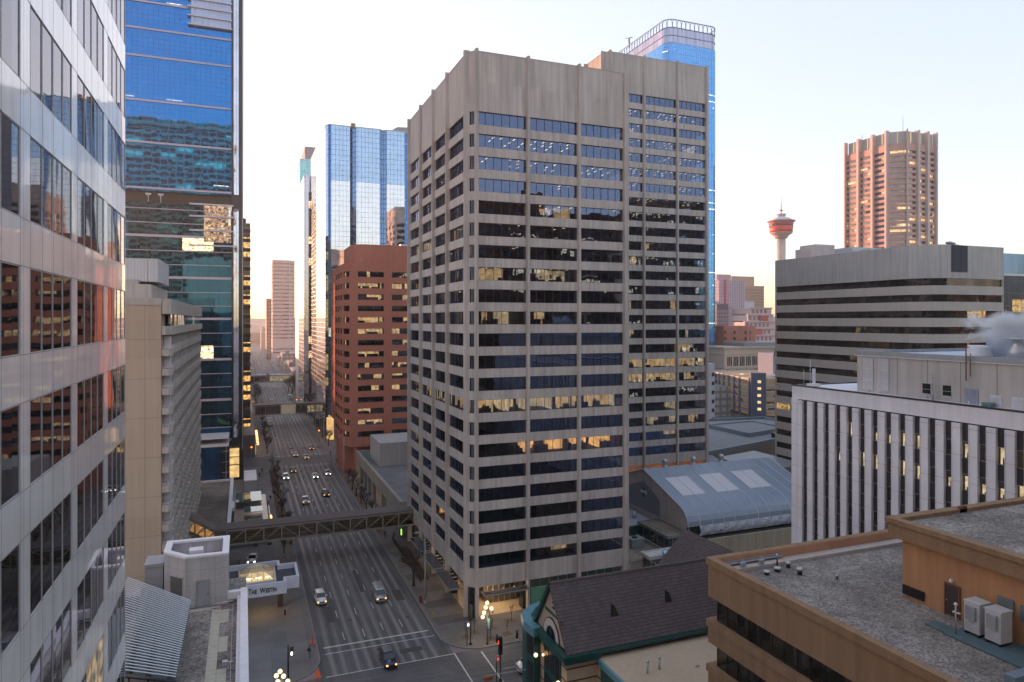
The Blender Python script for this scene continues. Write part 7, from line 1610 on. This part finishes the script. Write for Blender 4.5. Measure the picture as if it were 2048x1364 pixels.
for i, (x, y) in enumerate(((33.8, 106.6), (35.6, 107.6), (38.8, 108.6), (40.6, 105.4), (43, 109.6), (37.4, 104.6))): tree_thing('thin sapling in a square pit outside the nearer tower entrance, %s from the corner' % ORD[i], x, y, 5, 1.0 + .15 * (i % 3), i, 'saplings in pits outside the nearer tower')
tree_thing('slim bare tree on the far corner by the white van', 37.8, 90.2, 2, 1.25, .3)
tree_thing('thin sapling beside the tall street lamp', 31.9, 125, 5, 1.3, .3)
tree_thing('small bare tree between hotel drive and left kerb', 8.4, 160, 4, .8, 1.3)
shm = plain('winter_shrub', (.11, .07, .045), .95, 0, .3, 6)
b = MB(); rn = random.Random(6)
for k in range(2600):
    x, y = rn.uniform(8.3, 10.6), rn.choice([rn.uniform(165.5, 190), rn.uniform(190, 249)]); hgt = rn.uniform(.15, .55) * (1.2 if y < 200 else 1); dx, dy = rn.gauss(0, .2), rn.gauss(0, .2)
    b.face([(x - .05, y, .28), (x + .05, y, .28), (x + dx, y + dy, .28 + hgt)]); b.face([(x, y + .05, .28), (x, y - .05, .28), (x - dx, y + dx, .25 + hgt)])
for k in range(900):
    x, y = rn.uniform(33.0, 34.6), rn.uniform(133, 153); hgt = rn.uniform(.4, 1.3); dx, dy = rn.gauss(0, .2), rn.gauss(0, .2); b.face([(x - .06, y, .14), (x + .06, y, .14), (x + dx, y + dy, .14 + hgt)])
o = b.build('winter_ground_cover', shm); tag(o, 'dry brown ground cover in the planting strips beside the kerbs', 'ground cover', kind='stuff')
# ------------------------------------------------------------------ vehicles (local: front faces -Y)
M['tyre'] = plain('tyre_rubber', (.015, .015, .016), .85, 0, 0); M['rim'] = plain('alloy_rim', (.35, .35, .37), .35, .8, 0); M['carglass'] = plain('vehicle_glass', (.012, .016, .02), .06, 0, 0, spec=.8)
def paint(name, col, met=.3):
    m, t = _nt(name); p = N(t, 'ShaderNodeBsdfPrincipled'); tc = N(t, 'ShaderNodeTexCoord'); sp = N(t, 'ShaderNodeSeparateXYZ'); t.links.new(tc.outputs['Object'], sp.inputs[0])
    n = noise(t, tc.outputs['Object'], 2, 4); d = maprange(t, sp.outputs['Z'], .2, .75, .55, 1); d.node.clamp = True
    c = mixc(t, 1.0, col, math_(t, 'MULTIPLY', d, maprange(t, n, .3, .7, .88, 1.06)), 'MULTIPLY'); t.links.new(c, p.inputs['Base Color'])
    p.inputs['Metallic'].default_value = met; p.inputs['Roughness'].default_value = .38; p.inputs['Coat Weight'].default_value = .7; p.inputs['Coat Roughness'].default_value = .08; out(t, p.outputs[0]); return m
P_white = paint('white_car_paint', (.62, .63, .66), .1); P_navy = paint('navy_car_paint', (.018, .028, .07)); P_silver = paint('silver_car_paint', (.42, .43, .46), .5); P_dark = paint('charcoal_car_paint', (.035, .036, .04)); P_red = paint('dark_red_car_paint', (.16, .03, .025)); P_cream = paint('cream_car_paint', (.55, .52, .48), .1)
def loft(mb, secs, m=0, cap=True):
    """secs: list of (y, [(x,z)...]) same length rings"""
    n = len(secs[0][1]); base = len(mb.v)
    for y, ring in secs:
        for x, z in ring: mb.v.append((x, y, z))
    for k in range(len(secs) - 1):
        for i in range(n):
            j = (i + 1) % n; mb.f.append((base + k * n + i, base + (k + 1) * n + i, base + (k + 1) * n + j, base + k * n + j)); mb.m.append(m); mb.sm.append(True)
    if cap: mb.f.append(tuple(base + i for i in range(n))); mb.m.append(m); mb.sm.append(False); mb.f.append(tuple(base + (len(secs) - 1) * n + n - 1 - i for i in range(n))); mb.m.append(m); mb.sm.append(False)
KIND = {
 'suv': dict(L=4.8, W=.95, secs=[(-2.42, .62, .42, .78), (-2.32, .82, .26, .96), (-1.9, .91, .24, 1.04), (-1.15, .94, .24, 1.10), (-.6, .95, .24, 1.12), (1.4, .95, .24, 1.14), (2.2, .92, .28, 1.12), (2.38, .82, .40, 1.05)], cab=[(-1.05, 1.10, -.35, 1.72), (2.25, 1.10, 1.85, 1.70)], roof=1.74, wb=(-1.45, 1.42), wr=.37),
 'sedan': dict(L=4.6, W=.91, secs=[(-2.32, .6, .38, .66), (-2.2, .8, .22, .80), (-1.7, .88, .2, .88), (-1.0, .90, .2, .94), (-.5, .91, .2, .96), (1.3, .91, .2, .98), (2.1, .87, .24, .98), (2.3, .76, .36, .9)], cab=[(-1.0, .94, -.15, 1.42), (1.75, .96, 1.0, 1.40)], roof=1.44, wb=(-1.38, 1.36), wr=.33),
 'van': dict(L=5.6, W=1.0, secs=[(-2.8, .7, .45, .9), (-2.7, .9, .28, 1.08), (-2.25, .98, .26, 1.18), (-1.95, 1.0, .26, 1.24), (-1.5, 1.0, .26, 1.26), (2.4, 1.0, .26, 1.26), (2.78, .98, .30, 1.25), (2.8, .96, .4, 1.2)], cab=[(-2.0, 1.22, -1.35, 2.04), (2.77, 1.22, 2.66, 2.06)], roof=2.12, wb=(-1.75, 1.65), wr=.38),
 'pickup': dict(L=5.6, W=.98, secs=[(-2.8, .7, .48, .85), (-2.68, .88, .3, 1.06), (-2.2, .96, .28, 1.14), (-1.3, .98, .28, 1.18), (-.8, .98, .28, 1.2), (1.1, .98, .28, 1.2), (2.7, .96, .3, 1.2), (2.8, .9, .45, 1.12)], cab=[(-1.35, 1.16, -.75, 1.82), (1.1, 1.18, .85, 1.80)], roof=1.85, wb=(-1.85, 1.75), wr=.4)}
def car(lab, kind, pnt, x, y, rz=0.0, cat='car', group='cars driving down the street', extras=(), heads=True, bright=None):
    K = KIND[kind]; a = thing({'suv': 'suv_car', 'sedan': 'sedan_car', 'van': 'cargo_van', 'pickup': 'pickup_truck'}[kind], lab, cat, (x, y, .012 if x > 11 else .15), rz, group)
    b = MB(); secs = []
    for (yy, hw, zl, zh) in K['secs']:
        r = .09; secs.append((yy, [(-hw + .1, zl), (hw - .1, zl), (hw, zl + .14), (hw + .015, (zl + zh) / 2), (hw - .02, zh - .16), (hw - .13, zh), (-hw + .13, zh), (-hw + .02, zh - .16), (-hw - .015, (zl + zh) / 2), (-hw, zl + .14)]))
    loft(b, secs); (y0, zb0, y0t, zt0), (y1, zb1, y1t, zt1) = K['cab']; W = K['W']; wt = W - .2 if kind != 'van' else W - .12; wb_ = W - .07; zr = K['roof']
    # roof shell & pillars
    rf = [(y0t - .04, [(-wt + .05, zt0 - .05), (wt - .05, zt0 - .05), (wt - .03, zt0 + .0), (wt - .2, zt0 + .03), (-wt + .2, zt0 + .03), (-wt + .03, zt0)]), (y0t + .35, [(-wt, zr - .1), (wt, zr - .1), (wt, zr - .04), (wt - .18, zr), (-wt + .18, zr), (-wt, zr - .04)]), (y1t - .35, [(-wt, zr - .1), (wt, zr - .1), (wt, zr - .04), (wt - .18, zr), (-wt + .18, zr), (-wt, zr - .04)]), (y1t + .05, [(-wt + .05, zt1 - .06), (wt - .05, zt1 - .06), (wt - .03, zt1 - .02), (wt - .2, zt1 + .02), (-wt + .2, zt1 + .02), (-wt + .03, zt1 - .02)])]
    loft(b, rf)
    for s in (-1, 1):
        for (pa, pb_) in (((s * wb_, y0, zb0 - .05), (s * (wt - .02), y0t, zt0 - .02)), ((s * wb_, y1, zb1 - .05), (s * (wt - .02), y1t, zt1 - .03)), ((s * (W - .05), (y0 + y1) / 2 - .1, zb0), (s * wt, (y0t + y1t) / 2 - .1, zr - .06))): b.tube(pa, pb_, .05, n=4)
    if kind == 'van':
        for s in (-1, 1): b.face([(s * (W - .05), -.9, zb0 - .05), (s * (W - .05), y1, zb1 - .05), (s * wt, y1t, zr - .06), (s * wt, -.7, zr - .06)][::s])
    if kind == 'pickup': b.box(-.8, .8, 1.25, 2.65, 1.12, 1.205)
    for s in (-1, 1): b.box(s * (W + .02), s * (W + .22), y0 + .25, y0 + .42, zb0 + .02, zb0 + .2)
    b.box(-.55, .55, -K['L'] / 2 - .03, -K['L'] / 2 + .1, .34, .5)
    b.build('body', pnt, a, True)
    g = MB(); e = .03; fr = [(-wb_ + .06, y0 + .02, zb0), (wb_ - .06, y0 + .02, zb0), (wt - .06, y0t, zt0 - .02), (-wt + .06, y0t, zt0 - .02)]; g.face(fr); g.build('windscreen', M['carglass'], a, True)
    g = MB(); g.face([(wb_ - .06, y1 - .02, zb1), (-wb_ + .06, y1 - .02, zb1), (-wt + .06, y1t, zt1 - .03), (wt - .06, y1t, zt1 - .03)]); g.build('rear_window', M['carglass'], a, True)
    for s in (-1, 1):
        g = MB(); ye_ = y1 - .08 if kind != 'van' else -.9; yt_ = y1t - .06 if kind != 'van' else -.75; q = [(s * (wb_ - .01), y0 + .1, zb0 - .01), (s * (wb_ - .01), ye_, zb0 - .01), (s * (wt - .02), yt_, zr - .09), (s * (wt - .02), y0t + .06, zr - .09)]; g.face(q if s > 0 else q[::-1]); g.build('side_window', M['carglass'], a, True)
    for yy in K['wb']:
        for s in (-1, 1):
            g = MB(); g.tube((s * (W - .22), yy, K['wr']), (s * (W + .02), yy, K['wr']), K['wr'], n=16); wo = g.build('wheel', M['tyre'], a, True); g = MB(); g.tube((s * (W - .2), yy, K['wr']), (s * (W + .03), yy, K['wr']), K['wr'] * .62, n=10); g.build('rim', M['rim'], wo, True)
    fy = K['secs'][0][0]; hz = K['secs'][1][3] - .2; hw = K['secs'][1][1]
    for s in (-1, 1):
        g = MB(); g.box(s * (hw - .30), s * (hw - .02), fy - .01, fy + .22, hz - .09, hz + .1); g.build('headlight', (bright or M['head']) if heads else M['steel'], a, True)
        g = MB(); g.box(s * (hw - .2), s * (hw + .02), -fy - .14, -fy + .0, hz, hz + .3); g.build('taillight', M['red_l'] if heads else M['rust'], a, True)
    g = MB(); g.box(-.5, .5, fy - .03, fy + .08, hz - .14, hz + .06); g.build('grille', M['frame_dk'], a, True); g = MB(); g.box(-hw + .05, hw - .05, fy - .02, fy + .15, .28, .40); g.box(-hw, hw, fy + .05, fy + .3, .24, .3); g.build('bumper_trim', M['frame_dk'], a, True)
    if 'rack' in extras:
        g = MB()
        for s in (-.55, .55): g.tube((s, -.1, zr + .07), (s, 1.7, zr + .07), .03)
        for k in range(5): g.tube((-.58, .0 + k * .4, zr + .09), (.58, .0 + k * .4, zr + .09), .035)
        g.build('roof_rack', M['steel'], a, True)
    if 'ladder' in extras:
        g = MB()
        for s in (-.3, .1): g.tube((s, -1.0, zr + .2), (s, 2.5, zr + .2), .04)
        for k in range(9): g.tube((-.3, -.9 + k * .4, zr + .2), (.1, -.9 + k * .4, zr + .2), .03)
        for yy in (-.6, 1.0, 2.2): g.tube((-.85, yy, zr + .13), (.85, yy, zr + .13), .03)
        g.tube((.6, -.9, zr + .25), (.6, 2.4, zr + .25), .09, n=8); g.build('ladder_rack', M['steel'], a, True)
    return a
car('dark blue SUV with roof rack crossing the near junction, headlights on', 'suv', P_navy, 20.4, 103.2, .03, extras=('rack',))
car('white SUV beside the left kerb below the hotel canopy', 'suv', P_white, 13.2, 130.4, .04)
car('silver van carrying a ladder rack, in the right-hand lanes', 'van', P_silver, 23.6, 128.0, .0, 'van', extras=('ladder',))
car('white car waiting in the hotel drive behind the canopy', 'sedan', P_white, 1.8, 157.0, -.12, group=None, bright=M['headw'])
car('silver pickup truck just beyond the foreground footbridge', 'pickup', P_silver, 16.4, 202.4, 0, 'pickup truck')
car('charcoal SUV with amber headlights, right of the silver pickup', 'suv', P_dark, 22.7, 208.4)
car('white SUV in the kerb lane on the left with cool headlights', 'suv', P_white, 12.9, 235, bright=M['headw'])
car('dark sedan behind the white kerb-lane SUV', 'sedan', P_dark, 15.9, 245.4)
car('white sedan, left one of the side-by-side pair', 'sedan', P_white, 22.0, 233.5, bright=M['headw'])
car('white sedan, right one of the side-by-side pair nearest the right kerb', 'sedan', P_white, 26.4, 236.8, bright=M['headw'])
car('silver sedan leading into the second crossing from beyond', 'sedan', P_silver, 18.5, 273.4)
car('cream sedan in the middle of the second crossing', 'sedan', P_cream, 22.0, 267)
car('dark red car under the signal mast on the right', 'sedan', P_red, 25.4, 285.6)
# box truck
a = thing('box_truck', 'white delivery box truck at the left kerb before the second footbridge', 'truck', (11.9, 357, .01)); b = MB(); b.box(-1.2, 1.2, -1.2, 4.8, .7, 3.3); b.build('cargo_box', plain('truck_white', (.55, .55, .57), .5, 0, .05), a, True)
b = MB(); loft(b, [(-3.3, [(-1, .5), (1, .5), (1.02, 1.3), (.9, 1.6), (-.9, 1.6), (-1.02, 1.3)]), (-2.7, [(-1.05, .45), (1.05, .45), (1.08, 1.4), (1, 1.75), (-1, 1.75), (-1.08, 1.4)]), (-2.1, [(-1.05, .45), (1.05, .45), (1.08, 2.0), (.95, 2.6), (-.95, 2.6), (-1.08, 2.0)]), (-1.25, [(-1.05, .45), (1.05, .45), (1.08, 2.0), (.95, 2.65), (-.95, 2.65), (-1.08, 2.0)])]); b.build('cab', P_white, a, True); b = MB(); b.face([(-.95, -2.72, 1.78), (.95, -2.72, 1.78), (.9, -2.14, 2.5), (-.9, -2.14, 2.5)]); b.build('windscreen', M['carglass'], a, True)
for yy in (-2.4, 3.2):
    for s in (-1, 1): b = MB(); b.tube((s * .85, yy, .45), (s * 1.12, yy, .45), .45, n=12); b.build('wheel', M['tyre'], a, True)
# white passenger van in the side street
a = car('white minibus half hidden behind the green corner building', 'van', P_white, 40.4, 93.4, math.pi / 2 * 1.0 - math.pi, 'van', None, heads=False)
# distant traffic: one model per kind, copied
far = car('small silver car far down the street, just past the second footbridge', 'sedan', P_silver, 14, 430, group='distant traffic'); fsrc = far
rn = random.Random(31); n_f = 0
spots = [(12.6, 560, 'car leading the pair of amber headlights before the third footbridge'), (14.4, 606, 'car just beyond the third footbridge on the left lanes'), (16.5, 470, 'lone car between the second and third footbridges')]
for x, y, l in spots: c = copy_tree(far); c.location = (x, y, .01); c['label'] = l
cnt = {}
for k in range(34):
    c = copy_tree(far); c.location = (rn.choice([13, 16.5, 20, 23.5, 27]), 640 + k * 17 + rn.uniform(-5, 5), .01); ln_ = [13, 16.5, 20, 23.5, 27].index(c.location.x); cnt[ln_] = cnt.get(ln_, 0) + 1; c['label'] = 'queueing car beyond the third footbridge, %s in the %s lane from the left' % (ORD[cnt[ln_] - 1], ORD[ln_]); c['group'] = 'queue of cars beyond the third footbridge'
wt_ = thing('delivery_van', 'boxy white van at the right kerb beyond the second footbridge', 'van', (28.6, 474, .01)); b = MB(); b.box(-1, 1, -1.5, 2.8, .5, 2.6); b.build('cargo_box', P_white, wt_, True); b = MB(); b.box(-.95, .95, -2.7, -1.52, .5, 2.1); b.build('cab', P_white, wt_, True); b = MB(); b.face([(-.85, -2.72, 1.3), (.85, -2.72, 1.3), (.85, -2.72, 2.0), (-.85, -2.72, 2.0)]); b.build('windscreen', M['carglass'], wt_, True)
# cars near the car park and on its decks
for i, (x, y, l) in enumerate(((238, 268, 'white car in front of the car park below the steam plume'), (262, 272, 'pale car parked at the foot of the navy stair tower'))):
    c = copy_tree(far); c.location = (x, y, .01); c.rotation_euler = (0, 0, 1.4); c['label'] = l; c['group'] = 'cars outside the car park'
rnp = random.Random(77)
for k in range(12):
    c = copy_tree(far); c.location = (256 + rnp.random() * 14 if k < 8 else 262 + rnp.random() * 20, 0, 0); x = c.location.x; fl_ = 3.4 * (k % 4 + 1) - .2
    c.location = (x, (306 + rnp.random() * 12) if x < 262 else 290.0, fl_); c.rotation_euler = (0, 0, 1.57 if x < 262 else 0); c['label'] = 'parked car on the %s car park deck, %s stair tower, %s' % (ORD[k % 4], 'left of the' if k < 8 else 'right of the', 'nearest it' if k in (0, 1, 2, 3, 8, 9, 10, 11) else 'farther along'); c['group'] = 'parked cars inside the car park'
# ------------------------------------------------------------------ people
skin_m = plain('skin', (.42, .26, .19), .6, 0, .05); hair_m = plain('dark_hair', (.02, .015, .012), .7, 0, 0)
cl_black = plain('black_coat', (.013, .013, .016), .8, 0, .2, 6); cl_jean = plain('dark_jeans', (.03, .035, .055), .85, 0, .2, 6); cl_grey = plain('grey_coat', (.10, .10, .11), .85, 0, .2, 6)
def person_mesh(stride, seed):
    rn = random.Random(seed); bm = bmesh.new(); J = {}
    s = stride
    pts = dict(pelvis=(0, 0, .95), belly=(0, .01, 1.12), chest=(0, 0, 1.32), neck=(0, 0, 1.50), head=(0, -.02, 1.62), crown=(0, -.01, 1.74),
               hipL=(-.1, 0, .9), kneeL=(-.11, -.16 * s, .50), ankL=(-.11, -.22 * s, .09), toeL=(-.12, -.22 * s - .16, .04), hipR=(.1, 0, .9), kneeR=(.11, .03 * s, .49), ankR=(.11, .25 * s, .11), toeR=(.12, .25 * s - .15, .05),
               shL=(-.2, 0, 1.42), elL=(-.27, .06 + .1 * s, 1.16), wrL=(-.27, -.05 + .16 * s, .93), haL=(-.27, -.08 + .16 * s, .84), shR=(.2, 0, 1.42), elR=(.27, .05 - .1 * s, 1.16), wrR=(.26, -.12 - .12 * s, .97), haR=(.25, -.16 - .12 * s, .89))
    rad = dict(pelvis=.155, belly=.15, chest=.17, neck=.062, head=.105, crown=.07, hipL=.10, hipR=.10, kneeL=.065, kneeR=.065, ankL=.045, ankR=.045, toeL=.04, toeR=.04, shL=.08, shR=.08, elL=.055, elR=.055, wrL=.038, wrR=.038, haL=.042, haR=.042)
    ed = [('pelvis', 'belly'), ('belly', 'chest'), ('chest', 'neck'), ('neck', 'head'), ('head', 'crown'), ('pelvis', 'hipL'), ('hipL', 'kneeL'), ('kneeL', 'ankL'), ('ankL', 'toeL'), ('pelvis', 'hipR'), ('hipR', 'kneeR'), ('kneeR', 'ankR'), ('ankR', 'toeR'), ('chest', 'shL'), ('shL', 'elL'), ('elL', 'wrL'), ('wrL', 'haL'), ('chest', 'shR'), ('shR', 'elR'), ('elR', 'wrR'), ('wrR', 'haR')]
    names = list(pts); me = bpy.data.meshes.new('person_src'); me.from_pydata([pts[n] for n in names], [(names.index(a), names.index(b)) for a, b in ed], [])
    o = bpy.data.objects.new('person_src', me); COL.objects.link(o); md = o.modifiers.new('s', 'SKIN')
    for i, n in enumerate(names): me.skin_vertices[0].data[i].radius = (rad[n], rad[n] * (.72 if n in ('pelvis', 'belly', 'chest') else 1)); 
    me.skin_vertices[0].data[0].use_root = True; sb = o.modifiers.new('b', 'SUBSURF'); sb.levels = 1; sb.render_levels = 1
    bpy.context.view_layer.update(); dg = bpy.context.evaluated_depsgraph_get(); r = bpy.data.meshes.new_from_object(o.evaluated_get(dg)); bpy.data.objects.remove(o)
    return r
pm = [person_mesh(1.0, 1), person_mesh(.15, 2), person_mesh(.7, 3)]
def person(lab, x, y, rz, var, coat, legs, extra=None, group='people on the pavements'):
    me = pm[var].copy(); me.materials.clear()
    for m_ in (skin_m, coat, legs, hair_m, M['black']): me.materials.append(m_)
    for f in me.polygons:
        c = f.center; f.use_smooth = True
        if c.z > 1.52: f.material_index = 3 if (c.y > -.03 or c.z > 1.70) else 0
        elif c.z > .99 or (abs(c.x) > .2 and c.z > .93): f.material_index = 1
        elif abs(c.x) > .2 and c.z <= .93: f.material_index = 0
        elif c.z < .10: f.material_index = 4
        else: f.material_index = 1 if c.z > .8 else 2
    o = bpy.data.objects.new('person', me); COL.objects.link(o); o.location = (x, y, .15); o.rotation_euler = (0, 0, rz); tag(o, lab, 'person', group)
    if extra == 'bag': b = MB(); b.box(-.17, .17, .12, .34, 1.0, 1.42); b.build('backpack', cl_black, o, True)
    return o
person('person in black with a backpack standing at the left kerb corner', 9.5, 109.0, 1.3, 1, cl_black, cl_black, 'bag')
person('person in black walking on the left pavement, ahead of a companion', 7.2, 207.5, 0, 0, cl_black, cl_black)
person('person in dark grey a few steps nearer on the left pavement', 6.4, 201.8, .2, 2, cl_grey, cl_jean)
person('person in black near the ribbed kiosk roof by the second crossing', 5.9, 247, 0, 0, cl_black, cl_jean)
person('person in dark clothes close to the kiosk wall', 4.9, 240, .3, 2, cl_black, cl_black)
person('person in dark coat waiting at the right corner of the second crossing', 31.4, 254.8, 1.4, 1, cl_black, cl_jean)
person('person crossing the side street beyond the second crossing', 31.0, 268, 3.1, 0, cl_grey, cl_black)
person('person standing under the right end of the foreground footbridge', 31.4, 162.4, .4, 1, cl_black, cl_black)
person('person in grey beside the planting under the footbridge', 33.2, 161, 2.6, 1, cl_grey, cl_jean)
person('tiny person on the left pavement near the white truck', 5.8, 330, 0, 0, cl_black, cl_black)
# ------------------------------------------------------------------ buildings behind the camera (seen mirrored in the glass)
def back_tower(name, lab, x0, x1, y0, y1, zt, wall, glass, rowh=4.0, spanw=3.4, seed=1):
    a = thing(name, lab, 'office tower', (x0, y1, 0)); b = MB(); b.box(x0, x1, y0, y1, 0, zt); b.build('core', glass, a); b = MB(); z = 0
    while z < zt: b.box(x0 - .3, x1 + .3, y0 - .3, y1 + .3, z, min(zt, z + rowh * .42)); z += rowh
    b.box(x0 - .3, x1 + .3, y0 - .3, y1 + .3, zt - 6, zt + 1)
    x = x0
    while x < x1: b.box(x - .35, x + .35, y1, y1 + .45, 0, zt); x += spanw
    y = y0
    while y < y1: b.box(x0 - .45, x0, y - .35, y + .35, 0, zt); b.box(x1, x1 + .45, y - .35, y + .35, 0, zt); y += spanw
    b.build('wall', wall, a); return a
gdk = curtain('mirrored_dark_glass', (.01, .01, .012), (.3, .3, .35), .1, 3.4, 4, .1, lit=.12, litcol=(1, .75, .4), litst=.6, lh=4)
back_tower('office_tower', 'pale gridded tower behind the camera, mirrored in the deep blue glass', -72, -8, -80, -32, 186, concrete('pale_grid', (.40, .40, .36), 0, 0), gdk, 4.2, 5)
back_tower('office_tower', 'dark red granite tower behind the camera, mirrored in the taupe tower windows', 64, 118, -70, -38, 104, concrete('dark_red_granite', (.11, .035, .025), 0, 0), gdk, 3.9, 6)
back_tower('office_tower', 'dark brown tower behind the camera, mirrored right of the red granite one', 126, 190, -80, -40, 98, concrete('dark_brown_granite', (.05, .037, .033), 0, 0), gdk, 3.9, 5)
back_tower('office_tower', 'charcoal tower behind the camera on the street corner', 38, 58, -60, -10, 84, concrete('charcoal_granite', (.06, .055, .055), 0, 0), gdk, 3.9, 5)
back_tower('office_tower', 'wide grey tower behind the camera, mirrored in the farther twin', 198, 275, -70, -35, 124, concrete('mid_grey', (.07, .065, .07), 0, 0), gdk, 4.0, 6)
back_tower('office_tower', 'brown slab behind and right of the camera', 120, 150, 0, 45, 42, concrete('brown_slab', (.12, .085, .07), 0, 0), gdk, 4.0, 6)
back_tower('office_building', 'long dark slab behind and right of the camera, mirrored in the striped building', 290, 520, -80, -40, 68, concrete('dark_slab', (.10, .08, .075), 0, 0), gdk, 4.0, 6)
# ------------------------------------------------------------------ distant city filler and hills
rn = random.Random(101); cols = [(.34, .29, .28), (.26, .23, .24), (.38, .33, .30), (.22, .20, .22), (.36, .25, .21)]
fm = [concrete('far_wall_%s' % 'abcde'[i], c, 4.5, 3.8, 1.4, tuple(x * .55 for x in c), fine=.02) for i, c in enumerate(cols)]
CN = ['rosy grey', 'mauve grey', 'pale beige', 'slate', 'reddish brown']
def filler(x0, x1, y0, y1, h, i, where):
    a = thing('city_block', '%s block, %s' % (CN[i % 5], where), 'building', (x0, y0, 0), 0, 'distant city blocks'); b = MB(); b.box(x0, x1, y0, y1, 0, h); b.build('wall', fm[i % 5], a); b = MB(); b.box(x0 + 1, x1 - 1, y0 + 1, y1 - 1, h, h + .4); b.box(x0 + 3, x0 + 7, y0 + 3, y0 + 7, h + .4, h + 3); b.build('roof', M['flatroof'], a)
k = 0
for j, y in enumerate((445, 480, 520, 560)): filler(-60, 4, y, y + 30, 18 + (k % 3) * 6, k, '%s left of the street before the third footbridge' % ORD[j]); k += 1
for j, y in enumerate((620, 680, 740, 820, 900, 1000, 1120, 1260)): filler(-70, 6, y, y + 45, rn.uniform(8, 20), k, '%s left of the street beyond the third footbridge' % ORD[j]); k += 1
for j, y in enumerate((560, 610, 660, 720, 790)): filler(36, 90, y, y + 40, rn.uniform(10, 18), k, '%s right of the street before the pink striped slab' % ORD[j]); k += 1
for i in range(24):
    x = 150 + (i % 6) * 110 + rn.uniform(-15, 15); y = 620 + (i // 6) * 130 + rn.uniform(-20, 20)
    if 560 < x < 600 and y < 680: continue
    filler(x, x + rn.uniform(35, 70), y, y + 50, rn.uniform(12, 34), k, '%s from left in the %s distant row on the right' % (ORD[i % 6], ORD[i // 6])); k += 1
for (x0, x1, y0, y1, h, wv) in ((300, 345, 265, 282, 14, 'low, right of the car park'), (350, 420, 300, 340, 20, 'broad, right of the department store'), (200, 245, 300, 340, 16, 'just left of the car park'), (200, 245, 345, 400, 22, 'second row left of the car park'), (120, 180, 250, 300, 14, 'behind the farther twin tower'), (120, 180, 310, 400, 20, 'taller, farther behind the twin towers'), (340, 420, 400, 430, 26, 'behind the department store'), (90, 118, 262, 300, 12, 'low, behind the farther twin on the left')): filler(x0, x1, y0, y1, h, k, wv); k += 1
b = MB(); nx_ = 60
for j in range(3):
    yb = 2300 + j * 500; pts_ = [(-2500 + i * 140, yb, 40 + j * 14 + 8 * math.sin(i * .5 + j) + 5 * math.sin(i * 1.7 + 2 * j)) for i in range(nx_)]
    for p, q in zip(pts_[:-1], pts_[1:]): b.face([(p[0], yb - 500, -1), (q[0], yb - 500, -1), q, p]); b.face([(q[0], yb + 400, -1), (p[0], yb + 400, -1), p, q])
struct(b.build('hills', plain('winter_hills', (.17, .15, .14), .9, 0, .2, .01)))
rn = random.Random(55)
for i in range(8): x = -60 + i * 34; filler(x, x + 30, 1400 + (i % 3) * 160, 1900, 18 + rn.random() * 26, i, '%s from left on the far skyline down the street' % ORD[i])
# ------------------------------------------------------------------ steam
def steam(name, lab, c, s, dens, seed, yaw=0, tilt=0):
    m, t = _nt('steam_' + str(seed)); tc = N(t, 'ShaderNodeTexCoord'); pv = N(t, 'ShaderNodeVolumePrincipled'); pv.inputs['Color'].default_value = (.95, .95, .97, 1); pv.inputs['Anisotropy'].default_value = .2
    n = noise(t, scalev(t, tc.outputs['Generated'], (1.6, 2.4, 1.5)), 2.4, 8, .66); n.node.inputs['Distortion'].default_value = .9
    mp = N(t, 'ShaderNodeVectorMath'); mp.operation = 'SUBTRACT'; mp.inputs[1].default_value = (.5, .5, .5); t.links.new(tc.outputs['Generated'], mp.inputs[0])
    ln = N(t, 'ShaderNodeVectorMath'); ln.operation = 'LENGTH'; t.links.new(mp.outputs[0], ln.inputs[0])
    r = maprange(t, ln.outputs['Value'], .15, .5, 0, .42); r.node.clamp = True; d = math_(t, 'SUBTRACT', n, r); d = maprange(t, d, .40, .60, 0, dens); d.node.clamp = True; t.links.new(d, pv.inputs['Density'])
    o = N(t, 'ShaderNodeOutputMaterial'); t.links.new(pv.outputs[0], o.inputs['Volume'])
    b = MB(); b.lathe([(.01, -.5), (.35, -.38), (.5, 0), (.35, .38), (.01, .5)], 14); ob = b.build(name, m); ob.scale = s; ob.location = c; ob.rotation_euler = (0, tilt, yaw); tag(ob, lab, 'steam', kind='stuff'); return ob
steam('steam_plume', 'white steam drifting left over the pier-fronted block roof', (83.5, 52.0, 51.4), (7, 25, 8), 2.0, 1, 0, 0)
steam('steam_puff', 'small white steam puff beside the farther twin tower', (143, 206, 17.5), (7, 7, 7.5), 1.2, 2)

# ------------------------------------------------------------------ evening haze
hm, t = _nt('evening_haze'); pv = N(t, 'ShaderNodeVolumePrincipled'); pv.inputs['Color'].default_value = (.96, .93, .93, 1); pv.inputs['Density'].default_value = .00014; pv.inputs['Anisotropy'].default_value = .45
o = N(t, 'ShaderNodeOutputMaterial'); t.links.new(pv.outputs[0], o.inputs['Volume'])
b = MB(); b.box(-700, 1100, -160, 2050, -1.5, 262); tag(b.build('haze', hm), 'thin evening haze over the city', 'haze', kind='stuff')
